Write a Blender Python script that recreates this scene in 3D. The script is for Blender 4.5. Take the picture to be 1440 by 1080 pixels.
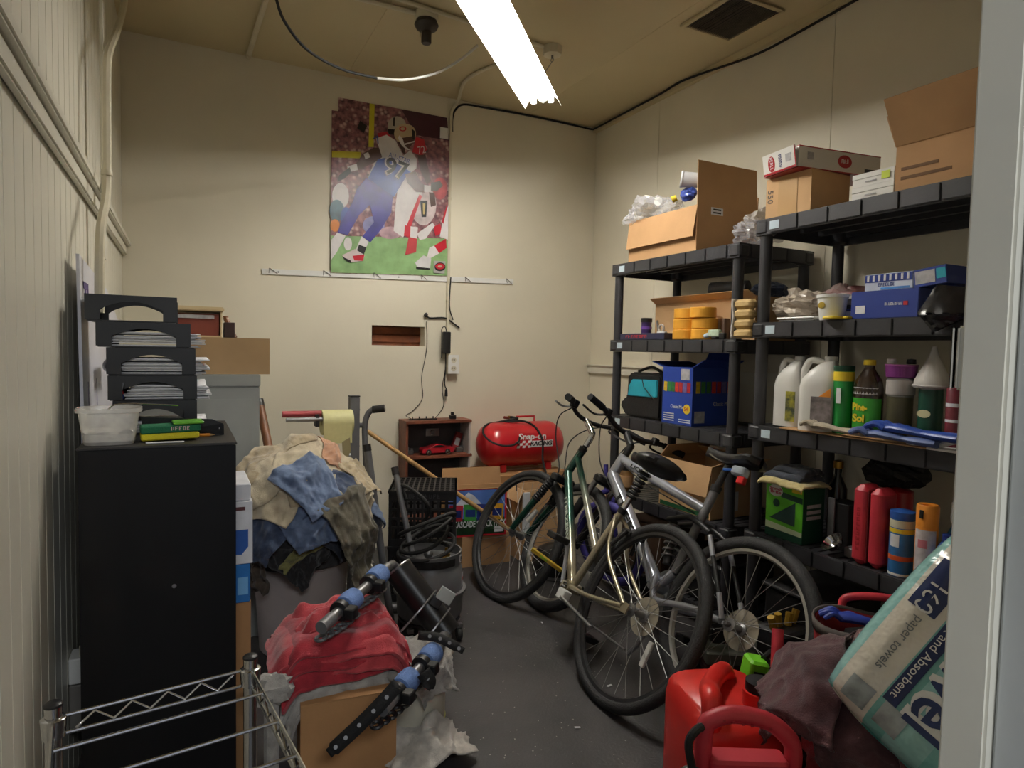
import bpy, bmesh, math, random
from mathutils import Vector as V, Matrix, noise as mnoise
from math import sin, cos, pi, radians as rad, atan2, sqrt

for o in list(bpy.data.objects): bpy.data.objects.remove(o)
scene = bpy.context.scene
COL = scene.collection
random.seed(7)

# ------------------------------------------------------------------ camera
F = 913.4; YAW, PITCH, ROLL, CAMH = rad(26.865), rad(2.964), rad(1.228), 1.25
FW = V((sin(YAW)*cos(PITCH), cos(YAW)*cos(PITCH), -sin(PITCH)))
RT0 = V((cos(YAW), -sin(YAW), 0)); UP0 = RT0.cross(FW)
RT = RT0*cos(ROLL) + UP0*sin(ROLL); UP = RT.cross(FW)
CAM = V((0, 0, CAMH))
cd = bpy.data.cameras.new('camera'); cam = bpy.data.objects.new('camera', cd); COL.objects.link(cam)
cd.sensor_width = 36; cd.lens = F/1440*36; cd.clip_start = 0.02
cam.matrix_world = Matrix(((RT.x, UP.x, -FW.x, 0), (RT.y, UP.y, -FW.y, 0), (RT.z, UP.z, -FW.z, CAMH), (0, 0, 0, 1)))
scene.camera = cam

# ------------------------------------------------------------------ light and exposure
scene.view_settings.view_transform = 'Standard'; scene.view_settings.look = 'None'
scene.view_settings.gamma = 1; scene.view_settings.use_curve_mapping = False
scene.view_settings.exposure = 0.42
w = bpy.data.worlds.new('world'); scene.world = w; w.use_nodes = True
w.node_tree.nodes['Background'].inputs[0].default_value = (0.80, 0.86, 1.0, 1)
w.node_tree.nodes['Background'].inputs[1].default_value = 0.30
def area_light(name, loc, target, size, sizey, power, col):
    l = bpy.data.lights.new(name, 'AREA'); l.shape = 'RECTANGLE'; l.size = size; l.size_y = sizey; l.energy = power; l.color = col
    o = bpy.data.objects.new(name, l); COL.objects.link(o); o.location = loc
    o.rotation_euler = (V(target)-V(loc)).to_track_quat('-Z', 'Y').to_euler(); return o
# ceiling lamp of the room behind the camera
area_light('next_room_lamp', (0.15, -1.6, 2.7), (0.25, -1.2, 0), 1.2, 0.5, 40, (0.93, 0.97, 1.0))

# ------------------------------------------------------------------ pixel helpers (1440 x 1080 frame)
def ray(px, py): return FW + RT*((px-720)/F) - UP*((py-540)/F)
def pZ(px, py, z): r = ray(px, py); return CAM + r*((z-CAMH)/r.z)
def pY(px, py, y): r = ray(px, py); return CAM + r*(y/r.y)
def pX(px, py, x): r = ray(px, py); return CAM + r*(x/r.x)
def pD(px, py, d): return CAM + ray(px, py)*d

# ------------------------------------------------------------------ materials
def lin(c): return tuple(((x/255)/12.92 if x/255 <= 0.04045 else ((x/255+0.055)/1.055)**2.4) for x in c)
MATS = {}
def mat(name, col, rough=0.6, metal=0.0, var=0.12, scale=8.0, bump=0.0, bscale=None, col2=None, emit=None, alpha=None, trans=0.0, coat=0.0, detail=4, spec=None, sheen=0.0):
    """procedural material: two tones mixed by noise, optional relief"""
    if name in MATS: return MATS[name]
    m = bpy.data.materials.new(name); m.use_nodes = True; nt = m.node_tree; b = nt.nodes['Principled BSDF']
    tc = nt.nodes.new('ShaderNodeTexCoord')
    nz = nt.nodes.new('ShaderNodeTexNoise'); nz.inputs['Scale'].default_value = scale; nz.inputs['Detail'].default_value = detail
    nt.links.new(tc.outputs['Object'], nz.inputs['Vector'])
    mx = nt.nodes.new('ShaderNodeMix'); mx.data_type = 'RGBA'
    c1 = lin(col); c2 = lin(col2) if col2 else tuple(x*(1-var*2) for x in c1)
    mx.inputs[6].default_value = (*c1, 1); mx.inputs[7].default_value = (*c2, 1)
    rp = nt.nodes.new('ShaderNodeMapRange'); rp.inputs[1].default_value = 0.35; rp.inputs[2].default_value = 0.7
    nt.links.new(nz.outputs['Fac'], rp.inputs[0]); nt.links.new(rp.outputs[0], mx.inputs[0])
    nt.links.new(mx.outputs[2], b.inputs['Base Color'])
    b.inputs['Roughness'].default_value = rough; b.inputs['Metallic'].default_value = metal
    if spec is not None: b.inputs['Specular IOR Level'].default_value = spec
    if sheen: b.inputs['Sheen Weight'].default_value = sheen
    if trans: b.inputs['Transmission Weight'].default_value = trans
    if coat: b.inputs['Coat Weight'].default_value = coat; b.inputs['Coat Roughness'].default_value = 0.1
    if alpha is not None: b.inputs['Alpha'].default_value = alpha
    if bump:
        n2 = nt.nodes.new('ShaderNodeTexNoise'); n2.inputs['Scale'].default_value = bscale or scale*6; n2.inputs['Detail'].default_value = 3
        nt.links.new(tc.outputs['Object'], n2.inputs['Vector'])
        bp = nt.nodes.new('ShaderNodeBump'); bp.inputs['Strength'].default_value = bump; bp.inputs['Distance'].default_value = 0.004
        nt.links.new(n2.outputs['Fac'], bp.inputs['Height']); nt.links.new(bp.outputs['Normal'], b.inputs['Normal'])
    if emit:
        b.inputs['Emission Color'].default_value = (*lin(emit[0]), 1); b.inputs['Emission Strength'].default_value = emit[1]
    MATS[name] = m; return m
PAINT = mat('cream_wall_paint', (230, 223, 202), 0.5, var=0.05, scale=1.6, bump=0.12, bscale=60)
BOARDP = mat('cream_board_paint', (228, 224, 208), 0.38, var=0.05, scale=2.5, bump=0.08, bscale=40)
CEILP = mat('cream_ceiling_paint', (208, 194, 156), 0.6, var=0.06, scale=1.2, bump=0.1, bscale=50)
PIPEP = mat('painted_pipe', (218, 210, 186), 0.4, var=0.06, scale=12)
WHITE = mat('white_plastic', (232, 232, 228), 0.4, var=0.04)
WPAPER = mat('white_paper', (226, 226, 230), 0.7, var=0.06, scale=30)
GPAPER = mat('grey_paper', (190, 188, 190), 0.75, var=0.18, scale=40)
BLACKP = mat('black_plastic', (26, 26, 28), 0.45, var=0.15, scale=14)
SHELFP = mat('black_shelf_resin', (52, 52, 56), 0.45, var=0.15, scale=9, bump=0.1, bscale=160)
BLACKM = mat('black_metal', (10, 10, 12), 0.42, var=0.1, scale=6, spec=0.3)
RUBBER = mat('black_rubber', (26, 26, 27), 0.75, var=0.2, scale=40, bump=0.3, bscale=220)
TYRE = mat('tyre_rubber', (40, 40, 42), 0.7, var=0.2, scale=60, bump=0.6, bscale=260)
STEEL = mat('grey_steel', (150, 150, 152), 0.35, 0.8, var=0.1)
GREYM = mat('grey_painted_steel', (112, 112, 114), 0.45, 0.2, var=0.12, scale=14)
CHROME = mat('chrome', (205, 205, 205), 0.16, 1.0, var=0.06)
SILVER = mat('silver_paint', (186, 190, 202), 0.28, 0.55, var=0.05, coat=0.5)
CARD = mat('cardboard', (190, 148, 104), 0.85, var=0.08, scale=5, bump=0.12, bscale=90)
CARD2 = mat('cardboard_pale', (208, 168, 122), 0.85, var=0.08, scale=6, bump=0.12, bscale=90)
CARD3 = mat('cardboard_tan', (172, 128, 84), 0.85, var=0.1, scale=5, bump=0.12, bscale=90)
TAPE = mat('packing_tape', (196, 158, 108), 0.3, var=0.05)
WOOD = mat('pine_wood', (188, 146, 92), 0.5, var=0.12, scale=18)
WOODD = mat('brown_wood', (120, 76, 46), 0.5, var=0.15, scale=20)
REDWOOD = mat('reddish_wood', (126, 72, 52), 0.5, var=0.18, scale=22)
RED = mat('red_paint', (190, 28, 38), 0.3, var=0.06, scale=4, coat=0.4)
REDP = mat('red_plastic', (205, 36, 36), 0.36, var=0.06, scale=6)
PINKR = mat('faded_red_plastic', (196, 52, 66), 0.45, var=0.08, scale=8)
YELLOW = mat('yellow_plastic', (236, 205, 50), 0.5, var=0.05)
GREEN = mat('green_print', (60, 160, 40), 0.5, var=0.05)
DGREEN = mat('dark_green_print', (14, 66, 46), 0.5, var=0.08)
BLUE = mat('blue_plastic', (44, 92, 172), 0.4, var=0.06)
NAVY = mat('navy_print', (26, 44, 112), 0.4, var=0.05)
TEAL = mat('teal_fabric', (38, 166, 186), 0.7, var=0.08)
ORANGE = mat('orange_plastic', (240, 150, 50), 0.45, var=0.05)
BRASS = mat('brass', (180, 140, 60), 0.35, 0.9, var=0.1)
def film(name, col, op, rough=0.12):
    """thin clear plastic: see-through with a glossy skin"""
    if name in MATS: return MATS[name]
    m = bpy.data.materials.new(name); m.use_nodes = True; nt = m.node_tree; b = nt.nodes['Principled BSDF']
    b.inputs['Base Color'].default_value = (*lin(col), 1); b.inputs['Roughness'].default_value = rough
    b.inputs['Specular IOR Level'].default_value = 0.9
    nz = nt.nodes.new('ShaderNodeTexNoise'); nz.inputs['Scale'].default_value = 22
    tc = nt.nodes.new('ShaderNodeTexCoord'); nt.links.new(tc.outputs['Object'], nz.inputs['Vector'])
    rp = nt.nodes.new('ShaderNodeMapRange'); rp.inputs[3].default_value = op*0.5; rp.inputs[4].default_value = min(1, op*1.5)
    nt.links.new(nz.outputs['Fac'], rp.inputs[0]); nt.links.new(rp.outputs[0], b.inputs['Alpha'])
    MATS[name] = m; return m
FILM = film('clear_plastic_film', (225, 225, 232), 0.34)
FILM2 = film('milky_plastic_film', (228, 224, 218), 0.55)

# ------------------------------------------------------------------ mesh builder
class MB:
    def __init__(s, M=None): s.v = []; s.f = []; s.m = []; s.M = M; s.cur = 0; s.smooth = True
    def mi(s, i): s.cur = i; return s
    def add(s, vs, fs):
        n = len(s.v); s.v += [V(p) for p in vs]
        for f in fs: s.f.append(tuple(i+n for i in f)); s.m.append(s.cur)
        return s
    def box(s, x0, x1, y0, y1, z0, z1, R=None):
        vs = [V((x, y, z)) for z in (z0, z1) for y in (y0, y1) for x in (x0, x1)]
        if R is not None: vs = [R @ p for p in vs]
        return s.add(vs, [(0, 2, 3, 1), (4, 5, 7, 6), (0, 1, 5, 4), (2, 6, 7, 3), (0, 4, 6, 2), (1, 3, 7, 5)])
    def rbox(s, x0, x1, y0, y1, z0, z1, r=0.01, n=3, R=None, rz=None):
        """box with rounded vertical edges and chamfered top and bottom"""
        r = min(r, (x1-x0)*.49, (y1-y0)*.49); c = rz if rz is not None else min(r*.5, (z1-z0)*.3)
        def ring(z, ins):
            out = []
            for cx, cy, a0 in ((x1-r, y1-r, 0), (x0+r, y1-r, pi/2), (x0+r, y0+r, pi), (x1-r, y0+r, 1.5*pi)):
                for k in range(n+1):
                    a = a0+pi/2*k/n; out.append(V((cx+(r-ins)*cos(a), cy+(r-ins)*sin(a), z)))
            return out
        rings = [ring(z0, min(c, r*.9)), ring(z0+c, 0), ring(z1-c, 0), ring(z1, min(c, r*.9))]
        L = len(rings[0]); vs = [p for q in rings for p in q]; fs = []
        for k in range(3):
            for i in range(L): j = (i+1) % L; fs.append((k*L+i, k*L+j, (k+1)*L+j, (k+1)*L+i))
        fs.append(tuple(reversed(range(L)))); fs.append(tuple(range(3*L, 4*L)))
        if R is not None: vs = [R @ p for p in vs]
        return s.add(vs, fs)
    def tube(s, pts, r, n=8, closed=False, caps=True, flat=1.0):
        pts = [V(p) for p in pts]; N = len(pts); rs = r if isinstance(r, (list, tuple)) else [r]*N
        vs = []; up = None
        for i in range(N):
            a = pts[i-1] if (i > 0 or closed) else pts[i]; b = pts[(i+1) % N] if (i < N-1 or closed) else pts[i]
            t = (b-a).normalized() if (b-a).length > 1e-9 else V((0, 0, 1))
            if up is None:
                up = V((0, 0, 1)) if abs(t.z) < .9 else V((1, 0, 0))
            x = t.cross(up)
            if x.length < 1e-6: x = t.orthogonal()
            x.normalize(); y = x.cross(t).normalized(); up = y
            for k in range(n): q = 2*pi*k/n; vs.append(pts[i]+(x*cos(q)+y*sin(q)*flat)*rs[i])
        fs = []
        for i in range(N if closed else N-1):
            for k in range(n):
                k2 = (k+1) % n; j = (i+1) % N
                fs.append((i*n+k, i*n+k2, j*n+k2, j*n+k))
        if caps and not closed: fs.append(tuple(reversed(range(n)))); fs.append(tuple((N-1)*n+k for k in range(n)))
        return s.add(vs, fs)
    def lathe(s, prof, c=(0, 0, 0), n=24, ax=None, sx=1, sy=1, a0=0, a1=2*pi, cap=True):
        """profile of (radius, height) spun about an axis through c"""
        c = V(c); Q = Matrix.Identity(3) if ax is None else V(ax).normalized().to_track_quat('Z', 'Y').to_matrix()
        full = abs(a1-a0-2*pi) < 1e-6; m = n if full else n+1
        vs = [c+Q @ V((r*cos(a0+(a1-a0)*k/n)*sx, r*sin(a0+(a1-a0)*k/n)*sy, z)) for r, z in prof for k in range(m)]
        fs = []
        for i in range(len(prof)-1):
            for k in range(n):
                k2 = (k+1) % m
                fs.append((i*m+k, i*m+k2, (i+1)*m+k2, (i+1)*m+k))
        if prof[0] == prof[-1]: cap = False
        if full and cap and prof[0][0] > 1e-6: fs.append(tuple(reversed(range(m))))
        if full and cap and prof[-1][0] > 1e-6: fs.append(tuple((len(prof)-1)*m+k for k in range(m)))
        return s.add(vs, fs)
    def torus(s, c, R, r, ax=(0, 0, 1), n=40, m=10, sq=1.0):
        c = V(c); Q = V(ax).normalized().to_track_quat('Z', 'Y').to_matrix(); vs = []; fs = []
        for i in range(n):
            a = 2*pi*i/n
            for k in range(m):
                b = 2*pi*k/m; vs.append(c+Q @ V(((R+r*cos(b))*cos(a), (R+r*cos(b))*sin(a), r*sq*sin(b))))
        for i in range(n):
            for k in range(m): fs.append((i*m+k, ((i+1) % n)*m+k, ((i+1) % n)*m+(k+1) % m, i*m+(k+1) % m))
        return s.add(vs, fs)
    def poly(s, pts, nrm=None, t=0.0):
        """flat polygon, extruded by t against its normal"""
        pts = [V(p) for p in pts]; n = len(pts)
        if not t: return s.add(pts, [tuple(range(n))])
        d = V(nrm).normalized()*t
        return s.add(pts+[p-d for p in pts], [tuple(range(n)), tuple(reversed(range(n, 2*n)))]+[(i, n+i, n+(i+1) % n, (i+1) % n) for i in range(n)])
    def grid(s, fn, nu, nv):
        vs = [V(fn(i/nu, j/nv)) for j in range(nv+1) for i in range(nu+1)]
        return s.add(vs, [(j*(nu+1)+i, j*(nu+1)+i+1, (j+1)*(nu+1)+i+1, (j+1)*(nu+1)+i) for j in range(nv) for i in range(nu)])
    def ball(s, c, r, n=12, sx=1, sy=1, sz=1, nz=0, seed=0, freq=4):
        c = V(c); vs = []; m = max(6, n//2+2)
        for j in range(m+1):
            th = pi*j/m
            for k in range(n):
                d = V((sin(th)*cos(2*pi*k/n), sin(th)*sin(2*pi*k/n), cos(th)))
                q = 1+nz*mnoise.noise(d*freq+V((seed*7.3, seed, 0))); vs.append(c+V((d.x*sx, d.y*sy, d.z*sz))*r*q)
        fs = [(j*n+k, j*n+(k+1) % n, (j+1)*n+(k+1) % n, (j+1)*n+k) for j in range(m) for k in range(n)]
        return s.add(vs, fs)
    def build(s, name, mats, parent=None, label=None, smooth=None, ang=40, solid=0.0, bevel=0.0, subd=0, shared=None):
        vs = [s.M @ p for p in s.v] if s.M is not None else s.v
        lo = V([min(p[i] for p in vs) for i in range(3)]); hi = V([max(p[i] for p in vs) for i in range(3)])
        org = V(((lo.x+hi.x)/2, (lo.y+hi.y)/2, lo.z))
        me = bpy.data.meshes.new(name); me.from_pydata([p-org for p in vs], [], s.f)
        if not isinstance(mats, (list, tuple)): mats = [mats]
        for m in mats: me.materials.append(m)
        for p, k in zip(me.polygons, s.m): p.material_index = min(k, len(mats)-1)
        bm = bmesh.new(); bm.from_mesh(me); bmesh.ops.remove_doubles(bm, verts=bm.verts, dist=1e-6); bmesh.ops.recalc_face_normals(bm, faces=bm.faces)
        if bevel: bmesh.ops.bevel(bm, geom=[e for e in bm.edges if e.is_manifold and e.calc_face_angle(0) > .5], offset=bevel, segments=2, affect='EDGES', clamp_overlap=True)
        bm.to_mesh(me); bm.free()
        if smooth is None: smooth = s.smooth
        if smooth:
            me.polygons.foreach_set('use_smooth', [True]*len(me.polygons))
            try: me.set_sharp_from_angle(angle=rad(ang))
            except Exception: pass
        o = bpy.data.objects.new(name, me); COL.objects.link(o)
        put(o, org, parent)
        if label: o['label'] = label
        if solid: md = o.modifiers.new('thickness', 'SOLIDIFY'); md.thickness = solid; md.offset = -1
        if subd: md = o.modifiers.new('soft', 'SUBSURF'); md.levels = subd; md.render_levels = subd
        return o
ORG = {}
def put(o, org, parent):
    if parent is not None:
        o.parent = parent; o.location = org-ORG[parent.name]
    else: o.location = org
    ORG[o.name] = V(org)
def tag(o, label, cat, group=None):
    o['label'] = label; o['category'] = cat
    if group: o['group'] = group
    return o
def thing(name, label, cat, loc, group=None):
    o = bpy.data.objects.new(name, None); o.empty_display_size = 0.05; COL.objects.link(o); o.location = V(loc); ORG[o.name] = V(loc)
    return tag(o, label, cat, group)
def struct(o): o['kind'] = 'structure'; return o
def copy_tree(o, delta, label=None, parent=None):
    c = o.copy(); COL.objects.link(c); c.parent = parent
    if parent is None: c.location = o.location+V(delta)
    if label: c['label'] = label
    for ch in [k for k in bpy.data.objects if k.parent == o]: copy_tree(ch, (0, 0, 0), None, c)
    return c
def text(s, org, xd, yd, h, m, parent, w=None, name='lettering', ext=0.0004, bold=0.0, shear=0, sp=1.0, align='LEFT'):
    """lettering laid on a face: org is the baseline start, xd reading direction, yd up"""
    cu = bpy.data.curves.new(name, 'FONT'); cu.body = s; cu.size = 1; cu.extrude = ext/max(h, 1e-3); cu.offset = bold; cu.shear = shear; cu.space_character = sp
    cu.materials.append(m); cu.resolution_u = 3; cu.align_x = align
    o = bpy.data.objects.new(name, cu); COL.objects.link(o)
    x = V(xd).normalized(); y = V(yd); y = (y-x*y.dot(x)).normalized(); z = x.cross(y)
    k = h/0.70
    bpy.context.view_layer.update(); wd = o.dimensions.x
    kx = (w/wd) if w and wd > 1e-6 else k
    org = V(org); base = ORG[parent.name] if parent is not None else V((0, 0, 0)); p = org-base
    o.matrix_local = Matrix(((x.x*kx, y.x*k, z.x*k, p.x), (x.y*kx, y.y*k, z.y*k, p.y), (x.z*kx, y.z*k, z.z*k, p.z), (0, 0, 0, 1)))
    me = bpy.data.meshes.new_from_object(o.evaluated_get(bpy.context.evaluated_depsgraph_get())); ml = o.matrix_local.copy()
    bpy.data.objects.remove(o); bpy.data.curves.remove(cu); o = bpy.data.objects.new(name, me); COL.objects.link(o); o.matrix_local = ml
    if parent is not None: o.parent = parent
    return o
def marks(org, xd, yd, h, w, m, parent, n=7, seed=1, lift=.0006):
    """row of small strokes: print too small or worn to read"""
    r = random.Random(seed); M = frame(org, xd, yd); b = MB(M); st = w/n
    for i in range(n):
        x = i*st; b.box(x+st*.08, x+st*.30, 0, h, 0, lift)
        if r.random() < .7: b.box(x+st*.30, x+st*.78, h*.82, h, 0, lift)
        if r.random() < .6: b.box(x+st*.30, x+st*.70, 0, h*.18, 0, lift)
        if r.random() < .5: b.box(x+st*.58, x+st*.80, h*.18, h*.82, 0, lift)
        else: b.box(x+st*.30, x+st*.62, h*.42, h*.58, 0, lift)
    return b.build('lettering', m, parent, smooth=False)
def RZ(a, c=(0, 0, 0)): return Matrix.Translation(V(c)) @ Matrix.Rotation(a, 4, 'Z') @ Matrix.Translation(-V(c))
def frame(o, x, y):
    """matrix with origin o, x axis, y axis orthogonalised, z = x cross y"""
    x = V(x).normalized(); y = V(y); y = (y-x*y.dot(x)).normalized(); z = x.cross(y); o = V(o)
    return Matrix(((x.x, y.x, z.x, o.x), (x.y, y.y, z.y, o.y), (x.z, y.z, z.z, o.z), (0, 0, 0, 1)))
def arc(pts, n=8):
    """smooth path (Catmull-Rom) through points"""
    P = [V(p) for p in pts]; P = [P[0]*2-P[1]]+P+[P[-1]*2-P[-2]]; out = []
    for i in range(1, len(P)-2):
        for k in range(n):
            t = k/n; a, b, c, d = P[i-1], P[i], P[i+1], P[i+2]
            out.append(0.5*((2*b)+(c-a)*t+(2*a-5*b+4*c-d)*t*t+(3*b-a-3*c+d)*t**3))
    return out+[P[-2]]
def carton(name, label, x0, x1, y0, y1, z0, z1, m=CARD, R=None, flaps=(), cat='box', group=None, th=0.005, closed=False, tape=None):
    """cardboard box; flaps = (side, tilt from upright in degrees outward, length); closed boxes get a lid in two leaves"""
    R = R or Matrix.Identity(4)
    t = thing(name, label, cat, R @ V(((x0+x1)/2, (y0+y1)/2, z0)), group)
    b = MB(R)
    b.box(x0, x1, y0, y1, z0, z0+th); b.box(x0, x0+th, y0, y1, z0+th, z1); b.box(x1-th, x1, y0, y1, z0+th, z1)
    b.box(x0+th, x1-th, y0, y0+th, z0+th, z1); b.box(x0+th, x1-th, y1-th, y1, z0+th, z1)
    b.build('body', m, t, smooth=False)
    if closed:
        my = (y0+y1)/2
        for a, c in ((y0, my-.0015), (my+.0015, y1)): MB(R).box(x0, x1, a, c, z1+.0002, z1+th).build('top_flap', m, t, smooth=False)
        if tape:
            q = MB(R); q.box(x0-.0006, x1+.0006, my-.025, my+.025, z1+th+.0002, z1+th+.0008)
            q.box(x0-.0008, x0-.0002, my-.025, my+.025, z1-.07, z1+th); q.build('packing_tape', TAPE, t, smooth=False)
    for side, ang, ln in flaps:
        a = rad(ang); f = MB(R); u, z = ln*sin(a), ln*cos(a)
        if side in 'lr':   # l: x0 side, r: x1 side
            sg = -1 if side == 'l' else 1; xx = x0 if side == 'l' else x1
            pts = [(xx, y0, z1), (xx, y1, z1), (xx+sg*u, y1-.006, z1+z), (xx+sg*u, y0+.006, z1+z)]
        else:              # n: y0 side (near), f: y1 side (far)
            sg = -1 if side == 'n' else 1; yy = y0 if side == 'n' else y1
            pts = [(x0, yy, z1), (x1, yy, z1), (x1-.006, yy+sg*u, z1+z), (x0+.006, yy+sg*u, z1+z)]
        p = [V(q) for q in pts]; nn = (p[1]-p[0]).cross(p[3]-p[0])
        f.poly(p, nn, 0.004); f.build('flap', m, t, smooth=False)
    return t
def facebox(xl, xm, xr, ytop, x0, zb, zt=None):
    """box standing with its -X face at x0: pixel columns of far edge, near edge and the end of the -Y face; pixel row of the top at the near edge"""
    a = pX(xm, ytop, x0); y0 = a.y; y1 = pX(xl, ytop, x0).y; x1 = pY(xr, ytop, y0).x
    return x0, x1, y0, y1, zb, (zt if zt is not None else a.z)
# ------------------------------------------------------------------ room shell
XL, XR, YB, CZ = -0.281, 2.63, 3.948, 2.838
FLOORM = mat('dark_floor_coating', (66, 63, 64), 0.5, var=0.22, scale=3.5, bump=0.25, bscale=120, col2=(44, 43, 45))
fl = struct(MB().box(-1.6, 4.2, -2.6, 4.2, -0.08, 0).build('floor', FLOORM, smooth=False))
ce = struct(MB().box(XL-.15, XR+.15, 0.26, YB+.15, CZ+.012, CZ+.1).build('ceiling', CEILP, smooth=False))
xs = [XL, 0.86, 2.08, XR]
for a, b in zip(xs, xs[1:]):
    MB().box(a+.001, b-.001, 0.27, YB-.001, CZ, CZ+.0118).build('ceiling_panel', CEILP, ce, smooth=False)
# back wall with the opening cut into it
a = pY(523, 457, YB); b = pY(597, 487, YB); hx0, hx1, hz1, hz0 = a.x, b.x, a.z, b.z
m = MB(); m.box(XL-.15, hx0, YB, YB+.1, 0, CZ+.1); m.box(hx1, XR+.15, YB, YB+.1, 0, CZ+.1); m.box(hx0, hx1, YB, YB+.1, 0, hz0); m.box(hx0, hx1, YB, YB+.1, hz1, CZ+.1)
wb = struct(m.build('wall_back', PAINT, smooth=False))
m = MB(); m.box(hx0-.05, hx1+.05, YB+.1, YB+.14, hz0-.05, hz1+.05); m.build('exposed_lath_board', mat('raw_brown_wood', (128, 70, 36), 0.7, var=0.25, scale=14, col2=(92, 46, 24)), wb, label='raw brown wood inside the wall opening', smooth=False)
for z in (hz0+.045, hz0+.095): MB().box(hx0+.001, hx1-.001, YB+.085, YB+.0995, z-.02, z+.018).build('lath', MATS['raw_brown_wood'], wb, smooth=False)
# right wall in sheets with open joints
wr = struct(MB().box(XR+.012, XR+.12, 0.11, YB+.1, 0, CZ+.1).build('wall_right', PAINT, smooth=False))
y1 = pX(925, 240, XR).y; y2 = pX(1171, 120, XR).y
for a, b in ((.27, .27+(y2-.27)*.5), (.27+(y2-.27)*.5, y2), (y2, y1), (y1, YB)):
    MB().box(XR, XR+.0118, a+.0015, b-.0015, 0, CZ-.001).build('wall_panel', PAINT, wr, smooth=False)
zr = pX(836, 519, XR).z
m = MB(); m.box(XR-.022, XR-.0005, 0.3, YB-.001, zr-.03, zr+.022); m.box(XR-.034, XR-.0005, 0.3, YB-.001, zr+.0225, zr+.034)
struct(m.build('trim_2', BOARDP, bevel=.004))
m = MB(); m.box(XR-.03, XR-.0005, 0.3, YB-.002, CZ-.035, CZ-.0005); struct(m.build('trim_3', CEILP, smooth=False))
# left wall of beaded boards, above and below the rail
wl = struct(MB().box(XL-.12, XL-.012, 0.11, YB+.1, 0, CZ+.1).build('wall_left', BOARDP, smooth=False))
ZR = pX(144, 270, XL+.03).z
pw = 0.0865; proto = {}
def plank(y, z0, z1, key, wr_):
    if key not in proto:
        m = MB(); m.box(XL-.0118, XL, y+.0014, y+pw-.0014, z0, z1); m.box(XL-.0118, XL-.003, y+.0003, y+pw-.0003, z0, z1)
        proto[key] = (m.build('plank', BOARDP, wl, bevel=.0012), y); return
    o, y0 = proto[key]; c = o.copy(); COL.objects.link(c); c.location.y += y-y0
n = int((YB-.30)/pw)
for i in range(n):
    plank(YB-.003-pw*(i+1), 0, ZR-.05, 'low', wl); plank(YB-.003-pw*(i+1), ZR, CZ-.001, 'up', wl)
m = MB(); m.box(XL+.0015, XL+.022, 0.28, YB-.001, ZR-.075, ZR-.0305); m.box(XL+.0015, XL+.040, 0.28, YB-.001, ZR-.030, ZR-.002)
struct(m.build('trim_1', BOARDP, bevel=.005))
yp = pX(136, 200, XL+.03).y
struct(MB().box(XL+.0412, XL+.052, yp-.02, yp+.03, 1.52, CZ-.002).build('trim_4', BOARDP, bevel=.004))
# doorway wall around the camera
JX = 0.494
m = MB(); m.box(JX, XR+.1, 0.13, 0.258, 0, CZ); m.box(XL-.1, -.26, 0.13, 0.258, 0, CZ); m.box(-.26, JX, 0.13, 0.258, 2.1, CZ)
struct(m.build('wall_front', PAINT, smooth=False))
JAMB = mat('grey_white_door_paint', (196, 198, 194), 0.4, var=0.06, scale=5, bump=0.1, bscale=40)
m = MB(); m.box(JX-.006, JX-.0005, 0.05, 0.232, 0, 2.1); m.box(JX-.006, JX+.07, 0.03, 0.1295, 0, 2.16); struct(m.build('trim_5', JAMB, bevel=.002))
m = MB(); m.box(JX-.014, JX-.0005, 0.2325, 0.262, 0, 2.1); struct(m.build('trim_6', BOARDP, bevel=.002))
m = MB(); m.box(-.2598, -.25, 0.12, 0.262, 0, 2.1); struct(m.build('trim_7', JAMB, bevel=.002))
# latch guard on the jamb edge
t = thing('latch_guard', 'cream painted metal latch guard screwed to the edge of the door frame', 'latch', (JX-.01, .27, 1.2))
a = pY(1350, 458, .264); b = pY(1378, 548, .264)
z1, z0 = a.z, b.z
m = MB(); m.box(a.x, JX+.01, .2625, .266, z0, z1); m.box(a.x, a.x+.003, .2665, .270, z0, z1); m.build('plate', BOARDP, t, bevel=.0015)
for z in (z0+.008, (z0+z1)/2, z1-.008): MB().lathe([(.0032, 0), (.0026, .0016), (0, .002)], (JX-.003, .2663, z), 10, ax=(0, 1, 0)).build('screw', STEEL, t)

# ------------------------------------------------------------------ fluorescent fixture
FZ = 2.53
e0 = (pZ(738, 152, FZ)+pZ(790, 150, FZ))/2; e1 = (pZ(640, 0, FZ)+pZ(718, 0, FZ))/2
fd = (e1-e0).normalized(); wid = (pZ(790, 150, FZ)-pZ(738, 152, FZ)).length
fs_ = V((-fd.y, fd.x, 0)); L = 1.24; W = wid/2
FM = frame(e0, fd, fs_)
if FM.col[2].z < 0: FM = frame(e0, fd, -fs_)
t = thing('fluorescent_light', 'hanging two-tube fluorescent shop light with white reflector', 'light', e0+V((0, 0, .0)))
REFL = mat('white_reflector_enamel', (238, 238, 236), 0.35, var=0.02)
m = MB(FM)
pr_ = [(-W, 0.0), (-W*.80, .035), (-W*.45, .060), (-W*.16, .030), (0, .022), (W*.16, .030), (W*.45, .060), (W*.80, .035), (W, 0.0)]
N = len(pr_)
m.add([(x, y, z) for x in (0, L) for y, z in pr_], [(i, i+1, N+i+1, N+i) for i in range(N-1)]); m.build('reflector', REFL, t, solid=.0015, smooth=False)
MB(FM).box(0.03, L-.03, -.045, .045, .0625, .10).build('ballast_housing', REFL, t, bevel=.004)
TUBE = mat('lit_tube', (255, 255, 255), 0.4, var=0.0, emit=((255, 250, 240), 92.0))
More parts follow.
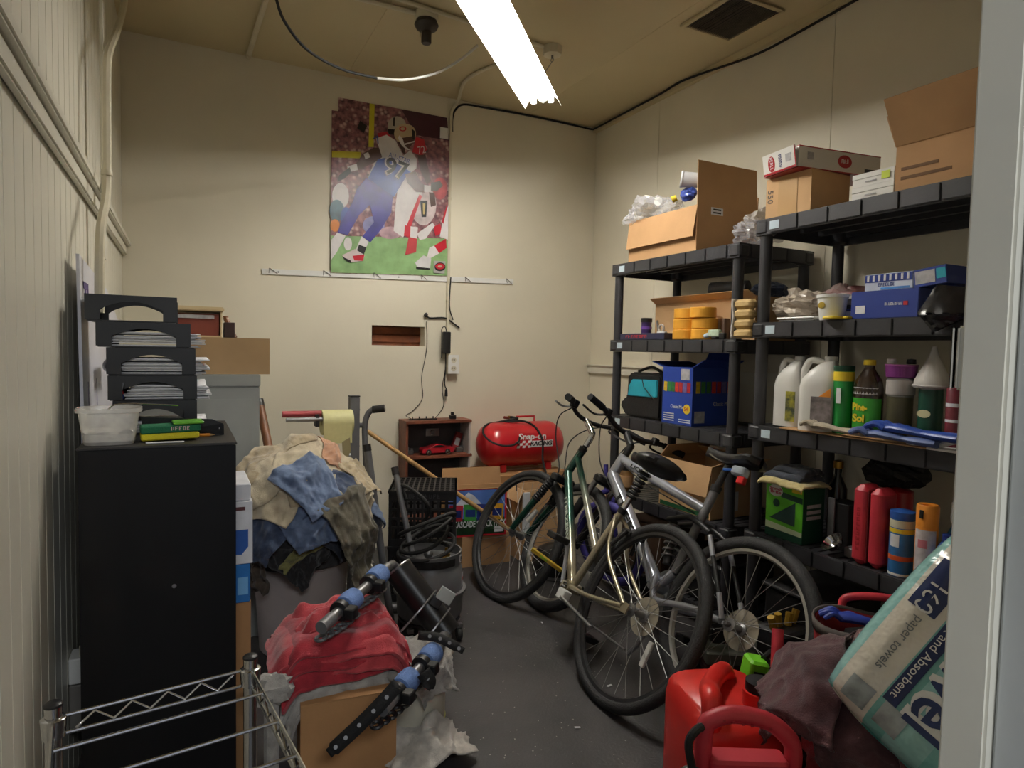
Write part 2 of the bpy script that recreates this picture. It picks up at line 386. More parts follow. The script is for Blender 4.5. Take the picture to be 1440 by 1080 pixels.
for s in (-1, 1):
    MB(FM).tube([(0.03, s*W*.47, .030), (L-.03, s*W*.47, .030)], .0128, 14).build('lamp_tube', TUBE, t)
    for x in (0.012, L-.03):
        MB(FM).box(x, x+.0175, s*W*.47-.014, s*W*.47+.014, .012, .052).build('lamp_socket', WHITE, t, bevel=.003)
hk = pZ(777, 66, CZ)
ch = pZ(778, 84, CZ-.05)
m = MB(); top = V((hk.x, hk.y, CZ-.075)); bot = FM @ V((.10, -.0, .103)); m.tube(arc([top, top.lerp(bot, .5)+V((.004, 0, .005)), bot], 5), .0022, 6)
m.torus(top+V((0, 0, .008)), .009, .002, (1, .4, 0), 14, 6); m.build('hanging_wire', STEEL, t)
bot2 = FM @ V((L-.1, 0, .103)); MB().tube([bot2, (bot2.x, bot2.y, CZ-.001)], .0022, 6).build('hanging_wire', STEEL, t)
jb = thing('junction_box', 'octagonal painted junction box on the ceiling holding the light hook', 'junction box', (hk.x, hk.y, CZ-.04))
MB().lathe([(.052, 0), (.052, -.02), (.048, -.042), (0, -.043)], (hk.x, hk.y, CZ-.0005), 8).build('box_body', PIPEP, jb, ang=20)
MB().lathe([(.006, 0), (.006, -.016), (0, -.018)], (hk.x, hk.y, CZ-.0438), 8).build('hook_stem', STEEL, jb)
# lamp cord: black then white, drooping from the ceiling to the fixture
c0 = [pD(387, -6, 2.3), pD(400, 30, 2.36), pD(432, 70, 2.46), pD(480, 97, 2.62), pD(530, 110, 2.78)]
c1 = [pD(530, 110, 2.78), pD(570, 112, 2.86), pD(615, 102, 2.94), pD(650, 82, 2.98), pD(672, 64, 2.985)]
t = thing('drooping_cable', 'drooping power cord, black turning white, running to the shop light', 'cord', c0[0])
MB().tube(arc(c0, 8), .0055, 8).build('cord_black', RUBBER, t); MB().tube(arc(c1, 8), .006, 8).build('cord_white', WHITE, t)
ch2 = c0[0]; MB().tube([c0[0], pD(384, -30, 2.25), V((c0[0].x-.05, c0[0].y-.12, CZ-.001))], .0055, 8).build('cord_drop', RUBBER, t)

# ------------------------------------------------------------------ ceiling hardware
def pipe(name, label, pts, r, m, cat='pipe', n=8, group=None, straps=()):
    t = thing(name, label, cat, pts[-1], group); MB().tube(pts, r, n).build('run', m, t)
    for p, ax in straps: MB().lathe([(r+.003, -.008), (r+.004, 0), (r+.003, .008)], p, 12, ax=ax).build('strap', m, t)
    return t
a = pZ(349, 80, CZ-.016); a.y = min(a.y, YB-.02); b = pZ(372, 5, CZ-.016); b2 = a+(b-a)*2.2
pipe('ceiling_pipe', 'painted pipe crossing the ceiling from the top of the back wall', [a, b2], .013, PIPEP, straps=[(a.lerp(b, .06), b-a)])
lh = pZ(600, 18, CZ)
d = (pZ(500, 0, CZ-.014)-pZ(587, 22, CZ-.014)); d.z = 0
p0 = V((lh.x, lh.y, CZ-.014))+d.normalized()*.058
pipe('ceiling_conduit', 'painted conduit along the ceiling feeding the bare lamp holder', [p0, p0+d.normalized()*.55], .011, PIPEP)
p1 = V((hk.x, hk.y, CZ-.013))-(V((hk.x, hk.y, 0))-V((pZ(565, 0, CZ).x, pZ(565, 0, CZ).y, 0))).normalized()*.06
p2 = pZ(565, 0, CZ-.013); pipe('ceiling_conduit', 'painted conduit along the ceiling ending at the junction box', [p1, p2+(p2-p1)*.4], .010, PIPEP)
t = thing('lamp_holder', 'dark ceramic lamp holder with no bulb on a round ceiling box', 'lamp holder', (lh.x, lh.y, CZ-.12))
DK = mat('dark_bakelite', (62, 54, 48), 0.4)
MB().lathe([(.055, 0), (.055, -.03), (.05, -.036), (0, -.037)], (lh.x, lh.y, CZ-.0005), 16).build('ceiling_box', PIPEP, t)
MB().lathe([(.050, 0), (.058, -.02), (.05, -.036), (.028, -.048), (.024, -.05), (.024, -.10), (.02, -.105), (0, -.104)], (lh.x, lh.y, CZ-.038), 16).build('socket', DK, t)
MB().tube([(lh.x-.03, lh.y, CZ-.085), (lh.x-.032, lh.y, CZ-.12)], .0015, 5).build('pull_chain', STEEL, t)
# ceiling vent
vc = [pZ(965, 30, CZ), pZ(1038, -9, CZ), pZ(1092, 15, CZ), pZ(1022, 55, CZ)]
vx0 = (vc[0].x+vc[1].x)/2; vx1 = (vc[2].x+vc[3].x)/2; vy0 = (vc[1].y+vc[2].y)/2; vy1 = (vc[0].y+vc[3].y)/2
t = thing('ceiling_vent', 'square ceiling vent grille with brownish slats over a dark backing', 'vent', ((vx0+vx1)/2, (vy0+vy1)/2, CZ-.02))
m = MB(); z0, z1 = CZ-.014, CZ-.0005; f = .022
m.box(vx0-f, vx0, vy0-f, vy1+f, z0, z1); m.box(vx1, vx1+f, vy0-f, vy1+f, z0, z1); m.box(vx0, vx1, vy0-f, vy0, z0, z1); m.box(vx0, vx1, vy1, vy1+f, z0, z1); m.build('vent_frame', CEILP, t, bevel=.003)
MB().box(vx0+.0005, vx1-.0005, vy0+.0005, vy1-.0005, CZ-.003, CZ-.0006).build('duct_backing', mat('vent_dark', (52, 46, 42), 0.9), t, smooth=False)  # flat dark sheet filling the opening behind the slats
m = MB(); k = 26
for i in range(k):
    x = vx0+(i+.5)*(vx1-vx0)/k; m.add([(x-.004, vy0+.001, z0+.001), (x-.004, vy1-.001, z0+.001), (x+.003, vy1-.001, z1-.003), (x+.003, vy0+.001, z1-.003)], [(0, 1, 2, 3)])
g = m.build('grille', mat('brownish_metal', (134, 122, 106), 0.7, var=.2, scale=30), t, smooth=False, solid=.0012); g['kind'] = 'stuff'

# ------------------------------------------------------------------ conduit and cables on the walls
cr = .010
P = [pZ(700, 90, CZ-.012), pZ(668, 104, CZ-.012), pZ(652, 118, CZ-.014)]
cx = pY(632, 300, YB-.012).x
P = [p for p in P]+[V((cx+.03, YB-.05, CZ-.03)), V((cx+.004, YB-.018, CZ-.075)), V((cx, YB-.0125, CZ-.16))]
zo = pY(634, 500, YB).z
pts = arc(P, 6)+[V((cx, YB-.0125, zo))]
pipe('wall_conduit', 'painted conduit bending off the ceiling and dropping down the back wall to the outlet', pts, cr, PIPEP, straps=[(V((cx, YB-.0125, zo+k)), (0, 0, 1)) for k in (.35, 1.0)])
q = lambda px, py: pY(px, py, YB-.007)
s_ = lambda px, py: pX(px, py, XR-.041)
cp = arc([q(636, 185), q(636, 168), q(640, 155), q(652, 147), q(680, 151), q(720, 158), q(770, 168), q(815, 178), V((XR-.05, YB-.012, q(826, 181).z)), s_(838, 180), s_(870, 163), s_(925, 134), s_(955, 116), s_(985, 104), s_(1060, 78), s_(1120, 47), s_(1200, 2), s_(1260, -30)], 5)
tag(MB().tube(cp, .0065, 7).build('black_cable', RUBBER), 'thin black cable stapled along the top of the back and right walls', 'cable')
# wire hook on the left wall conduit corner
xx = XL+.06; yq = yp+.07
lw = lambda px, py: pX(px, py, XL+.072)
vp = [lw(177, -22), lw(174, 8), lw(165, 42), lw(153, 74), lw(150, 105), lw(150, 180), lw(150, 255), lw(148, 285), lw(142, 318), lw(140, 360), lw(140, 440)]
pipe('wall_conduit', 'painted conduit with offset bends running down the beaded board wall', arc(vp, 7), .0125, PIPEP, straps=[(lw(150, 243), (0, 0, 1))])
# ------------------------------------------------------------------ back wall: poster, hook rail, outlet, display case, tank, cartons
def pc(cx, cy): return (440+cx/3.859, 120+cy/3.859)
PY = YB-.012
t = thing('poster', 'large glossy football poster hung tilted above the hook rail', 'poster', pY(550, 385, PY))
def onp(c, d): x, y = pc(*c); return pY(x, y, PY-d)
def col(c, n=None, **k): return mat(n or 'print_%02x%02x%02x' % c, c, k.pop('rough', .28), var=k.pop('var', .08), scale=k.pop('scale', 14), **k)
OUT = [(103, 135), (138, 140), (140, 65), (728, 176), (740, 300), (740, 500), (726, 1036), (95, 1018)]
CROWD = mat('print_crowd_glare', (158, 108, 112), .28, scale=34, col2=(78, 44, 56), detail=2)  # printed crowd, its colours lightened to carry the poster's whitish glare
# brighter speckle for the crowd
nt = CROWD.node_tree; b = nt.nodes['Principled BSDF']; vz = nt.nodes.new('ShaderNodeTexVoronoi'); vz.inputs['Scale'].default_value = 30
tc = nt.nodes['Texture Coordinate']; nt.links.new(tc.outputs['Object'], vz.inputs['Vector'])
mr = nt.nodes.new('ShaderNodeMapRange'); mr.inputs[1].default_value = .12; mr.inputs[2].default_value = .42; mr.inputs[3].default_value = .85; mr.inputs[4].default_value = 0
mx = nt.nodes.new('ShaderNodeMix'); mx.data_type = 'RGBA'; mx.inputs[7].default_value = (*lin((214, 186, 180)), 1)
old = b.inputs['Base Color'].links[0].from_socket; nt.links.new(vz.outputs['Distance'], mr.inputs[0]); nt.links.new(mr.outputs[0], mx.inputs[0]); nt.links.new(old, mx.inputs[6]); nt.links.new(mx.outputs[2], b.inputs['Base Color'])
m = MB(); m.poly([onp(c, 0) for c in OUT], (0, -1, 0), .003); m.build('sheet', CROWD, t, smooth=False)
def ell(c, rx, ry, n=20, rot=0): return [(c[0]+rx*cos(2*pi*k/n)*cos(rot)-ry*sin(2*pi*k/n)*sin(rot), c[1]+rx*cos(2*pi*k/n)*sin(rot)+ry*sin(2*pi*k/n)*cos(rot)) for k in range(n)]
WJ = col((226, 222, 222)); BL = col((70, 96, 176), var=.2); VI = col((66, 62, 158), var=.25); BR = col((84, 56, 50)); GO = col((206, 186, 150)); RD = col((196, 36, 54)); BK = col((28, 26, 30)); GR = col((150, 190, 130), var=.18); YL = col((214, 206, 50)); MAR = col((72, 34, 52)); TEA = col((70, 110, 130), var=.3); ORN = col((216, 130, 50))
polys = [
 ([(480, 130), (728, 176), (738, 300), (560, 270)], MAR), ([(96, 815), (735, 832), (726, 1034), (96, 1016)], GR),
 ([(308, 97), (335, 102), (330, 335), (302, 335)], YL), ([(103, 355), (262, 362), (258, 396), (103, 391)], YL),
 (ell((150, 600), 46, 70), WJ), (ell((130, 680), 40, 60), TEA), (ell((120, 760), 26, 34), ORN), (ell((180, 720), 30, 60), BL), (ell((190, 860), 22, 36), WJ),
 (ell((330, 760), 60, 50), col((150, 150, 200), var=.3)), (ell((420, 800), 60, 34), col((206, 170, 180), var=.3)), (ell((600, 650), 70, 110), col((222, 206, 206), var=.25)), (ell((690, 560), 40, 60), col((200, 96, 100), var=.3)),
 ([(560, 280), (602, 292), (618, 350), (592, 384), (540, 362)], RD), ([(566, 380), (610, 375), (642, 520), (618, 536), (586, 470)], BR),
 ([(470, 480), (560, 470), (595, 560), (590, 600), (520, 775), (490, 825), (438, 790), (450, 640)], WJ), ([(578, 590), (592, 600), (530, 772), (506, 768)], RD), ([(500, 758), (538, 772), (526, 828), (494, 815)], RD), ([(530, 765), (570, 770), (565, 840), (528, 826)], WJ), ([(520, 822), (566, 832), (560, 905), (500, 922)], col((190, 70, 74))),
 ([(582, 625), (622, 625), (615, 715), (590, 715)], BK), ([(596, 640), (610, 640), (606, 700), (598, 700)], col((210, 186, 120))), ([(630, 580), (660, 585), (668, 650), (640, 660)], BR),
 ([(655, 768), (690, 750), (702, 800), (665, 818)], RD), ([(565, 805), (650, 745), (662, 762), (612, 832), (580, 840)], WJ), ([(736, 650), (734, 838), (688, 822), (708, 720)], WJ), ([(700, 740), (724, 655), (730, 660), (708, 752)], RD),
 ([(655, 872), (722, 832), (726, 882), (684, 912)], RD), ([(632, 880), (658, 870), (686, 912), (615, 950)], WJ), ([(555, 962), (600, 922), (642, 940), (636, 996), (568, 992)], col((214, 212, 214))), ([(560, 985), (636, 992), (634, 1000), (560, 996)], BK),
 (ell((456, 220), 50, 52), col((188, 182, 168))), ([(436, 175), (446, 173), (444, 222), (434, 220)], BK), ([(405, 235), (446, 240), (446, 270), (412, 265)], BK),
 ([(350, 260), (400, 250), (420, 275), (360, 290)], RD),
 ([(100, 838), (132, 798), (178, 816), (130, 905), (98, 948)], WJ), ([(264, 818), (304, 850), (272, 912), (234, 890)], WJ), ([(250, 864), (291, 880), (276, 919), (236, 905)], BK), ([(158, 922), (228, 888), (282, 922), (270, 952), (200, 962)], col((214, 200, 200))), ([(215, 925), (280, 918), (272, 952), (225, 950)], RD), ([(160, 930), (205, 950), (208, 966), (175, 948)], BK),
 ([(290, 503), (435, 598), (425, 692), (370, 782), (312, 852), (268, 820), (332, 742), (310, 648), (252, 702), (190, 812), (134, 800), (150, 748), (212, 640), (240, 560)], VI),
 ([(380, 340), (330, 338), (268, 372), (232, 430), (250, 458), (305, 432), (372, 400)], BR), ([(275, 372), (300, 362), (312, 390), (285, 402)], WJ), ([(238, 425), (186, 440), (192, 472), (244, 460)], WJ), ([(200, 444), (142, 488), (134, 522), (172, 506), (208, 472)], BK),
 ([(342, 288), (400, 268), (450, 300), (490, 382), (528, 352), (564, 398), (562, 450), (498, 505), (442, 605), (296, 505), (332, 420), (376, 390)], WJ), ([(352, 402), (400, 392), (532, 470), (500, 505), (440, 605), (298, 506), (325, 455)], BL),
 ([(500, 482), (556, 466), (582, 522), (612, 546), (606, 582), (558, 576), (514, 530)], BR), ([(604, 540), (642, 545), (640, 577), (604, 579)], WJ), ([(640, 530), (690, 519), (706, 545), (670, 576), (640, 571)], col((96, 90, 88))),
 (ell((500, 262), 60, 54), GO), (ell((488, 236), 20, 14), RD), (ell((488, 236), 13, 8), GO), ([(484, 285), (546, 275), (552, 300), (520, 345), (490, 330)], BR), ([(470, 270), (488, 292), (500, 330), (530, 352), (512, 352), (480, 325), (462, 285)], WJ), ([(498, 316), (552, 300), (552, 307), (500, 324)], WJ), ([(536, 235), (556, 250), (552, 292), (540, 292)], BK),
 ([(460, 300), (500, 345), (498, 378), (484, 362)], BR),
 ([(655, 952), (720, 955), (714, 1022), (655, 1018)], col((176, 176, 172))), (ell((690, 985), 30, 24), BK), (ell((690, 982), 26, 16), RD), (ell((690, 982), 12, 6), GO),
 ([(256, 192), (294, 220), (276, 258), (240, 232)], BK),
]
m = MB(); ms = []
for k, (pl, mm) in enumerate(polys):
    if mm not in ms: ms.append(mm)
    m.mi(ms.index(mm)).poly([onp(c, .0008+.00012*k) for c in pl])
m.build('printed_picture', ms, t, smooth=False)
def ptext(s, a, b, up, h, mm, d=.0102, **k):
    A, B, U = onp(a, d), onp(b, d), onp(up, d); sc = (onp((a[0]+100, a[1]), d)-A).length/100
    text(s, A, B-A, U-A, h*sc, mm, t, w=(B-A).length, ext=.0003, **k)
ptext('97', (378, 472), (512, 518), (395, 400), 92, WJ, d=.0100, bold=.05); ptext('97', (384, 470), (508, 512), (400, 400), 84, BK, d=.0106, bold=.02)
ptext('ALL-STAR', (410, 388), (524, 428), (420, 360), 26, BL); ptext('72', (572, 372), (612, 366), (570, 330), 36, WJ); ptext('7', (346, 322), (372, 306), (338, 298), 36, BL)
m = MB(); m.box(onp((690, 0), 0).x, onp((735, 0), 0).x, PY-.016, PY-.0135, onp((700, 292), 0).z, onp((700, 232), 0).z); m.build('white_clip', WHITE, t, smooth=False)
# hook rail
a = pY(368, 381, YB-.008); b = pY(722, 396, YB-.008); zz = (a.z+b.z)/2
t = thing('hook_rail', 'long white board with wire coat hooks below the poster', 'hook rail', ((a.x+b.x)/2, YB-.01, zz-.02))
MR = frame((a.x, YB-.0005, a.z-.002), b-a, (0, -1, 0)); LR = (b-a).length
MB(MR).box(0, LR, 0, .0085, -.016, .016).build('board', WHITE, t, bevel=.001)
HK = mat('dark_hook_wire', (96, 90, 84), .4, .7)
for i in range(6):
    x = .05+(LR-.1)*i/5
    MB(MR).tube(arc([(x+.035, .012, .012), (x+.015, .013, -.004), (x, .014, -.014), (x-.012, .03, -.016), (x-.016, .046, .012)], 4), .0018, 6).build('hook', HK, t)
for x in (.09, LR*.5, LR-.02): MB(MR).lathe([(.005, 0), (.004, .002), (0, .0025)], (x, .0087, 0), 10, ax=(0, 1, 0)).build('screw', STEEL, t)
# outlet, adapters and cords
o = pY(634, 512, YB)
t = thing('wall_outlet', 'white surface-mounted outlet box at the foot of the wall conduit', 'outlet', (o.x, YB-.02, o.z-.06))
MB().rbox(o.x-.036, o.x+.036, YB-.045, YB-.0005, o.z-.062, o.z+.062, .006).build('box_body', PIPEP, t)
MB().rbox(o.x-.037, o.x+.037, YB-.049, YB-.0453, o.z-.061, o.z+.061, .005).build('cover_plate', WHITE, t)
for dz in (-.027, .027):
    r = MB().lathe([(.018, 0), (.018, .002), (0, .0022)], (o.x, YB-.0492, o.z+dz), 16, ax=(0, -1, 0)).build('receptacle', mat('ivory_plastic', (214, 208, 186), .4), t)
    m = MB(); m.box(o.x-.008, o.x-.005, YB-.0522, YB-.0515, o.z+dz-.003, o.z+dz+.007); m.box(o.x+.005, o.x+.008, YB-.0522, YB-.0515, o.z+dz-.003, o.z+dz+.007); m.build('slot', BLACKP, r, smooth=False)
ad = pY(627, 482, YB-.03)
t = thing('power_adapter', 'black power brick hanging beside the wall outlet', 'adapter', ad)
MB().rbox(ad.x-.024, ad.x+.024, YB-.06, YB-.022, ad.z-.07, ad.z+.07, .008).build('brick', BLACKP, t)
MB().tube(arc([(ad.x, YB-.04, ad.z+.07), (ad.x-.01, YB-.04, ad.z+.1), (ad.x-.03, YB-.035, ad.z+.09), (ad.x-.03, YB-.035, ad.z+.03), (ad.x-.028, YB-.03, ad.z-.10)], 5), .003, 6).build('lead', RUBBER, t)
MB().tube(arc([(ad.x, YB-.03, ad.z-.07), (ad.x+.005, YB-.02, ad.z-.16), (ad.x+.0, YB-.02, ad.z-.26), (ad.x+.012, YB-.02, ad.z-.30)], 5), .0035, 6).build('cable', RUBBER, t)
MB().tube([(ad.x+.012, YB-.02, ad.z-.30), (ad.x+.012, YB-.02, ad.z-.345)], [.008, .011], 8).build('plug', BLACKP, t)
t = thing('cord_hook', 'short black cord looped over a nail beside the wall opening', 'cord', pY(600, 445, YB-.01))
MB().tube(arc([pY(599, 440, YB-.012), pY(604, 447, YB-.01), pY(625, 447, YB-.012), pY(638, 455, YB-.012), pY(646, 461, YB-.012)], 5), .005, 7).build('cord', RUBBER, t)
MB().ball(pY(599, 443, YB-.016), .014, 10).build('knot', BLACKP, t)
MB().tube(arc([pY(634, 390, YB-.024), pY(632, 430, YB-.026), pY(637, 450, YB-.018)], 5), .004, 6).build('tail', RUBBER, t)
# display case with shelf, model car and parts inside
y0, y1 = YB-.16, YB-.012
A = pY(568, 594, y0); B = pY(660, 594, y0); zt = A.z; zs = pY(600, 643, y0).z; zb = zt-.62; x0, x1 = A.x+.01, B.x
x0 = pY(574, 620, y0).x; x1 = pY(659, 620, y0).x
t = thing('display_case', 'small reddish wooden wall display case with a mid shelf and grey lining', 'display case', ((x0+x1)/2, (y0+y1)/2, zb))
MB().box(x0-.018, x1+.016, y0-.012, y1, zt-.012, zt+.006).build('top_board', REDWOOD, t, bevel=.002)
MB().box(x0-.014, x0, y0, y1, zb, zt-.0125).build('side_panel', REDWOOD, t, smooth=False); MB().box(x1, x1+.012, y0, y1, zb, zt-.0125).build('side_panel', mat('case_white_edge', (196, 190, 186), .5), t, smooth=False)
MB().box(x0+.0005, x1-.0005, y1-.008, y1, zb, zt-.0125).build('back_lining', mat('case_lining', (70, 70, 72), .8, var=.2), t, smooth=False)
MB().box(x0+.0005, x1+.02, y0-.012, y1-.0085, zs-.008, zs+.008).build('shelf_board', REDWOOD, t, smooth=False); MB().box(x0+.0005, x1-.0005, y0, y1-.0085, zb, zb+.012).build('bottom_board', REDWOOD, t, smooth=False)
# model car
CP = mat('model_car_paint', (166, 26, 40), .25, coat=.6)
c = V(((x0+x1)/2+.0, y0+.045, zs+.009)); t = thing('model_car', 'red toy sports car on the display case shelf', 'model car', c)
Ls = .21; k = Ls/1.0; prof = [(-.5, .06), (-.5, .16), (-.46, .2), (-.25, .215), (-.08, .30), (.12, .305), (.3, .23), (.5, .22), (.51, .13), (.49, .06)]
m = MB(); n = len(prof); 
for wy in (0,):
    vs = [(c.x+px*k, c.y+sy*.036*(1 if pz < .22 else .78), c.z+pz*k) for sy in (-1, 1) for px, pz in prof]
    m.add(vs, [tuple(range(n)), tuple(reversed(range(n, 2*n)))]+[(i, (i+1) % n, n+(i+1) % n, n+i) for i in range(n)])
m.build('car_body', CP, t, bevel=.003)
m = MB(); m.poly([(c.x+a*k, c.y-.0352, c.z+b*k) for a, b in ((-.2, .225), (-.07, .285), (.1, .288), (.24, .232))], (0, -1, 0), .001); m.build('side_window', BLACKP, t, smooth=False)
for wx in (-.3, .3):
    for sy in (-1, 1): w_ = MB().lathe([(.0, -.006), (.016, -.006), (.018, -.003), (.018, .006), (0, .006)], (c.x+wx*k, c.y+sy*.034, c.z+.018), 16, ax=(0, -sy, 0)).build('wheel', RUBBER, t); MB().lathe([(.011, 0), (.008, .001), (0, .0012)], (c.x+wx*k, c.y+sy*.0402, c.z+.018), 12, ax=(0, sy, 0)).build('hubcap', CHROME, w_)
SM = [(576, 630, .05, (54, 54, 56), 'dark grey model engine on the display case shelf', 'model'), (652, 632, .06, (96, 92, 88), 'grey model parts at the end of the display case shelf', 'model')]
for px, py, s, cc, lb, ct in SM:
    p = pY(px, py, y0+.09); p.x = min(max(p.x, x0+.03), x1-.03); t = thing('model_part', lb, ct, (p.x, p.y, zs+.009))
    MB().rbox(p.x-s*.4, p.x+s*.4, p.y-.02, p.y+.02, zs+.0085, zs+.0085+s*.5, .004).build('block', mat('part_%d' % cc[0], cc, .5), t)
    MB().tube([(p.x-s*.2, p.y, zs+.009+s*.5), (p.x-s*.2, p.y, zs+.01+s*.9)], .006, 8).build('stub', GREYM, t); MB().lathe([(.012, 0), (.012, .01), (0, .011)], (p.x+s*.2, p.y, zs+.009+s*.5), 10).build('cap', STEEL, t)
def bx_thing(name, lb, ct, x, y, z, sx, sy, sz, mm, rz=0, ry=0, extra=None):
    R = Matrix.Translation((x, y, z)) @ Matrix.Rotation(rz, 4, 'Z') @ Matrix.Rotation(ry, 4, 'Y')
    t = thing(name, lb, ct, (x, y, z)); MB(R).rbox(-sx/2, sx/2, -sy/2, sy/2, 0, sz, min(sx, sy)*.08).build('body', mm, t)
    MB(R).box(-sx*.35, sx*.35, -sy/2-.0012, -sy/2-.0002, sz*.3, sz*.7).build('label', extra or GPAPER, t, smooth=False); return t
bx_thing('small_box', 'red upright packet leaning in the display case beside the toy car', 'box', x1-.065, y1-.05, zs+.02, .045, .03, .12, mat('dull_red_card', (130, 30, 34), .6), ry=.35)
bx_thing('small_box', 'small red box on the bottom board of the display case', 'box', x1-.11, y0+.06, zb+.0125, .07, .05, .30, mat('dull_red_card', (130, 30, 34), .6))
bx_thing('small_box', 'little grey box at the right of the display case bottom board', 'box', x1-.05, y0+.07, zb+.0125, .07, .05, .24, mat('grey_card', (150, 146, 142), .7))
t = thing('wall_tool', 'small metal badge fixed to the case lining above the toy car', 'badge', (c.x+.02, y1-.012, zs+.12)); MB().rbox(c.x-.04, c.x+.05, y1-.014, y1-.0085, zs+.11, zs+.16, .004).build('plate', STEEL, t); MB().torus((c.x+.005, y1-.0165, zs+.135), .014, .003, (0, 1, 0), 16, 6).build('ring', CHROME, t)
# switch and antenna strip on the case, with thin cords up the wall
t = thing('cable_strip', 'thin black antenna strip lying on top of the display case', 'strip', (x0+.06, y0+.05, zt+.0065))
MB().box(x0+.02, x0+.20, y0+.04, y0+.055, zt+.0065, zt+.014).build('strip', BLACKP, t)
for k in range(4): MB().tube([(x0+.04+.045*k, y0+.047, zt+.014), (x0+.04+.045*k, y0+.047, zt+.028)], .004, 6).build('pin', BLACKP, t)
t = thing('small_switch', 'small black plastic switch block standing on the display case', 'switch', (x1-.09, y0+.06, zt+.0065)); MB().rbox(x1-.11, x1-.07, y0+.04, y0+.075, zt+.0065, zt+.03, .004).build('base', BLACKP, t); MB().rbox(x1-.10, x1-.082, y0+.05, y0+.066, zt+.0303, zt+.05, .003).build('knob', BLACKP, t)
wire = lambda pts: MB().tube(arc([pY(a, b, YB-.008) for a, b in pts[:-1]]+[pts[-1]], 5), .0022, 5)
tag(wire([(600, 452), (600, 490), (593, 530), (594, 560), (580, 578), (571, 584), V((x0+.03, y0+.047, zt+.017))]).build('thin_wire', RUBBER), 'thin dark wire looping from the wall opening to the display case', 'wire')
tag(wire([(629, 505), (622, 545), (624, 570), (612, 588), V((x0+.19, y0+.047, zt+.017))]).build('thin_wire', RUBBER), 'thin dark wire dropping from the power brick to the display case', 'wire')
# ------------------------------------------------------------------ cartons and red air tank
def ycart(name, lb, px0, px1, pyt, y0, dep, zb, m=CARD, flaps=(), **k):
    a = pY(px0, pyt, y0); b = pY(px1, pyt, y0); return carton(name, lb, a.x, b.x, y0, y0+dep, zb, a.z if 'zt' not in k else k.pop('zt'), m, flaps=flaps, **k), a.x, b.x, a.z
yk = 3.54
t, ax, bx, ztk = ycart('carton', 'closed brown carton under the red air tank', 690, 800, 672, yk, .36, 0, CARD3, closed=True, tape=True)
ztk += .0055
# air tank
c = V(((pY(676, 610, yk+.16).x+pY(790, 610, yk+.16).x)/2, yk+.19, 0)); HL = (pY(790, 610, yk+.16).x-pY(676, 610, yk+.16).x)/2
Rt = (pY(735, 580, yk+.16).z-pY(735, 642, yk+.16).z)/2; zc = ztk+Rt+.022
t = thing('air_tank', 'red portable air tank with handle and hose on a carton', 'air tank', (c.x, c.y, ztk))
MB().lathe([(0, -HL), (Rt*.45, -HL+.008), (Rt*.8, -HL+.035), (Rt*.96, -HL+.075), (Rt, -HL+.11), (Rt, HL-.11), (Rt*.96, HL-.075), (Rt*.8, HL-.035), (Rt*.45, HL-.008), (0, HL)], (c.x, c.y, zc), 32, ax=(1, 0, 0)).build('tank', RED, t)
for s in (-1, 1):
    for sy in (-1, 1): MB().box(c.x+s*HL*.55-.02, c.x+s*HL*.55+.02, c.y+sy*.085-.012, c.y+sy*.085+.012, ztk, ztk+.05).build('foot', RED, t, bevel=.004)
hz = zc+Rt; MB().tube([(c.x-.03, c.y, hz-.01), (c.x-.03, c.y, hz+.032), (c.x+.10, c.y, hz+.032), (c.x+.10, c.y, hz-.01)], .007, 8).build('handle', RED, t)
vx = c.x-.085; MB().lathe([(.014, 0), (.014, .02), (.009, .022), (.009, .045), (0, .046)], (vx, c.y, hz-.006), 12).build('valve', BRASS, t)
MB().tube([(vx, c.y, hz+.025), (vx-.04, c.y-.01, hz+.03)], .009, 8).build('valve_arm', mat('red_brown_metal', (130, 50, 40), .4, .4), t); MB().tube([(vx, c.y, hz+.03), (vx+.06, c.y-.01, hz+.02)], .010, 8).build('hose_end', BLACKP, t)
lp = [V((vx+.03, c.y-.02, hz+.02))]
for k in range(13):
    a = radians_ = pi*.5+2*pi*k/12*.93; lp.append(V((c.x-HL*.62+cos(a)*HL*.40, c.y-Rt*.9-.012+sin(a)*.05+.05*(1+sin(a)), zc+Rt*.55+sin(a)*Rt*.42)))
lp += [V((vx+.05, c.y-.06, hz+.012)), V((c.x+.05, c.y-Rt*.62, zc+Rt*.86)), V((c.x+.075, c.y-Rt*1.04, zc+Rt*.4)), V((c.x+.08, c.y-Rt*1.1, zc)), V((c.x+.08, c.y-Rt*1.12, zc-Rt*.6)), V((c.x+.078, yk-.035, ztk-.02))]
MB().tube(arc(lp, 4), .0065, 8).build('hose', RUBBER, t); e = lp[-1]; MB().tube([e, e-V((0, 0, .09))], .014, 10).build('chuck_grip', BLUE, t)
def tt(s, u, h, wd, dz, mm, **k):
    ang = k.pop('ang'); p = V((c.x+u, c.y-sin(ang)*Rt*1.006, zc+cos(ang)*Rt*1.006)); yd = V((0, cos(ang), sin(ang)))
    return text(s, p, (1, 0, 0), yd, h, mm, t, w=wd, shear=.2, bold=.02, ext=.001, **k)
tt('Snap-on', -.085, .038, .20, 0, WHITE, ang=rad(72)); tt('RACING', -.005, .028, .16, 0, BLACKP, ang=rad(88.5))
def cyl_patch(u0, u1, a0, a1, off, mm, nm, sh=.02):
    m = MB(); m.grid(lambda i, j: (c.x+u0+(u1-u0)*i+sh*(1-j), c.y-sin(a0+(a1-a0)*j)*(Rt+off), zc+cos(a0+(a1-a0)*j)*(Rt+off)), 6, 6); return m.build(nm, mm, t)
cyl_patch(-.02, .16, rad(76), rad(92), .0006, WHITE, 'lettering_panel', .006)
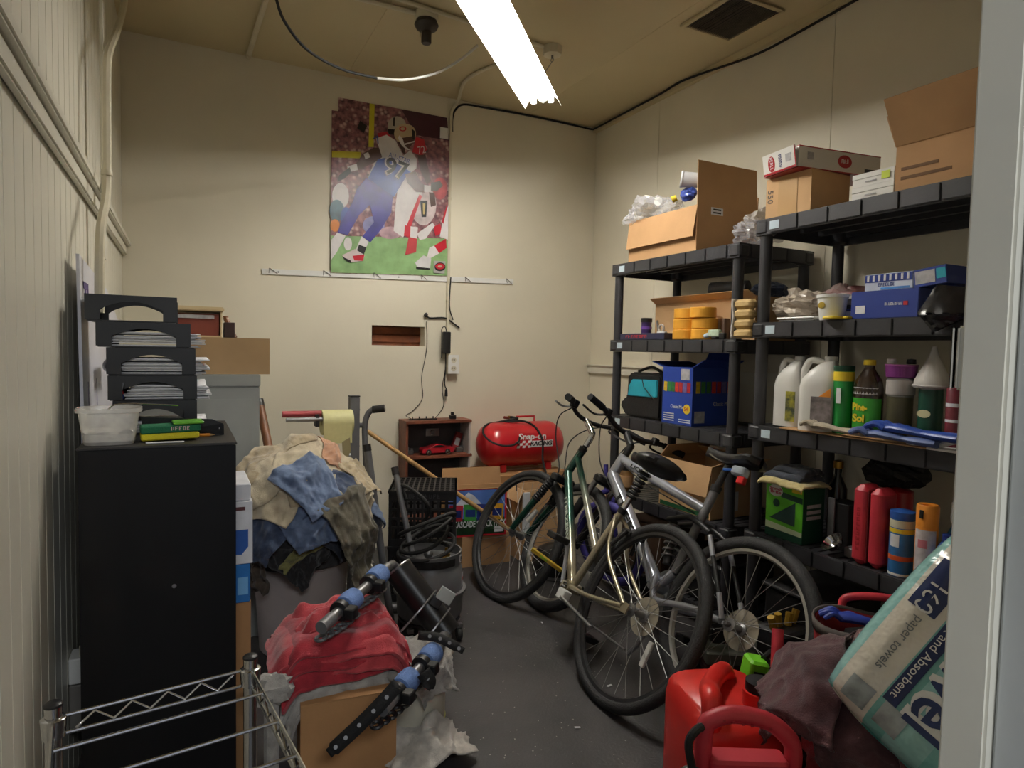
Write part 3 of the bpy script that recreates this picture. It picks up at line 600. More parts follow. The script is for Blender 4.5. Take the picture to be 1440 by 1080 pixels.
for i in range(5):
    for j in range(3): cyl_patch(-.10+.02*i, -.10+.02*(i+1), rad(75+6*j), rad(81+6*j), .0006+.0004, WHITE if (i+j) % 2 == 0 else RED, 'flag_check', .004)
# snack carton with printed front, open
y0 = 3.40
a = pY(627, 700, y0); b = pY(712, 690, y0); zb_ = pY(640, 762, y0).z; zt_ = pY(640, 688, y0).z
MX = RZ(rad(-9), (a.x, y0, 0))
t2, q0, q1, zlow = ycart('carton', 'plain closed brown carton standing under the printed snack carton', 650, 718, 757, y0-.02, .15, 0, CARD, closed=True)
zb_ = zlow+.0055
SNK = carton('snack_carton', 'open snack carton printed with a mountain scene and red border', a.x, a.x+.36, y0, y0+.12, zb_, zt_, CARD, R=MX, flaps=[('f', 5, .10), ('l', 60, .06), ('n', 175, .001)])
t = SNK; W_, Hh = .36, zt_-zb_
def fp(u, v, d=.0012): return MX @ V((a.x+u*W_, y0-d, zb_+v*Hh))
def fpoly(nm, pts, mm, d): MB().poly([fp(u, v, d) for u, v in pts], (0, -1, 0), .0004).build(nm, mm, t, smooth=False)
fpoly('printed_border', [(0, 0), (1, 0), (1, 1), (0, 1)], col((206, 40, 52)), .0012)
fpoly('printed_sky', [(.04, .35), (.97, .35), (.97, .97), (.04, .97)], mat('print_sky', (90, 130, 210), .4, var=.2), .0018)
fpoly('printed_meadow', [(.04, .04), (.97, .04), (.97, .38), (.04, .38)], mat('print_meadow', (30, 62, 34), .4, var=.3, scale=30), .0021)
fpoly('printed_mountain', [(.12, .62), (.25, .8), (.36, .93), (.45, .86), (.62, .62)], mat('print_snow', (226, 230, 240), .4, var=.2, scale=20), .0024)
for u, cc in ((.06, (196, 40, 60)), (.29, (60, 150, 60)), (.5, (40, 50, 130)), (.73, (214, 160, 40))):
    fpoly('printed_bag', [(u+.01, .34), (u+.21, .33), (u+.22, .66), (u, .68)], mat('print_bag_%d' % cc[0], cc, .4, var=.2, scale=20), .0028); fpoly('printed_bag_label', [(u+.03, .42), (u+.19, .41), (u+.19, .56), (u+.03, .57)], NAVY, .0031)
text('CASCADE SNACK PACK', fp(.13, .20, .0036), fp(1, .2)-fp(0, .2), (0, 0, 1), .036, WPAPER, t, w=.31, bold=.02)
fpoly('barcode', [(.80, .07), (.95, .07), (.95, .19), (.80, .19)], WPAPER, .003)
# tall carton with torn white side behind the wheel, and cartons near the corner
ycart('carton', 'brown carton with torn white side between snack carton and bicycle wheel', 737, 800, 690, 3.33, .20, 0, CARD2, flaps=[('l', 150, .08)])
m = MB(); p = pY(737, 690, 3.33); m.box(p.x-.012, p.x+.035, 3.313, 3.327, p.z-.25, p.z-.01); tag(m.build('torn_sheet', WPAPER, smooth=False, bevel=.003), 'strip of torn white sheet against a brown carton behind the wheel', 'sheet')
# ------------------------------------------------------------------ left side: cabinet and what stands on it
cx0, cx1, cy0, cy1, czt = -.222, .120, 1.79, 2.32, 1.0
t = thing('filing_cabinet', 'tall black metal cabinet standing against the beaded board wall', 'cabinet', ((cx0+cx1)/2, (cy0+cy1)/2, 0))
MB().box(cx0, cx1, cy0+.012, cy1, 0, czt-.006).build('body', BLACKM, t, bevel=.003)
MB().box(cx0-.002, cx1+.002, cy0, cy1+.002, czt-.0055, czt).build('top_panel', mat('lighter_black_top', (48, 46, 45), .5, var=.15), t, bevel=.0015)  # top panel in a lighter black than the body
MB().box(cx0+.002, cx1-.002, cy0, cy0+.0115, .01, czt-.006).build('back_panel', BLACKM, t, bevel=.001)
for px, py in ((245, 824), (262, 1003)): p = pY(px, py, cy0); MB().lathe([(.0055, 0), (.0045, .0015), (0, .002)], (p.x, cy0-.0002, p.z), 12, ax=(0, -1, 0)).build('rivet', STEEL, t)
# tub of white powder with a spoon
def superlathe(m, prof, c, sx, sy, n=32, e=4):
    vs = []; fs = []
    for r, z in prof:
        for k in range(n):
            a = 2*pi*k/n; q = (abs(cos(a))**e+abs(sin(a))**e)**(-1/e); vs.append((c[0]+cos(a)*q*r*sx, c[1]+sin(a)*q*r*sy, c[2]+z))
    for i in range(len(prof)-1):
        for k in range(n): k2 = (k+1) % n; fs.append((i*n+k, i*n+k2, (i+1)*n+k2, (i+1)*n+k))
    fs.append(tuple(reversed(range(n)))); m.add(vs, fs); return m
TUBM = film('tub_plastic', (236, 232, 224), .42, .3)
c = V((pZ(160, 616, czt).x, cy0+.075, czt+.0005)); 
t = thing('plastic_tub', 'clear plastic food tub holding white powder on the black cabinet', 'tub', c)
superlathe(MB(), [(.052, 0), (.054, .004), (.064, .078), (.070, .079), (.070, .088), (.067, .089), (.063, .080), (.055, .008), (.02, .006)], c, 1.0, .80).build('tub_wall', TUBM, t)
m = MB(); superlathe(m, [(.0525, .009), (.0555, .026)], c, .98, .78); m.grid(lambda u, v: (c.x+(u-.5)*.104, c.y+(v-.5)*.082, c.z+.024+.02*mnoise.noise(V((u*4, v*4, 2)))+.008), 12, 10); m.build('powder', mat('white_powder', (232, 226, 218), .9, var=.12, scale=40, bump=.5), t)
MB().tube(arc([c+V((-.02, -.01, .05)), c+V((.0, .0, .086)), c+V((.03, .012, .096)), c+V((.15, .03, .088))], 5), [.003]*16, 6, flat=.6).build('spoon', CHROME, t)
# sponge packet, pencil, paper scrap, pen tray
SR = RZ(rad(6), (0, 0, 0))
a = pZ(203, 612, czt); b = pZ(278, 600, czt)
R = frame((a.x, cy0+.055, czt+.004), V((b.x-a.x, .012, 0)), (0, 1, 0)); Wd = b.x-a.x
t = thing('sponge_packet', 'packet of yellow and green scrubbing sponges on the black cabinet', 'sponges', R @ V((Wd/2, .03, 0)))
MB(R).rbox(0, Wd, 0, .065, 0, .016, .006, R=Matrix.Rotation(-.02, 4, 'Y')).build('yellow_sponge', mat('sponge_yellow', (226, 210, 40), .8, bump=.5, bscale=300), t)
MB(R).rbox(.0, Wd+.004, .004, .065, .0165, .036, .006, R=Matrix.Rotation(-.02, 4, 'Y')).build('green_scourer', mat('sponge_green', (26, 108, 72), .8, bump=.4, bscale=300), t)
MB(R).rbox(Wd*.55, Wd+.012, -.002, .064, .0372, .043, .005, R=Matrix.Rotation(-.02, 4, 'Y')).build('wrapper_end', mat('wrapper_green', (120, 200, 60), .3, var=.2), t)
marks(R @ V((Wd*.5, .0025, .024)), R.col[0].xyz, (0, 0, 1), .010, .045, mat('pale_pink_print', (206, 170, 166), .5), t, 5, 2)
p = R @ V((Wd*.3, -.012, -.0035)); tag(MB().rbox(p.x-.03, p.x+.055, p.y-.012, p.y+.002, czt+.0006, czt+.003, .004).build('paper_scrap', WPAPER), 'torn white paper scrap in front of the sponges', 'paper')
p = R @ V((Wd+.008, .02, 0)); t = thing('pencil', 'short orange pencil poking out behind the sponges', 'pencil', p); MB().tube([(p.x-.02, p.y+.055, czt+.0045), (p.x+.02, p.y+.05, czt+.0045)], .004, 6).build('shaft', ORANGE, t); MB().tube([(p.x+.02, p.y+.05, czt+.0045), (p.x+.032, p.y+.0485, czt+.0045)], [.004, .0008], 6).build('tip', WOOD, t)
a = pY(200, 575, 1.965); b = pY(316, 580, 1.965)
t = thing('pen_tray', 'shallow black plastic tray lying in front of the letter trays', 'tray', ((a.x+b.x)/2, 1.96, czt))
m = MB(); x0, x1 = a.x, b.x-.003; m.box(x0, x1, 1.945, 2.005, czt+.0005, czt+.004); m.poly([(x0, 1.945, czt+.0045), (x1, 1.945, czt+.0045), (x1-.004, 1.94, czt+.034), (x1-.03, 1.94, czt+.046), (x0, 1.94, czt+.055)], (0, -1, 0), -.004); m.box(x1-.004, x1, 1.946, 2.004, czt+.0045, czt+.03); m.build('tray_body', BLACKP, t, smooth=False)
MB().lathe([(.002, 0), (0, .001)], (x1-.012, 1.9355, czt+.02), 8, ax=(0, -1, 0)).build('rivet', STEEL, t)
# stack of letter trays with papers
TY = 2.02; tr = [(118, 249, 412, 457), (134, 268, 451, 491), (149, 275, 488, 530), (151, 277, 528, 566), (158, 277, 564, 592)]
TN = ['topmost black letter tray of the stack, empty', 'second black letter tray from the top of the stack, holding papers', 'middle black letter tray of the stack, holding papers', 'fourth black letter tray from the top, with a red-capped bottle', 'bottom black letter tray of the stack on the cabinet']
zz = [pY(p[0], p[2], TY).z for p in tr]+[czt+.001]
for i, (l, r, yt, yb) in enumerate(tr):
    x0, x1 = pY(l, yt, TY).x, pY(r, yt, TY).x; z1, z0 = zz[i]-.0005, zz[i+1]+.0005; h = z1-z0; D_ = .235
    if i == 0: z0 = zz[1]+.0005; h = z1-z0
    t = thing('letter_tray', TN[i], 'tray', ((x0+x1)/2, TY+D_/2, z0), 'stacked letter trays'); Ln = x1-x0
    MB().box(x0+.004, x1-.004, TY+.004, TY+D_-.004, z0, z0+.003).build('tray_floor', BLACKP, t, smooth=False)
    for yy in (TY, TY+D_-.004):
        out = [(0, 0), (Ln, 0), (Ln-.006 if i else Ln, h), (0, h)]
        m = MB(); N = 14
        top = [(Ln*.16+(Ln*.68)*k/N, h*(.16+.62*sin(pi*min(1, .15+.7*k/N)))*(1 if i < 1 else .96)) for k in range(N+1)]
        # side wall with an arched hand opening: strips above the arch, posts either side
        def st(x, za, zb_): return (x0+x, yy, z0+za), (x0+x, yy, z0+zb_)
        cols_ = [(0, .003, h), (Ln*.16, .003, h)]
        for (ax_, az) in top: cols_.append((ax_, max(az, h*.45), h))
        cols_ += [(Ln*.84, .003, h), (Ln, .003, h)]
        vs = []; fs = []
        for x, za, zb_ in cols_: vs += list(st(x, za, zb_))
        for k in range(len(cols_)-1): fs.append((2*k, 2*k+2, 2*k+3, 2*k+1))
        m.add(vs, fs); m.build('side_wall', BLACKP, t, smooth=False, solid=.004)
    MB().box(x0, x0+.003, TY+.0045, TY+D_-.0045, z0+.0035, z0+h).build('end_wall', BLACKP, t, smooth=False)
    if i in (1, 2, 3, 4):
        hh = h*(.62 if i < 4 else .3); ns = 12; tp = thing('paper_pile', ['', 'pile of papers in the second letter tray from the top', 'pile of papers in the middle letter tray', 'wavy pile of papers in the fourth letter tray', 'few white sheets in the bottom letter tray'][i], 'papers', ((x0+x1)/2, TY+.12, z0+.0035), 'papers in the letter trays')
        for k in range(ns):
            rr = random.Random(i*50+k); ex = x1+.012+rr.random()*.026; z = z0+.0035+hh*k/ns; wv = .006 if i == 3 else .002
            g = MB(); a0 = x0+.03+rr.random()*.01+(k/ns)*.02*(i == 3)
            top_ = hh/ns*.8
            g.grid(lambda u, v: (a0+(ex-a0)*u, TY+.008+(D_-.02)*v, z+wv*u*u*sin(k+3*v)*(k/ns)), 6, 3)
            g.build('sheet', WPAPER if k % 3 else GPAPER, tp, solid=top_)
p = pY(160, 560, TY+.03); t = thing('small_bottle', 'little bottle with a red cap and blue collar in the fourth letter tray', 'bottle', (p.x, TY+.04, zz[4]+.005))
MB().lathe([(.012, 0), (.013, .003), (.013, .012), (0, .0125)], (p.x+.012, TY+.018, zz[4]+.0045), 14).build('body', NAVY, t); MB().lathe([(.012, 0), (.011, .008), (.006, .013), (0, .014)], (p.x+.012, TY+.018, zz[4]+.0175), 14).build('cap', REDP, t)
# whiteboard leaning on the wall, rolled paper
y0, y1 = 2.10, 3.25
t = thing('whiteboard', 'white board with purple lettering leaning on the beaded board wall', 'board', (-.245, 2.6, .0))
LM = frame((-.235, y0, 0), (0, 1, 0), V((-.022, 0, 1.48)))
hb = pX(110, 360, -.258).z
m = MB(LM); m.add([(0, 0, 0), (y1-y0, 0, 0), (y1-y0, hb*.90, 0), (y1-y0-.45, hb*.97, 0), (0, hb, 0), (0, 0, .008), (y1-y0, 0, .008), (y1-y0, hb*.9, .008), (y1-y0-.45, hb*.97, .008), (0, hb, .008)], [(4, 3, 2, 1, 0), (5, 6, 7, 8, 9), (0, 1, 6, 5), (1, 2, 7, 6), (2, 3, 8, 7), (3, 4, 9, 8), (4, 0, 5, 9)]); m.build('panel', mat('white_board_face', (222, 222, 232), .35, var=.03), t, smooth=False)
PUR = mat('purple_ink', (82, 62, 130), .5)
text('Th', LM @ V((.06, hb-.16, .0092)), LM.col[0].xyz, LM.col[1].xyz, .09, PUR, t, bold=.03)
marks(LM @ V((.28, hb-.16, .0085)), LM.col[0].xyz, LM.col[1].xyz, .05, .20, PUR, t, 4, 3)
for u in (.10, .30): MB(LM).box(u, u+.006, hb-.55, hb-.35, .0085, .009).build('ink_stroke', PUR, t, smooth=False)
p = pY(136, 514, 2.36)
t = thing('paper_roll', 'rolled white paper tube lying behind the letter trays', 'paper roll', p)
m = MB()
def spiral(u, v): a = u*2*pi*2.6; r = .022+.005*u; return (max(p.x, -.195)+cos(a)*r, 2.34+v*.2, p.z+sin(a)*r)
m.grid(spiral, 48, 1); m.build('sheet', WPAPER, t, solid=.0008)
# grey storage cabinet behind, with carton and box of folders on top
GX0, GX1, GY0, GY1 = -.185, pY(365, 540, 2.920).x, 2.920, 3.370; gz = pY(365, 527, 2.920).z
GC = mat('grey_cabinet_paint', (152, 156, 152), .45, var=.04)
t = thing('storage_cabinet', 'pale grey cabinet behind the black cabinet with a carton on top', 'cabinet', ((GX0+GX1)/2, 3.140, 0))
MB().box(GX0, GX1, GY0, GY1, 0, gz-.051).build('body', GC, t, bevel=.003); MB().box(GX0-.004, GX1+.004, GY0-.004, GY1+.002, gz-.05, gz).build('lid', GC, t, bevel=.004)
MB().box(GX0+.03, GX1-.03, GY0-.006, GY0-.0005, .1, gz-.10).build('door', GC, t, bevel=.002)
x0 = pY(255, 480, 2.940).x; x1 = pY(381, 480, 2.940).x; zt = pY(381, 478, 2.940).z
carton('carton', 'low tan carton lying on the grey cabinet', x0, x1-.005, 2.940, 3.220, gz+.001, zt, mat('cardboard_dull', (176, 146, 106), .85, var=.06), closed=True)
zt += .006
a = pY(240, 440, 3.040); b = pY(312, 440, 3.040); zq = pY(300, 432, 3.040).z
t = thing('folder_box', 'cream box file with rust-coloured folders on the tan carton', 'box', ((a.x+b.x)/2, 3.100, zt))
CRM = mat('cream_card', (214, 194, 150), .7, var=.05)
m = MB(); m.box(a.x, b.x, 3.020, 3.180, zt, zt+.006); m.box(a.x, b.x, 3.174, 3.180, zt+.0065, zq-.02); m.box(b.x-.006, b.x, 3.020, 3.173, zt+.0065, zq-.02); m.build('box_body', CRM, t, smooth=False)
MB().box(a.x-.004, b.x+.008, 3.012, 3.186, zq-.0195, zq).build('lid', CRM, t, bevel=.004)
for k in range(4): MB().box(a.x+.01, b.x-.012, 3.026+.035*k, 3.048+.035*k, zt+.0065, zq-.03).build('folder', mat('rust_folder', (128, 62, 48), .7, var=.12), t, smooth=False)
MB().box(a.x+.005, b.x-.03, 3.022, 3.025, zq-.05, zq-.035).build('divider', GPAPER, t, smooth=False)
a = pY(292, 477, 3.080); tag(MB().rbox(b.x+.008, b.x+.05, 3.020, 3.100, zt, zt+.065, .004).build('dark_box', mat('dark_maroon', (52, 34, 34), .5)), 'small dark maroon case between the folder box and the wooden stick', 'case')
p = pY(320, 462, 3.140); t = thing('wooden_stick', 'short brown wooden stick leaning behind the folder box', 'stick', p); MB().tube([(p.x+.03, 3.160, zt+.001), (p.x-.005, 3.190, zt+.09)], .012, 8).build('shaft', WOODD, t); MB().lathe([(.013, 0), (.012, .006), (0, .008)], (p.x-.005, 3.190, zt+.0905), 10).build('cap', WOODD, t)
# brown pole leaning to the right of the grey cabinet
a = pD(366, 572, 3.3); b = pD(392, 700, 3.1); d = (b-a); e = a+d*((0-a.z)/d.z)
t = thing('brown_pole', 'dark brown wooden pole leaning between grey cabinet and rag bin', 'pole', e); MB().tube([e, a], .022, 10).build('shaft', WOODD, t); MB().lathe([(.023, 0), (.023, .04), (0, .045)], a, 10, ax=a-b).build('end_cap', BLACKP, t)
# stack at the cabinet's right: carton, blue box, white tissue carton
x0, x1 = cx1+.006, pY(353, 720, 1.98).x; z1 = pY(352, 690, 1.98).z; z0 = pY(352, 792, 1.98).z; zb = pY(350, 850, 1.98).z
x1 = max(x1, x0+.05)
carton('carton', 'brown carton wedged low beside the black cabinet', x0, x1-.004, 1.99, 2.22, 0, zb, CARD3, closed=True)
t = thing('blue_box', 'bright blue box wedged between brown carton and white carton', 'box', ((x0+x1)/2, 2.1, zb+.006)); MB().rbox(x0, x1-.006, 1.985, 2.2, zb+.006, z0-.001, .004).build('body', mat('bright_blue_card', (40, 120, 196), .5), t); MB().box(x0+.01, x1-.012, 1.9835, 1.9845, zb+.03, z0-.04).build('label', mat('label_lightblue', (120, 180, 230), .5), t, smooth=False)
t = thing('white_carton', 'white carton with blue shield print beside the black cabinet', 'box', ((x0+x1)/2, 2.08, z0)); MB().rbox(x0, x1, 1.98, 2.2, z0, z1-.03, .003).build('body', WPAPER, t); MB().rbox(x0, x1-.004, 1.985, 2.2, z1-.0295, z1+.02, .006).build('lid', WPAPER, t)
MB().poly([(x0+.002, 1.9785, z0+.10), (x1-.012, 1.9785, z0+.10), (x1-.012, 1.9785, z0+.05), (x0+.02, 1.9785, z0+.028), (x0+.002, 1.9785, z0+.03)], (0, -1, 0), .001).build('shield_print', BLUE, t, smooth=False)
MB().box(x0+.004, x1-.02, 1.978, 1.979, z1-.055, z1-.045).build('maroon_print', mat('print_maroon', (96, 50, 52), .5), t, smooth=False)
# wall box on the left wall behind the wire shelf
a = pX(122, 935, XL+.04); t = thing('wall_box', 'white plastic wall socket box low on the beaded board wall', 'socket', a); MB().rbox(XL+.0015, XL+.05, a.y-.035, a.y+.04, a.z-.035, a.z+.035, .006).build('body', WHITE, t); MB().rbox(XL+.0015, XL+.04, a.y-.03, a.y+.03, a.z-.17, a.z-.04, .006).build('cover', mat('grey_cover', (130, 126, 120), .5), t)
m = MB(); m.tube([(XL+.03, a.y-.01, a.z+.035), (XL+.03, a.y-.01, a.z+.06)], .006, 8); m.build('stub', PIPEP, t)

# ------------------------------------------------------------------ chrome wire shelf in the foreground
ZW = .63
A = pZ(75, 1010, ZW); B = pZ(352, 940, ZW); Cc = pZ(430, 1085, ZW); A = V((max(A.x, XL+.035), A.y, ZW))
dC = (Cc-B).normalized(); Dp = .42; Cc = B+dC*Dp; Dd = A+dC*Dp
t = thing('wire_shelf', 'chrome wire shelving rack low in front of the black cabinet', 'wire shelf', ((A.x+B.x)/2, (A.y+Cc.y)/2, 0))
for p in (A, B, Cc, Dd):
    q = MB().tube([(p.x, p.y, 0.012), (p.x, p.y, ZW+.02)], .0125, 12).build('post', CHROME, t)
    MB().lathe([(.0135, 0), (.0135, .004), (.010, .007), (0, .0075)], (p.x, p.y, ZW+.0202), 14).build('post_cap', BLACKP, q)
    MB().lathe([(.0165, -.032), (.019, .0), (.0165, .002)], (p.x, p.y, ZW), 14).build('collar', CHROME, q)
    MB().lathe([(.014, 0), (.012, .012), (0, .0121)], (p.x, p.y, 0.0), 12).build('foot', BLACKP, q)
def truss(p, q, z, nm='truss_rail'):
    d = (q-p); Ln = d.length; d.normalize(); m = MB(); P = p+d*.017; Q = q-d*.017
    for zz_ in (0, -.03): m.tube([V((P.x, P.y, z+zz_)), V((Q.x, Q.y, z+zz_))], .0032, 8)
    k = max(4, int(Ln/.03)); m.tube([P.lerp(Q, (i+.5)/k)+V((0, 0, z-p.z-(.004 if i % 2 else .026))) for i in range(k)], .0022, 6); m.build(nm, CHROME, t)
for z in (ZW, .16):
    for p, q in ((A, B), (B, Cc), (Cc, Dd), (Dd, A)): truss(p, q, z)
    for k in range(1, 4): p, q = A.lerp(Dd, k/4), B.lerp(Cc, k/4); MB().tube([V((p.x, p.y, z)), V((q.x, q.y, z))], .003, 8).build('cross_wire', CHROME, t)

# ------------------------------------------------------------------ cloth helper
def cloth_mat(name, c, c2=None, sc=26, bump=.5): return mat(name, c, .95, var=.22, scale=sc, bump=bump, bscale=320, col2=c2, sheen=.3)
def drape(name, label, cen, hf, R0, p0, size, rot, mm, off, seed, amp=.012, thick=.004, n=26, group=None, fold=(14, 5), cat='rag', zmin=.02, bulk=1.0):
    """rag laid over a mound: hf(s) gives (radius, height) at arc length s from the mound's top; p0 = polar (arc, azimuth) of its middle"""
    m = MB(); s0, ph = p0; ox, oy = s0*cos(ph), s0*sin(ph); cr_, sr_ = cos(rot), sin(rot); rr = random.Random(seed)
    jag = [rr.uniform(-.07, .07) for _ in range(8)]
    def fn(u, v):
        a, b = (u-.5)*size[0], (v-.5)*size[1]
        a *= 1+.12*mnoise.noise(V((v*3, seed, 1)))+.08*sin(3*v+seed); b *= 1+.12*mnoise.noise(V((u*3, seed, 5)))
        x, y = ox+a*cr_-b*sr_, oy+a*sr_+b*cr_
        s = sqrt(x*x+y*y); az = atan2(y, x); r, z = hf(s)
        P = V((cos(az)*s*7, sin(az)*s*7, 0)); base = mnoise.noise(P*.55+V((2, 5, 1)))+.5*mnoise.noise(P*1.5); rg = 1-2*abs(mnoise.noise(P*1.1+V((9, 1, 4)))); rg2 = 1-2*abs(mnoise.noise(P*2.6+V((1, 7, 2)))); base += .9*rg*rg*rg+.55*rg2+.28*(1-2*abs(mnoise.noise(P*5.5+V((4, 4, 8)))))
        e = mnoise.noise(V((u*fold[0]*.3+seed*3.1, v*fold[1]*.3, seed)))+.5*mnoise.noise(V((u*fold[0]*.8, v*fold[1]*.8, seed*1.7)))+.3*mnoise.noise(V((u*20, v*20, seed)))
        own = amp*.5*min(1.4, max(0, .5+e+.6*(1-3*abs(mnoise.noise(V((u*3.5+seed, v*1.6, seed*2.3)))))))
        dsp = off+own+.024*base*bulk
        up = max(0, 1-s/max(R0, .01))
        return (cen[0]+(r+dsp*(1-up*.6))*cos(az), cen[1]+(r+dsp*(1-up*.6))*sin(az), max(zmin, z+dsp*up*1.25-.012*e*(1-up)*amp*20))
    m.grid(fn, n, n); o = m.build(name, mm, solid=thick, ang=80)
    return tag(o, label, cat, group)
# rag bin
bc = V((pD(424, 800, 2.72).x, pD(424, 800, 2.72).y, 0)); BR_, BH = .195, .44
t = thing('rag_bin', 'tall white plastic bin overflowing with rags', 'bin', bc)
MB().lathe([(.155, 0), (.165, .01), (.185, .30), (BR_, BH-.05), (BR_+.006, BH-.048), (BR_+.007, BH-.02), (BR_+.002, BH-.018), (BR_+.006, BH), (BR_-.004, BH), (BR_-.008, BH-.02), (.178, .3), (.15, .012), (0, .012)], bc, 40).build('bin_wall', mat('greyed_white_plastic', (176, 166, 162), .45, var=.06), t)
MB().torus(bc+V((0, 0, BH-.075)), BR_-.001, .005, (0, 0, 1), 40, 6).build('rim_band', MATS['greyed_white_plastic'], t)
RB, HB_, Zc = .245, .205, BH+.07
def hf(s):
    q = 1.22*HB_*1.15
    if s < q: a = s/q*pi/2; return RB*sin(a)*.98, Zc+HB_*cos(a)
    return RB-.02*min(1, (s-q)/.2), Zc-(s-q)
def az(px, py):  # azimuth and arc of the mound point seen at a pixel
    best = None
    for i in range(0, 36):
        for j in range(1, 30):
            ph = 2*pi*i/36; s = .025*j; r, z = hf(s); P = V((bc.x+r*cos(ph), bc.y+r*sin(ph), z)); v = P-CAM; d = v.dot(FW)
            x, y = 720+F*v.dot(RT)/d, 540-F*v.dot(UP)/d; facing = (bc-P).xy.dot(V((v.x, v.y)))
            if facing < -.02: continue
            e_ = (x-px)**2+(y-py)**2
            if best is None or e_ < best[0]: best = (e_, s, ph)
    return best[1], best[2]
MB().ball((bc.x, bc.y, BH-.02), .17, 16, sz=.9).build('rag_filling', cloth_mat('rag_filling', (60, 58, 58)), t, label='dark crumpled rags filling the bin')
m = MB(); m.grid(lambda u, v: (bc.x+hf(v*.40)[0]*.93*cos(u*2*pi), bc.y+hf(v*.40)[0]*.93*sin(u*2*pi), hf(v*.40)[1]-.02), 32, 10); m.build('rag_mound', MATS['rag_filling'], t, label='dark rags heaped above the rim')
CREAM = cloth_mat('cloth_cream', (206, 194, 166), (168, 154, 128)); TANC = cloth_mat('cloth_tan', (188, 172, 142), (150, 134, 106)); DEN = cloth_mat('cloth_denim', (112, 130, 160), (72, 88, 116)); DEN2 = cloth_mat('cloth_denim_dark', (70, 84, 110), (42, 52, 74)); NAV = cloth_mat('cloth_navy', (44, 50, 62), (26, 30, 40)); OLV = cloth_mat('cloth_olive', (96, 90, 74), (64, 60, 48)); BLKC = cloth_mat('cloth_black', (34, 33, 34), (20, 20, 22)); BRN = cloth_mat('cloth_brown', (92, 80, 68), (62, 52, 44)); OGR = cloth_mat('cloth_olive_green', (138, 136, 84), (100, 98, 56)); LGR = cloth_mat('cloth_light_grey', (168, 164, 158), (128, 124, 118)); RDC = cloth_mat('cloth_red', (168, 40, 52), (126, 26, 38)); RDC2 = cloth_mat('cloth_pink_red', (186, 66, 72), (150, 46, 54)); MARC = cloth_mat('cloth_mauve', (128, 84, 84), (100, 64, 66)); WHC = cloth_mat('cloth_white', (206, 200, 190), (164, 158, 150)); DMAR = cloth_mat('cloth_dark_mauve', (92, 58, 64), (68, 42, 48))
RG = 'rags heaped on the bin'
rags = [ # pixel of middle, size, rotation, material, offset, label, amp
 ((372, 735), (.26, .26), .2, BLKC, .000, 'black rag hanging down the left of the rag heap', .014),
 ((362, 790), (.16, .24), .1, BRN, .008, 'brown rag hanging lowest at the left of the rag heap', .012),
 ((425, 770), (.24, .22), .9, BLKC, .004, 'charcoal rag with a folded corner hanging over the bin rim', .014),
 ((430, 775), (.05, .20), -1.0, OGR, .022, 'narrow olive-green strip of cloth over the bin rim', .006),
 ((500, 770), (.10, .24), .1, WHC, .006, 'greyish white rag dangling at the right of the bin', .014),
 ((470, 715), (.26, .30), .4, NAV, .008, 'dark navy rag on the right of the rag heap', .014),
 ((515, 700), (.20, .22), -.2, NAV, .012, 'charcoal blue rag falling down the right shoulder of the heap', .014),
 ((348, 668), (.26, .20), .5, DEN2, .008, 'dark blue crumpled rag at the left shoulder of the heap', .022),
 ((348, 650), (.22, .16), .8, DEN, .022, 'pale blue crumpled rag at the top left of the heap', .022),
 ((495, 690), (.20, .20), .7, DEN, .022, 'faded denim scrap with frayed edge on the right of the heap', .014),
 ((400, 725), (.16, .30), -.5, DEN2, .018, 'twisted dark denim rag trailing down the middle of the heap', .020),
 ((440, 735), (.17, .14), .3, DEN, .024, 'small blue jersey scrap in the middle of the heap', .010),
 ((455, 655), (.34, .26), .3, TANC, .016, 'mottled tan towel across the top of the heap', .022),
 ((385, 690), (.22, .20), .1, CREAM, .020, 'cream towelling rag folded over the left of the heap', .012),
 ((410, 650), (.34, .18), .2, CREAM, .032, 'long cream rag bunched along the top of the heap', .026),
 ((470, 640), (.32, .22), -.1, CREAM, .036, 'ribbed cream towel crowning the right of the heap', .026),
 ((434, 706), (.11, .14), .5, DEN, .036, 'light blue denim rag bunched in front of the cream towels', .020),
 ((372, 668), (.14, .16), .7, TANC, .0, 'small tan flannel scrap on the left shoulder of the heap', .016),
 ((448, 668), (.14, .05), .3, cloth_mat('cloth_peach', (196, 150, 118), (160, 116, 90)), .0, 'thin peach strip of cloth between the cream towels', .010),
 ((505, 668), (.14, .10), -.3, TANC, .0, 'tan towel end hanging at the right of the heap', .018),
 ((470, 705), (.10, .10), .8, DEN2, .0, 'dark denim pocket scrap beside the olive towel', .012),
 ((480, 768), (.15, .36), .16, OLV, .036, 'dark olive towel hanging long over the bin front', .010),
]
for k, (px, sz, ro, mm, of, lb, am) in enumerate(rags):
    s0, ph = az(*px)
    drape('rag', lb, bc, hf, .3, (s0, ph), sz, ph+pi/2+ro, mm, (.004+.005*k if k < 12 else (.064, .070, .082, .084, .100, .092, .100, .094, .094, .106)[k-12]), k+1, amp=am, group=RG, n=44)

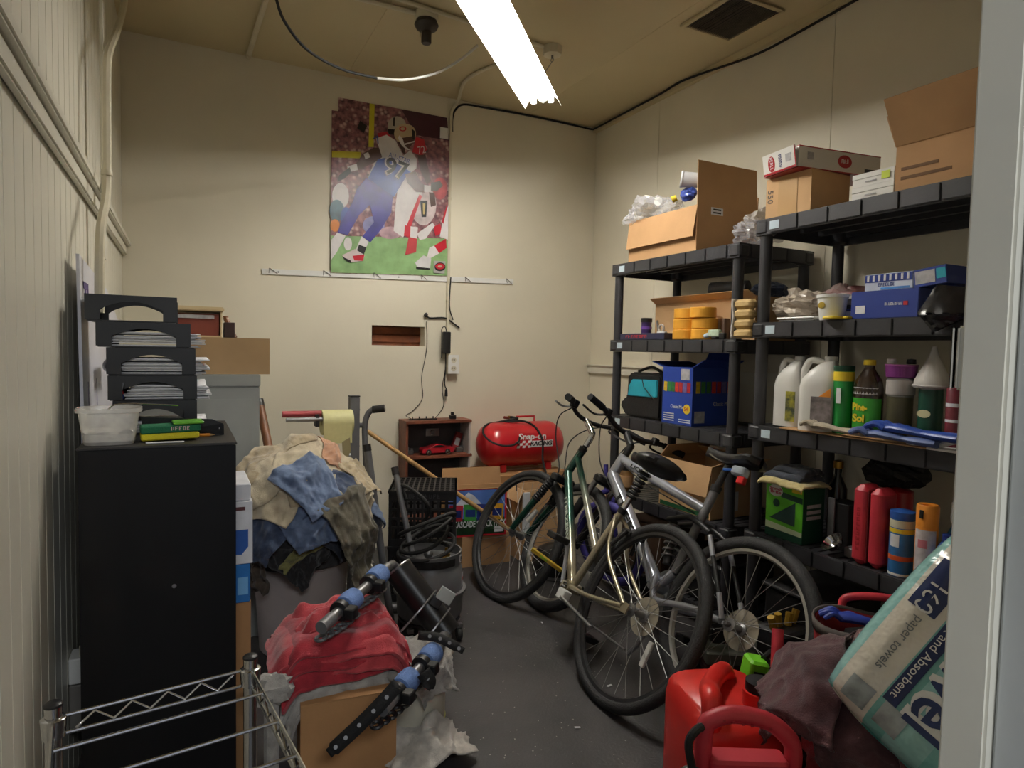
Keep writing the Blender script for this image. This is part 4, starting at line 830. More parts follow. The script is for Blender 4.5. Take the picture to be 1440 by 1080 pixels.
# ------------------------------------------------------------------ masking paper dispenser stand and pole behind the bin
dS = 3.02
pt = pD(498, 558, dS); gx, gy = pt.x, pt.y
t = thing('masking_dispenser', 'grey masking paper dispenser stand with a yellow tape roll', 'dispenser', (gx, gy, 0))
MB().box(gx-.022, gx+.022, gy-.022, gy+.022, .05, pt.z).build('upright', GREYM, t, bevel=.002)
MB().box(gx-.023, gx+.023, gy-.023, gy+.023, pt.z+.0003, pt.z+.006).build('upright_cap', BLACKP, t)
for k in range(8): MB().lathe([(.004, 0), (.003, .003), (0, .0035)], (gx+.0222, gy-.01, pt.z-.06-.085*k), 8, ax=(1, 0, 0)).build('bolt', STEEL, t)
al = pD(389, 579, dS); zr1 = al.z
MB().tube([(al.x, gy-.03, zr1+.006), (gx-.024, gy-.03, zr1+.006)], .014, 12).build('red_roller', mat('roller_red', (170, 66, 70), .5), t)
MB().tube([(al.x+.012, gy-.062, zr1-.016), (gx-.024, gy-.062, zr1-.016)], .010, 12).build('steel_roller', STEEL, t)
r0, r1 = pD(446, 588, dS).x, pD(492, 588, dS).x
MASK = mat('masking_paper_yellow', (206, 202, 146), .6, var=.04, scale=60)
MB().lathe([(.016, 0), (.056, 0), (.057, .004), (.057, r1-r0-.004), (.056, r1-r0), (.016, r1-r0), (.016, 0)], (r0, gy-.03, zr1-.035), 32, ax=(1, 0, 0)).build('tape_roll', MASK, t)
MB().box(r0, r1-.01, gy-.088, gy-.085, zr1-.125, zr1-.035).build('hanging_paper', MASK, t, smooth=False)
MB().poly([(r1-.055, gy-.09, zr1-.12), (r1-.02, gy-.09, zr1-.10), (r1-.016, gy-.09, zr1-.16), (r1-.03, gy-.09, zr1-.195), (r1-.05, gy-.09, zr1-.18)], (0, -1, 0), .006).build('cutter_arm', mat('cutter_tan', (150, 140, 104), .5), t, smooth=False)
MB().tube([(r1-.02, gy-.085, zr1-.125), (gx-.02, gy-.03, zr1-.125)], .003, 6).build('cutter_rod', STEEL, t)
MB().lathe([(.02, 0), (.02, .03), (.012, .032), (0, .033)], (gx-.058, gy-.03, zr1-.01), 14, ax=(1, 0, 0)).build('clamp', mat('green_clamp', (90, 110, 96), .4, .4), t)
MB().box(r0-.03, r0-.015, gy-.07, gy-.02, zr1-.05, zr1+.005).build('tension_clip', BLACKP, t)
z2 = pD(500, 640, dS).z; MB().tube([(gx-.20, gy-.03, z2), (gx-.023, gy-.03, z2)], .013, 10).build('lower_roller', STEEL, t)
f = lambda px, py, d=dS+.02: pD(px, py, d)
h0 = [f(541, 574), f(525, 576), f(517, 583), f(513, 600), f(514, 640), f(517, 700), f(521, 760), f(521, 790), f(516, 800), f(505, 806)]
MB().tube(arc(h0, 6), .0135, 10).build('handle_frame', GREYM, t); MB().tube([f(541, 574), f(524, 576)], .0175, 12).build('handle_grip', BLACKP, t)
MB().tube([f(500, 598), f(514, 598)], .012, 8).build('brace', GREYM, t)
b0, b1 = f(517, 634, dS-.1), f(539, 795, dS-.1); MB().tube([b0, b1], .0165, 10).build('front_leg', GREYM, t); MB().tube([b0, b0+(b0-b1).normalized()*.03], .018, 10).build('leg_cap', BLACKP, t)
dd = b1-b0; b2 = b0+dd*((.02-b0.z)/dd.z); MB().tube([b1, b2], .0165, 10).build('front_leg', GREYM, t)
MB().tube([(gx-.16, gy+.02, .025), (gx+.20, gy-.10, .025)], .016, 10).build('base_tube', GREYM, t); MB().tube([(gx+.02, gy+.16, .025), (gx, gy-.24, .025)], .016, 10).build('base_tube', GREYM, t); MB().tube([(gx, gy, .03), (gx, gy, .06)], .03, 10).build('base_socket', GREYM, t)
lowh = h0[-1]; MB().tube([lowh, (gx+.03, gy-.05, .03)], .0135, 8).build('lower_frame', GREYM, t)
# long pale wooden pole
a = pD(516, 606, 3.52); b = pD(712, 742, 3.66); d = b-a; e = b+d*.10
t = thing('wooden_pole', 'long pale wooden broom pole slanting across the corner towards the bicycle', 'pole', b)
MB().tube([a, e], .0125, 12).build('shaft', WOOD, t); MB().lathe([(.0125, 0), (.010, .008), (0, .012)], a, 12, ax=-d).build('rounded_end', WOOD, t)
MB().tube([e-d.normalized()*.05, e], .0135, 10).build('end_sleeve', WOODD, t)
# ------------------------------------------------------------------ milk crates
CRT = mat('black_crate_plastic', (30, 30, 32), .45, var=.15, scale=20)
def crate(label, c, rz, z0, flip=False):
    S, Hh = .165, .275; R = Matrix.Translation((c.x, c.y, z0)) @ Matrix.Rotation(rz, 4, 'Z')
    t = thing('milk_crate', label, 'crate', (c.x, c.y, z0), 'stacked milk crates')
    for k in range(4):
        Q = R @ Matrix.Rotation(k*pi/2, 4, 'Z'); m = MB(Q)
        m.box(-S, S, -S, -S+.008, 0, .035); m.box(-S, S, -S, -S+.008, Hh-.05, Hh); m.box(-S-.004, S+.004, -S-.004, -S, Hh-.012, Hh)
        for i in range(9): x = -S+.004+i*(2*S-.02)/8; m.box(x, x+.012, -S, -S+.008, .0352, Hh-.0502)
        for z in (.085, .13, .175): m.box(-S, S, -S+.001, -S+.007, z, z+.012)
        m.build('side_lattice', CRT, t, smooth=False)
    m = MB(R); zb = Hh-.006 if flip else 0
    for i in range(13): x = -S+i*(2*S-.008)/12; m.box(x, x+.008, -S, S, zb, zb+.006); m.box(-S, S, x, x+.008, zb+.001, zb+.005)
    m.build('bottom_lattice', CRT, t, smooth=False); return t, R, S, Hh
cc = pD(596, 740, 3.36); rzc = rad(-22)
crate('black milk crate on the floor, under the upturned crate', cc, rzc, 0.001)
ct, R, S, Hh = crate('upturned black milk crate stacked on another crate', cc, rzc, .278, True)
marks(R @ V((-.09, -S-.0002, Hh-.04)), R.col[0].xyz, (0, 0, 1), .022, .18, mat('crate_emboss', (66, 66, 68), .4), ct, 9, 4)
# ------------------------------------------------------------------ rolling drain tank with hose
dc = pD(605, 800, 2.85); c = V((dc.x, dc.y, 0)); R_ = .142; zt = pD(600, 772, 2.85).z; z0 = .085
GD = mat('grey_drum_plastic', (104, 104, 106), .4, var=.08); GDK = mat('dark_drum_base', (48, 48, 50), .5)
t = thing('drain_tank', 'grey rolling oil drain tank on casters with a coiled hose', 'tank', c)
MB().lathe([(R_*.9, z0), (R_, z0+.02), (R_+.004, z0+.11), (R_+.016, z0+.112), (R_+.016, z0+.122), (R_+.002, z0+.124), (R_-.002, zt-.075), (R_-.016, zt-.05), (0, zt-.05)], c, 40).build('drum', GD, t)
MB().lathe([(R_-.008, zt-.048), (R_-.006, zt), (R_-.012, zt), (R_-.014, zt-.042), (0, zt-.040)], c, 40).build('top_tray', GD, t)
MB().lathe([(R_-.0055, zt-.046), (R_-.0035, zt-.014)], c, 30, a0=rad(185), a1=rad(300)).build('warning_band', mat('dark_label', (38, 38, 40), .4, var=.4, scale=60), t)
def stick(a_, h0, h1, rr, mm, nm, wd=8): MB().lathe([(rr, h0), (rr, h1)], c, 6, a0=rad(a_-wd), a1=rad(a_+wd)).build(nm, mm, t)
stick(318, zt-.042, zt-.008, R_-.0028, WPAPER, 'white_sticker', 5); stick(328, zt-.15, zt-.09, R_+.002, WPAPER, 'white_sticker', 8); stick(328, zt-.125, zt-.112, R_+.003, RED, 'red_print', 5)
text('B', V((c.x+cos(rad(316))*(R_-.001), c.y+sin(rad(316))*(R_-.001), zt-.036)), (-sin(rad(318)), cos(rad(318)), 0), (0, 0, 1), .02, BLACKP, t)
MB().lathe([(R_*.5, z0-.02), (R_*.95, z0-.012), (R_*.95, z0-.0005), (0, z0-.0004)], c, 24).build('dolly', GDK, t)
for k in range(4):
    a = rad(-52+90*k); p = V((c.x+cos(a)*(R_+.008), c.y+sin(a)*(R_+.008), 0))
    w_ = MB().lathe([(0, -.011), (.024, -.011), (.028, -.006), (.028, .006), (.024, .011), (0, .011)], p+V((0, 0, .028)), 18, ax=(cos(a+.8), sin(a+.8), 0)).build('caster', RUBBER, t); MB().box(p.x-.012, p.x+.012, p.y-.012, p.y+.012, .0565, z0-.0125).build('caster_fork', STEEL, w_)
m = MB(); p = V((c.x+.055, c.y-.05, zt-.039)); m.lathe([(.024, 0), (.024, .012), (.016, .02), (.016, .03), (.007, .034), (.007, .055), (0, .056)], p, 14); m.build('brass_fitting', BRASS, t)
m = MB(); p = V((c.x-.035, c.y-.07, zt-.035)); m.ball(p+V((0, 0, .04)), .02, 12); m.tube([p, p+V((0, 0, .035))], .01, 8); m.build('shut_off_knob', STEEL, t)
a = pD(557, 668, 2.86); b = V((c.x-.09, c.y-.05, zt-.039)); MB().tube([b, a], .0125, 10).build('suction_wand', GREYM, t); MB().tube([a, a+(a-b).normalized()*.035], .016, 10).build('wand_cap', BLACKP, t)
hp = []; cc2 = V((c.x-.025, c.y-.02, zt-.02))
for k in range(60):
    q = k/60; ang = q*2*pi*4.3; rr = .10+.025*sin(k*.9)*.3+.015*sin(q*9); hp.append(V((cc2.x+cos(ang)*rr*1.12, cc2.y+sin(ang)*rr*.85, cc2.z+.012+q*.12+.035*sin(ang+q*3)*(.5+q)+.03*q)))
hp += [V((cc2.x-.01, cc2.y-.05, zt+.20)), V((cc2.x-.05, cc2.y-.03, zt+.26)), a.lerp(b, .12)+V((.016, 0, 0)), a.lerp(b, .28)+V((.02, -.012, 0))]
MB().tube(arc(hp, 3), .0085, 8).build('hose', RUBBER, t)

# ------------------------------------------------------------------ box of red rags, bucket, white cloth
x0 = pD(436, 985, 1.82).x; yf = pD(436, 985, 1.82).y-.03; zt = pD(436, 985, 1.82).z
BX = carton('carton', 'brown carton in the foreground under the stack of red rags', x0-.03, x0+.235, yf, yf+.19, 0, zt, CARD3, R=RZ(rad(-6), (x0, yf, 0)), closed=True)
zt += .006; rc = V((pD(483, 915, 1.92).x, yf+.16, zt))
def folded(name, lb, c, sx, sy, z0, h, mm, seed, rot=0, grp=None, wav=.012, droop=.05, cat='rag'):
    """folded cloth: a soft slab whose ends droop over what lies below"""
    m = MB(Matrix.Translation((c.x, c.y, 0)) @ Matrix.Rotation(rot, 4, 'Z')); n = 26
    def zf(u, v):
        e = max(0, abs(u-.5)*2-.72)/.28; e2 = max(0, abs(v-.5)*2-.8)/.2
        return z0-droop*(e*e)*(1 if True else 0)-droop*.6*e2*e2+wav*mnoise.noise(V((u*3+seed, v*2.2, seed)))+wav*.4*mnoise.noise(V((u*9+seed, v*8, seed)))
    def xy(u, v, s): 
        k = 1+.05*mnoise.noise(V((v*3.3, seed, 7))); k2 = 1+.06*mnoise.noise(V((u*3.3, seed, 3))); return (u-.5)*sx*k*s, (v-.5)*sy*k2*s
    vs = []; fs = []
    lay = [(0.0, .97), (.18, 1.0), (.5, 1.01), (.82, 1.0), (1.0, .965)]
    top = lambda u, v: (*xy(u, v, .965), zf(u, v)+h); bot = lambda u, v: (*xy(u, v, .97), zf(u, v))
    m.grid(top, n, n); m.grid(bot, n, n)
    ring = [(i/n, 0) for i in range(n)]+[(1, i/n) for i in range(n)]+[(1-i/n, 1) for i in range(n)]+[(0, 1-i/n) for i in range(n)]
    for (k, s) in lay:
        for u, v in ring: x, y = xy(u, v, s+.012*sin(k*pi)); vs.append((x, y, zf(u, v)+h*k))
    L_ = len(ring)
    for a in range(len(lay)-1):
        for i in range(L_): fs.append((a*L_+i, a*L_+(i+1) % L_, (a+1)*L_+(i+1) % L_, (a+1)*L_+i))
    m.add(vs, fs); return tag(m.build(name, mm, ang=60), lb, cat, grp)
zc = zt+.004
folded('rag', 'pale grey folded rag at the bottom of the red rag stack', rc+V((-.03, -.01, 0)), .30, .26, zc+.002, .022, LGR, 3, .1, droop=.08); zc += .03
folded('rag', 'grey folded rag just under the red rags', rc+V((-.01, 0, 0)), .33, .26, zc+.002, .018, LGR, 5, -.05, droop=.07); zc += .026
for k, (lb, mm, sx) in enumerate([('lowest of the folded red rags on the foreground carton', RDC, .37), ('second folded red rag up, edges fraying', RDC2, .385), ('third folded red rag up the stack', RDC, .375), ('fourth folded red rag up, drooping to the left', RDC2, .39), ('dark red folded rag near the top of the stack', RDC, .36)]):
    folded('rag', lb, rc+V((.005*(-1)**k, .005*k, 0)), sx, .27, zc, .014, mm, 11+k, .06*(-1)**k-.05, 'folded red rags', wav=.016, droop=.055); zc += .0185
folded('rag', 'topmost crumpled red rag, creased towards the rack arm', rc+V((.02, .05, 0)), .30, .17, zc+.004, .014, RDC2, 23, .12, wav=.05, droop=.04)
# bucket with grey rag
kc = pZ(566, 1040, 0); kc = V((pD(582, 1010, 2.07).x, pD(582, 1010, 2.07).y, 0)); kr = .10; kh = .27
t = thing('bucket', 'white bucket with dark base under a grey rag in the foreground', 'bucket', kc)
MB().lathe([(kr*.9, .0), (kr*.93, .005), (kr*.95, .075), (kr*.96, .0755)], kc, 32).build('bucket_base', mat('bucket_black', (30, 30, 30), .5), t); MB().lathe([(kr*.955, .076), (kr*.975, .09), (kr, kh), (kr-.006, kh), (kr*.94, .08), (0, .08)], kc, 32).build('bucket_wall', mat('bucket_white', (196, 192, 176), .45), t)
MB().torus(kc+V((0, 0, .083)), kr*.97, .004, (0, 0, 1), 32, 6).build('yellow_band', mat('band_yellow', (176, 170, 90), .5), t)
def hb2(s): return (min(s, kr+.004), kh+.012) if s < kr else (kr+.006, kh+.012-(s-kr))
drape('rag', 'grey frayed rag draped over the foreground bucket', kc, hb2, kr, (.05, rad(-60)), (.24, .26), .5, LGR, .004, 41, amp=.012, group=None, n=30)
wc = pZ(600, 1062, 0); 
def hb3(s): return s*.85, .02+.075*max(0, 1-s/.16)
drape('rag', 'crumpled off-white cloth lying on the floor by the bucket', V((wc.x, wc.y-.03, 0)), hb3, .2, (.0, 0), (.26, .20), .3, WHC, .004, 43, amp=.022, n=30, zmin=.004)
t = thing('paper_cup_sleeve', 'crumpled pale rag roll stuffed beside the red rags', 'rag', pD(385, 965, 1.78)); p = pD(382, 968, 1.78)
MB().ball(p, .05, 16, sx=1.2, sy=.7, sz=.8, nz=.5, seed=3).build('roll', LGR, t); MB().tube([p-V((0, 0, .03)), V((p.x, p.y, .03))], .02, 8).build('tail', LGR, t)
# ------------------------------------------------------------------ bicycle carrier rack lying on the rags
t = thing('bike_rack', 'car bicycle carrier with steel arms, blue pads and black cradles lying on the rags', 'bike rack', pD(560, 900, 2.0))
PADB = mat('blue_foam_pad', (104, 134, 190), .8, var=.15, scale=40, bump=.5)
CRD = mat('cradle_grey', (96, 98, 100), .5)
def rack_arm(p, q, cradcol):
    d = (q-p).normalized(); Ln = (q-p).length
    MB().tube([p, q], .0165, 14).build('arm', STEEL, t); MB().tube([p-d*.012, p+d*.045], .0185, 14).build('arm_end', GREYM, t)
    for k, u in enumerate((.36, .80)):
        c_ = p.lerp(q, u); s = d.cross(V((0, 0, 1))).normalized(); up_ = s.cross(d).normalized()
        MB(frame(c_, d, s)).lathe([(.018, -.035), (.031, -.03), (.034, 0), (.031, .03), (.018, .035)], (0, 0, 0), 16, ax=(1, 0, 0)).build('blue_pad', PADB, t)
        MB(frame(c_-d*.05, d, s)).lathe([(.017, -.012), (.030, -.010), (.031, 0), (.030, .010), (.017, .012)], (0, 0, 0), 14, ax=(1, 0, 0)).build('pad_collar', BLACKP, t)
        MB(frame(c_-d*.055+up_*.0+s*.036, d, s)).rbox(-.016, .016, -.012, .018, -.018, .014, .006).build('cradle', BLACKP, t)
        m = MB(frame(c_-d*.03, d, s))
        for j in range(6):
            a_ = j*.5; m.torus((-.105+.028*j, -.012+.004*j, .040+.010*sin(a_)), .015, .0052, (0, .1, 1), 12, 6)
        m.build('strap_links', cradcol, t)
    return d
p1, q1 = pD(455, 880, 1.80), pD(546, 797, 2.16); p1.z = max(p1.z, zc+.03)
rack_arm(p1, q1, CRD)
p2, q2 = pD(540, 995, 1.72), pD(618, 908, 2.02); rack_arm(p2, q2, BLACKP)
m0, m1 = pD(560, 800, 2.28), pD(630, 893, 2.22)
TB = mat('black_rack_tube', (24, 24, 26), .35)
dm = (m1-m0).normalized(); MB().tube([m0, m1], .05, 20).build('main_tube', TB, t); MB().lathe([(.0505, 0), (.052, .004), (.0505, .008)], m0-dm*.004, 20, ax=dm).build('tube_rim', STEEL, t)
for k, u in enumerate((.45, .72)):
    c_ = m0.lerp(m1, u); s = dm.cross(V((0, 0, 1))).normalized()
    a_, b_ = c_+V((-.10, -.10, -.06)), c_+V((.03, -.075, .05)); MB().tube(arc([a_, a_.lerp(b_, .5)+V((0, -.02, .012)), b_], 5), .0035, 7).build('wire_stay', STEEL, t)
lt = m0.lerp(m1, .58)+V((.045, -.062, .055)); MB(frame(lt, V((.7, -.3, -.5)), (0, -1, 0))).rbox(-.028, .028, -.004, .012, -.022, .022, .004).build('lever_clip', mat('pale_clip', (176, 186, 184), .4), t)
MB(frame(lt+V((-.03, .01, -.02)), V((.7, -.3, -.5)), (0, -1, 0))).rbox(-.02, .02, -.008, .01, -.018, .018, .004).build('clip_base', BLACKP, t)
for (p, q) in ((q1, m0), (q2, m1)): MB().tube([p, p.lerp(q, .5)+V((0, .01, .01)), q], .014, 10).build('arm_bracket', GREYM, t)
def strap(pts, wd, nm='rubber_strap'):
    pts = arc(pts, 6); m = MB(); vs = []; fs = []; n = len(pts)
    for i, p in enumerate(pts):
        d = (pts[min(i+1, n-1)]-pts[max(i-1, 0)]).normalized(); s = d.cross((p-CAM).normalized()).normalized(); w2 = wd*(1 if i < n-3 else .7)
        vs += [p+s*w2, p-s*w2]
    for i in range(n-1): fs.append((2*i, 2*i+2, 2*i+3, 2*i+1))
    m.add(vs, fs); o = m.build(nm, RUBBER, t, solid=.006)
    for i in range(4, n-2, 4):
        p = pts[i]; q = (CAM-p).normalized(); MB().lathe([(.0055, 0), (.0055, .001), (0, .0011)], p+q*.0045, 10, ax=q).build('strap_hole', GREYM, t)
strap([pD(588, 893, 2.0), pD(612, 896, 1.98), pD(632, 904, 1.97), pD(652, 916, 1.97)], .014)
strap([pD(560, 962, 1.70), pD(535, 990, 1.685), pD(505, 1020, 1.68), pD(478, 1045, 1.68), pD(462, 1060, 1.68)], .018)
strap([pD(595, 945, 1.80), pD(603, 958, 1.80), pD(598, 968, 1.79)], .020)
# ------------------------------------------------------------------ black resin shelf units
STK = mat('pale_blue_sticker', (196, 214, 224), .5, var=.1)
def shelf_unit(label, x0, x1, y0, y1, zs, rim=.062, pr=.024):
    t = thing('shelf_unit', label, 'shelf', ((x0+x1)/2, (y0+y1)/2, 0), 'black shelf units')
    px_ = [(x, y) for x in (x0+.035, x1-.035) for y in (y0+.035, y1-.035)]
    for i, z in enumerate(zs):
        m = MB(); L_ = y1-y0; nb = int(L_/.042)
        for k in range(nb): y = y0+.02+(L_-.04)*k/nb; m.box(x0+.02, x1-.02, y, y+.030, z-.010, z)
        for k in range(5): x = x0+.02+(x1-x0-.06)*k/4; m.box(x, x+.02, y0+.02, y1-.02, z-.03, z-.0102)
        m.box(x0+.006, x1-.006, y0+.006, y0+.02, z-rim, z); m.box(x0+.006, x1-.006, y1-.02, y1-.006, z-rim, z); m.box(x0+.006, x0+.02, y0+.02, y1-.02, z-rim, z); m.box(x1-.02, x1-.006, y0+.02, y1-.02, z-rim, z)
        for (a, b) in px_: m.rbox(a-.035, a+.035, b-.035, b+.035, z-rim, z, .022, 4)
        s = m.build('shelf', SHELFP, t, smooth=False)
        n = 6; 
        for k in range(n):
            ya = y0+.075+(L_-.15)*k/n; yb = y0+.075+(L_-.15)*(k+1)/n-.006; MB().box(x0, x0+.0058, ya, yb, z-rim+.004, z-.003).build('rim_panel', SHELFP, s, bevel=.002)
        for k in range(3):
            xa = x0+.075+(x1-x0-.15)*k/3; xb = x0+.075+(x1-x0-.15)*(k+1)/3-.006; MB().box(xa, xb, y0, y0+.0058, z-rim+.004, z-.003).build('rim_panel', SHELFP, s, bevel=.002)
        st = MB().box(x0-.0016, x0-.0003, y1-.075-.05, y1-.08, z-rim+.016, z-.014).build('sticker', STK, s, smooth=False)
        lo = zs[i+1] if i+1 < len(zs) else None
        for (a, b) in px_:
            zb = lo if lo is not None else 0
            if z-rim-zb > .01: MB().lathe([(pr, zb+.0005), (pr, z-rim-.0005)], (a, b, 0), 16).build('post', SHELFP, t)
    return t
U1 = dict(x0=2.12, x1=2.60, y0=2.065, y1=3.0); Z1 = [1.733, 1.319, .905, .49, .09]
U2 = dict(x0=2.09, x1=2.60, y0=1.02, y1=1.96); Z2 = [1.80, 1.385, .966, .525, .09]
shelf_unit('black resin shelf unit nearer the back wall, with a teal bag and blue snack box', zs=Z1, **U1)
shelf_unit('taller black resin shelf unit beside the doorway, with white jugs and cleaning bottles', zs=Z2, **U2)
E_ = .0012
def onx(px, py, x): return pX(px, py, x)
def crumple(m, c, sx, sy, sz, seed, n=22, amp=.28, flat=True):
    m.ball(c, 1, n, sx, sy, sz, nz=amp, seed=seed, freq=2.6)
    return m
def blob(name, label, cat, c, sx, sy, sz, mm, seed, amp=.4, n=26, zmin=None):
    """crumpled bag: a lumpy ball with facets, flattened underneath"""
    m = MB(); vs = []; k = n//2+4
    c = V(c); q = []
    for j in range(k+1):
        th = pi*j/k
        for i in range(n):
            d = V((sin(th)*cos(2*pi*i/n), sin(th)*sin(2*pi*i/n), cos(th)))
            r = 1+amp*mnoise.noise(d*2.1+V((seed*3.7, 0, seed)))+amp*.6*abs(mnoise.noise(d*6+V((seed, seed, 0))))-amp*.25
            p = c+V((d.x*sx, d.y*sy, d.z*sz))*r
            if zmin is not None: p.z = max(p.z, zmin)
            q.append(p)
    m.add(q, [(j*n+i, j*n+(i+1) % n, (j+1)*n+(i+1) % n, (j+1)*n+i) for j in range(k) for i in range(n)])
    o = m.build(name, mm, smooth=False); return tag(o, label, cat)
def cyl(name, label, cat, c, prof, mm, n=24, group=None, bands=(), ax=None):
    """round container: profile of (radius, height) plus coloured bands as parts (name, r, z0, z1, material)"""
    t = thing(name, label, cat, c, group); MB().lathe(prof, c, n, ax=ax).build('body', mm, t)
    for nm, r, z0, z1, bm_ in bands: MB().lathe([(r-.001, z0), (r, z0+.0005), (r, z1-.0005), (r-.001, z1)] if r > 0 else [(.001, z0), (.001, z1)], c, n, ax=ax).build(nm, bm_, t)
    return t
# ---- unit 1, top shelf
z = Z1[0]+E_
bx = facebox(886, 981, 1066, 287, 2.155, z); bx = (bx[0], min(bx[1], 2.58), bx[2], bx[3], bx[4], bx[5])
CT = carton('carton', 'big open carton with one flap raised on top of the far shelf unit', *bx, CARD, flaps=[('l', 172, .15), ('n', -3, .21), ('r', 8, .08)])
p = pY(1000, 296, bx[2]); m = MB(); m.box(p.x, p.x+.075, bx[2]-.0016, bx[2]-.0004, p.z-.018, p.z+.016); m.build('white_label', WPAPER, CT, smooth=False)
for k in (0, 1): MB().box(p.x+.012, p.x+.062, bx[2]-.0022, bx[2]-.0017, p.z-.012+.015*k, p.z-.005+.015*k).build('label_print', BLACKP, CT, smooth=False)
x_, y_ = bx[0]+.09, (bx[2]+bx[3])/2; zt = bx[5]
t = thing('cup_stack', 'sleeve of white foam cups in the big open carton', 'cups', (x_, y_-.07, zt-.05))
cc = onx(957, 252, 2.17); q = V((.75, -.62, -.10)).normalized(); s0 = cc
MB().lathe([(0, .0), (.038, .0), (.040, .003), (.040, .010), (.037, .012), (.036, .05), (.035, .09), (0, .09)], s0, 24, ax=q).build('cups', mat('foam_white', (226, 228, 232), .6, var=.03), t)
b_ = blob('plastic_bag', 'clear plastic bag of bottles spilling over the far end of the carton', 'bag', (x_-.02, bx[3]-.10, zt+.035), .10, .19, .085, FILM, 4, amp=.55, n=30)
t = thing('bottle', 'small white bottle with yellow cap inside the clear bag', 'bottle', (x_-.03, y_+.0, zt+.0)); cc = onx(925, 283, bx[0]+.03)
MB().lathe([(0, 0), (.022, 0), (.022, .075), (.012, .088), (.012, .1), (0, .1)], cc, 16, ax=(.7, .6, .1)).build('body', WHITE, t); MB().lathe([(0, 0), (.016, 0), (.015, .024), (0, .025)], onx(945, 281, bx[0]+.03), 14, ax=(.5, -.6, .3)).build('cap', YELLOW, t)
blob('blue_pouch', 'crumpled blue foil pouch beside the foam cups in the carton', 'pouch', onx(967, 272, bx[0]+.05)+V((.01, 0, 0)), .03, .05, .034, mat('blue_foil', (62, 84, 168), .3, var=.2), 8, amp=.3, n=14)
p = onx(1040, 318, 2.20); blob('plastic_bag', 'crumpled clear plastic bag at the near end of the far unit top', 'bag', (2.24, 2.115, z+.055), .09, .075, .06, FILM, 12, amp=.5, zmin=z+.001)
blob('plastic_bag', 'rolled clear plastic sheeting tucked behind the crumpled bag', 'bag', (2.36, 2.14, z+.10), .12, .05, .075, FILM2, 15, amp=.4, zmin=z+.001)
# ---- unit 1, second shelf
z = Z1[1]+E_; X0 = 2.145
a = onx(872, 470, X0); b = onx(934, 470, X0); t = thing('game_box', 'flat navy box with red lettering on the far shelf', 'box', ((X0+2.3)/2, (a.y+b.y)/2, z)); MB().rbox(X0, X0+.16, b.y, a.y, z, z+.034, .003).build('body', mat('dark_navy_card', (44, 46, 74), .5), t)
marks(V((X0-.0001, a.y-.05, z+.009)), (0, -1, 0), (0, 0, 1), .016, (a.y-b.y)*.5, RED, t, 8, 5)
c = V((X0+.06, onx(909, 460, X0+.06).y, z+.0345)); cyl('jar', 'small purple-lidded jar standing on the navy box', 'jar', c, [(.026, 0), (.027, .003), (.027, .06), (0, .061)], mat('purple_dark', (60, 40, 96), .4), bands=[('lid', .03, .060, .082, BLACKP), ('lid_band', .029, .022, .036, mat('purple_band', (120, 80, 170), .4))])
c = V((X0+.05, onx(930, 462, X0+.05).y, z+.035)); t = thing('tape_dispenser', 'clear tape dispenser on the navy box', 'dispenser', c); MB().torus(c+V((0, 0, .024)), .018, .006, (1, 0, 0), 20, 8).build('tape', mat('clear_tape', (190, 180, 170), .3), t); MB().rbox(c.x-.01, c.x+.01, c.y-.035, c.y+.025, c.z, c.z+.008, .003).build('base', WHITE, t); MB().tube([c+V((0, .02, .004)), c+V((0, .035, .065))], .006, 8).build('blade_arm', STEEL, t)
rolls = mat('orange_masking_tape', (232, 166, 50), .6, var=.06); yq = [onx(950, 455, X0).y, onx(975, 455, X0).y]; rr = (yq[0]-yq[1])/2-.001; hz = (onx(950, 433, X0).z-z)/3
LB = [['bottom orange tape roll of the stack next to the navy box', 'middle orange tape roll of the stack next to the navy box', 'top orange tape roll of the stack next to the navy box'], ['bottom orange tape roll of the stack next to the green toy', 'middle orange tape roll of the stack next to the green toy', 'top orange tape roll of the stack next to the green toy']]
for i in range(2):
    for k in range(3):
        c = V((X0+rr+.005*((k*7+i) % 3), yq[i]+.003*(k-1), z+hz*k)); t = thing('tape_roll', LB[i][k], 'tape', c, 'orange tape rolls')
        MB().lathe([(rr*.5, 0), (rr-.003, 0), (rr, .003), (rr, hz-.005), (rr-.003, hz-.002), (rr*.5, hz-.002), (rr*.5, 0)], c, 28).build('tape', rolls, t); MB().lathe([(rr*.47, .001), (rr*.498, .001), (rr*.498, hz-.002), (rr*.47, hz-.002), (rr*.47, .001)], c, 20).build('core', CARD, t)
bx = facebox(922, 1000, 1045, 426, 2.28, z); carton('carton', 'long shallow open carton behind the orange tape rolls', 2.30, 2.58, 2.13, onx(922, 430, 2.30).y, z, onx(960, 424, 2.30).z, CARD2, flaps=[('l', 60, .05), ('f', 60, .06)])
c = V((2.36, onx(1000, 408, 2.36).y, onx(1000, 408, 2.36).z)); cyl('foil_roll', 'dark grey roll with a pale round end lying on the open carton', 'roll', c, [(0, 0), (.036, 0), (.038, .002), (.038, .19), (0, .19)], mat('roll_dark', (92, 94, 96), .4), ax=(.35, -.94, 0), bands=[('roll_end', .0375, -.002, .004, WHITE)])
blob('blue_cloth', 'dark blue cloth bunched behind the foil roll', 'cloth', (2.46, 2.2, c.z-.02), .08, .09, .05, DEN2, 31, amp=.3, n=18)
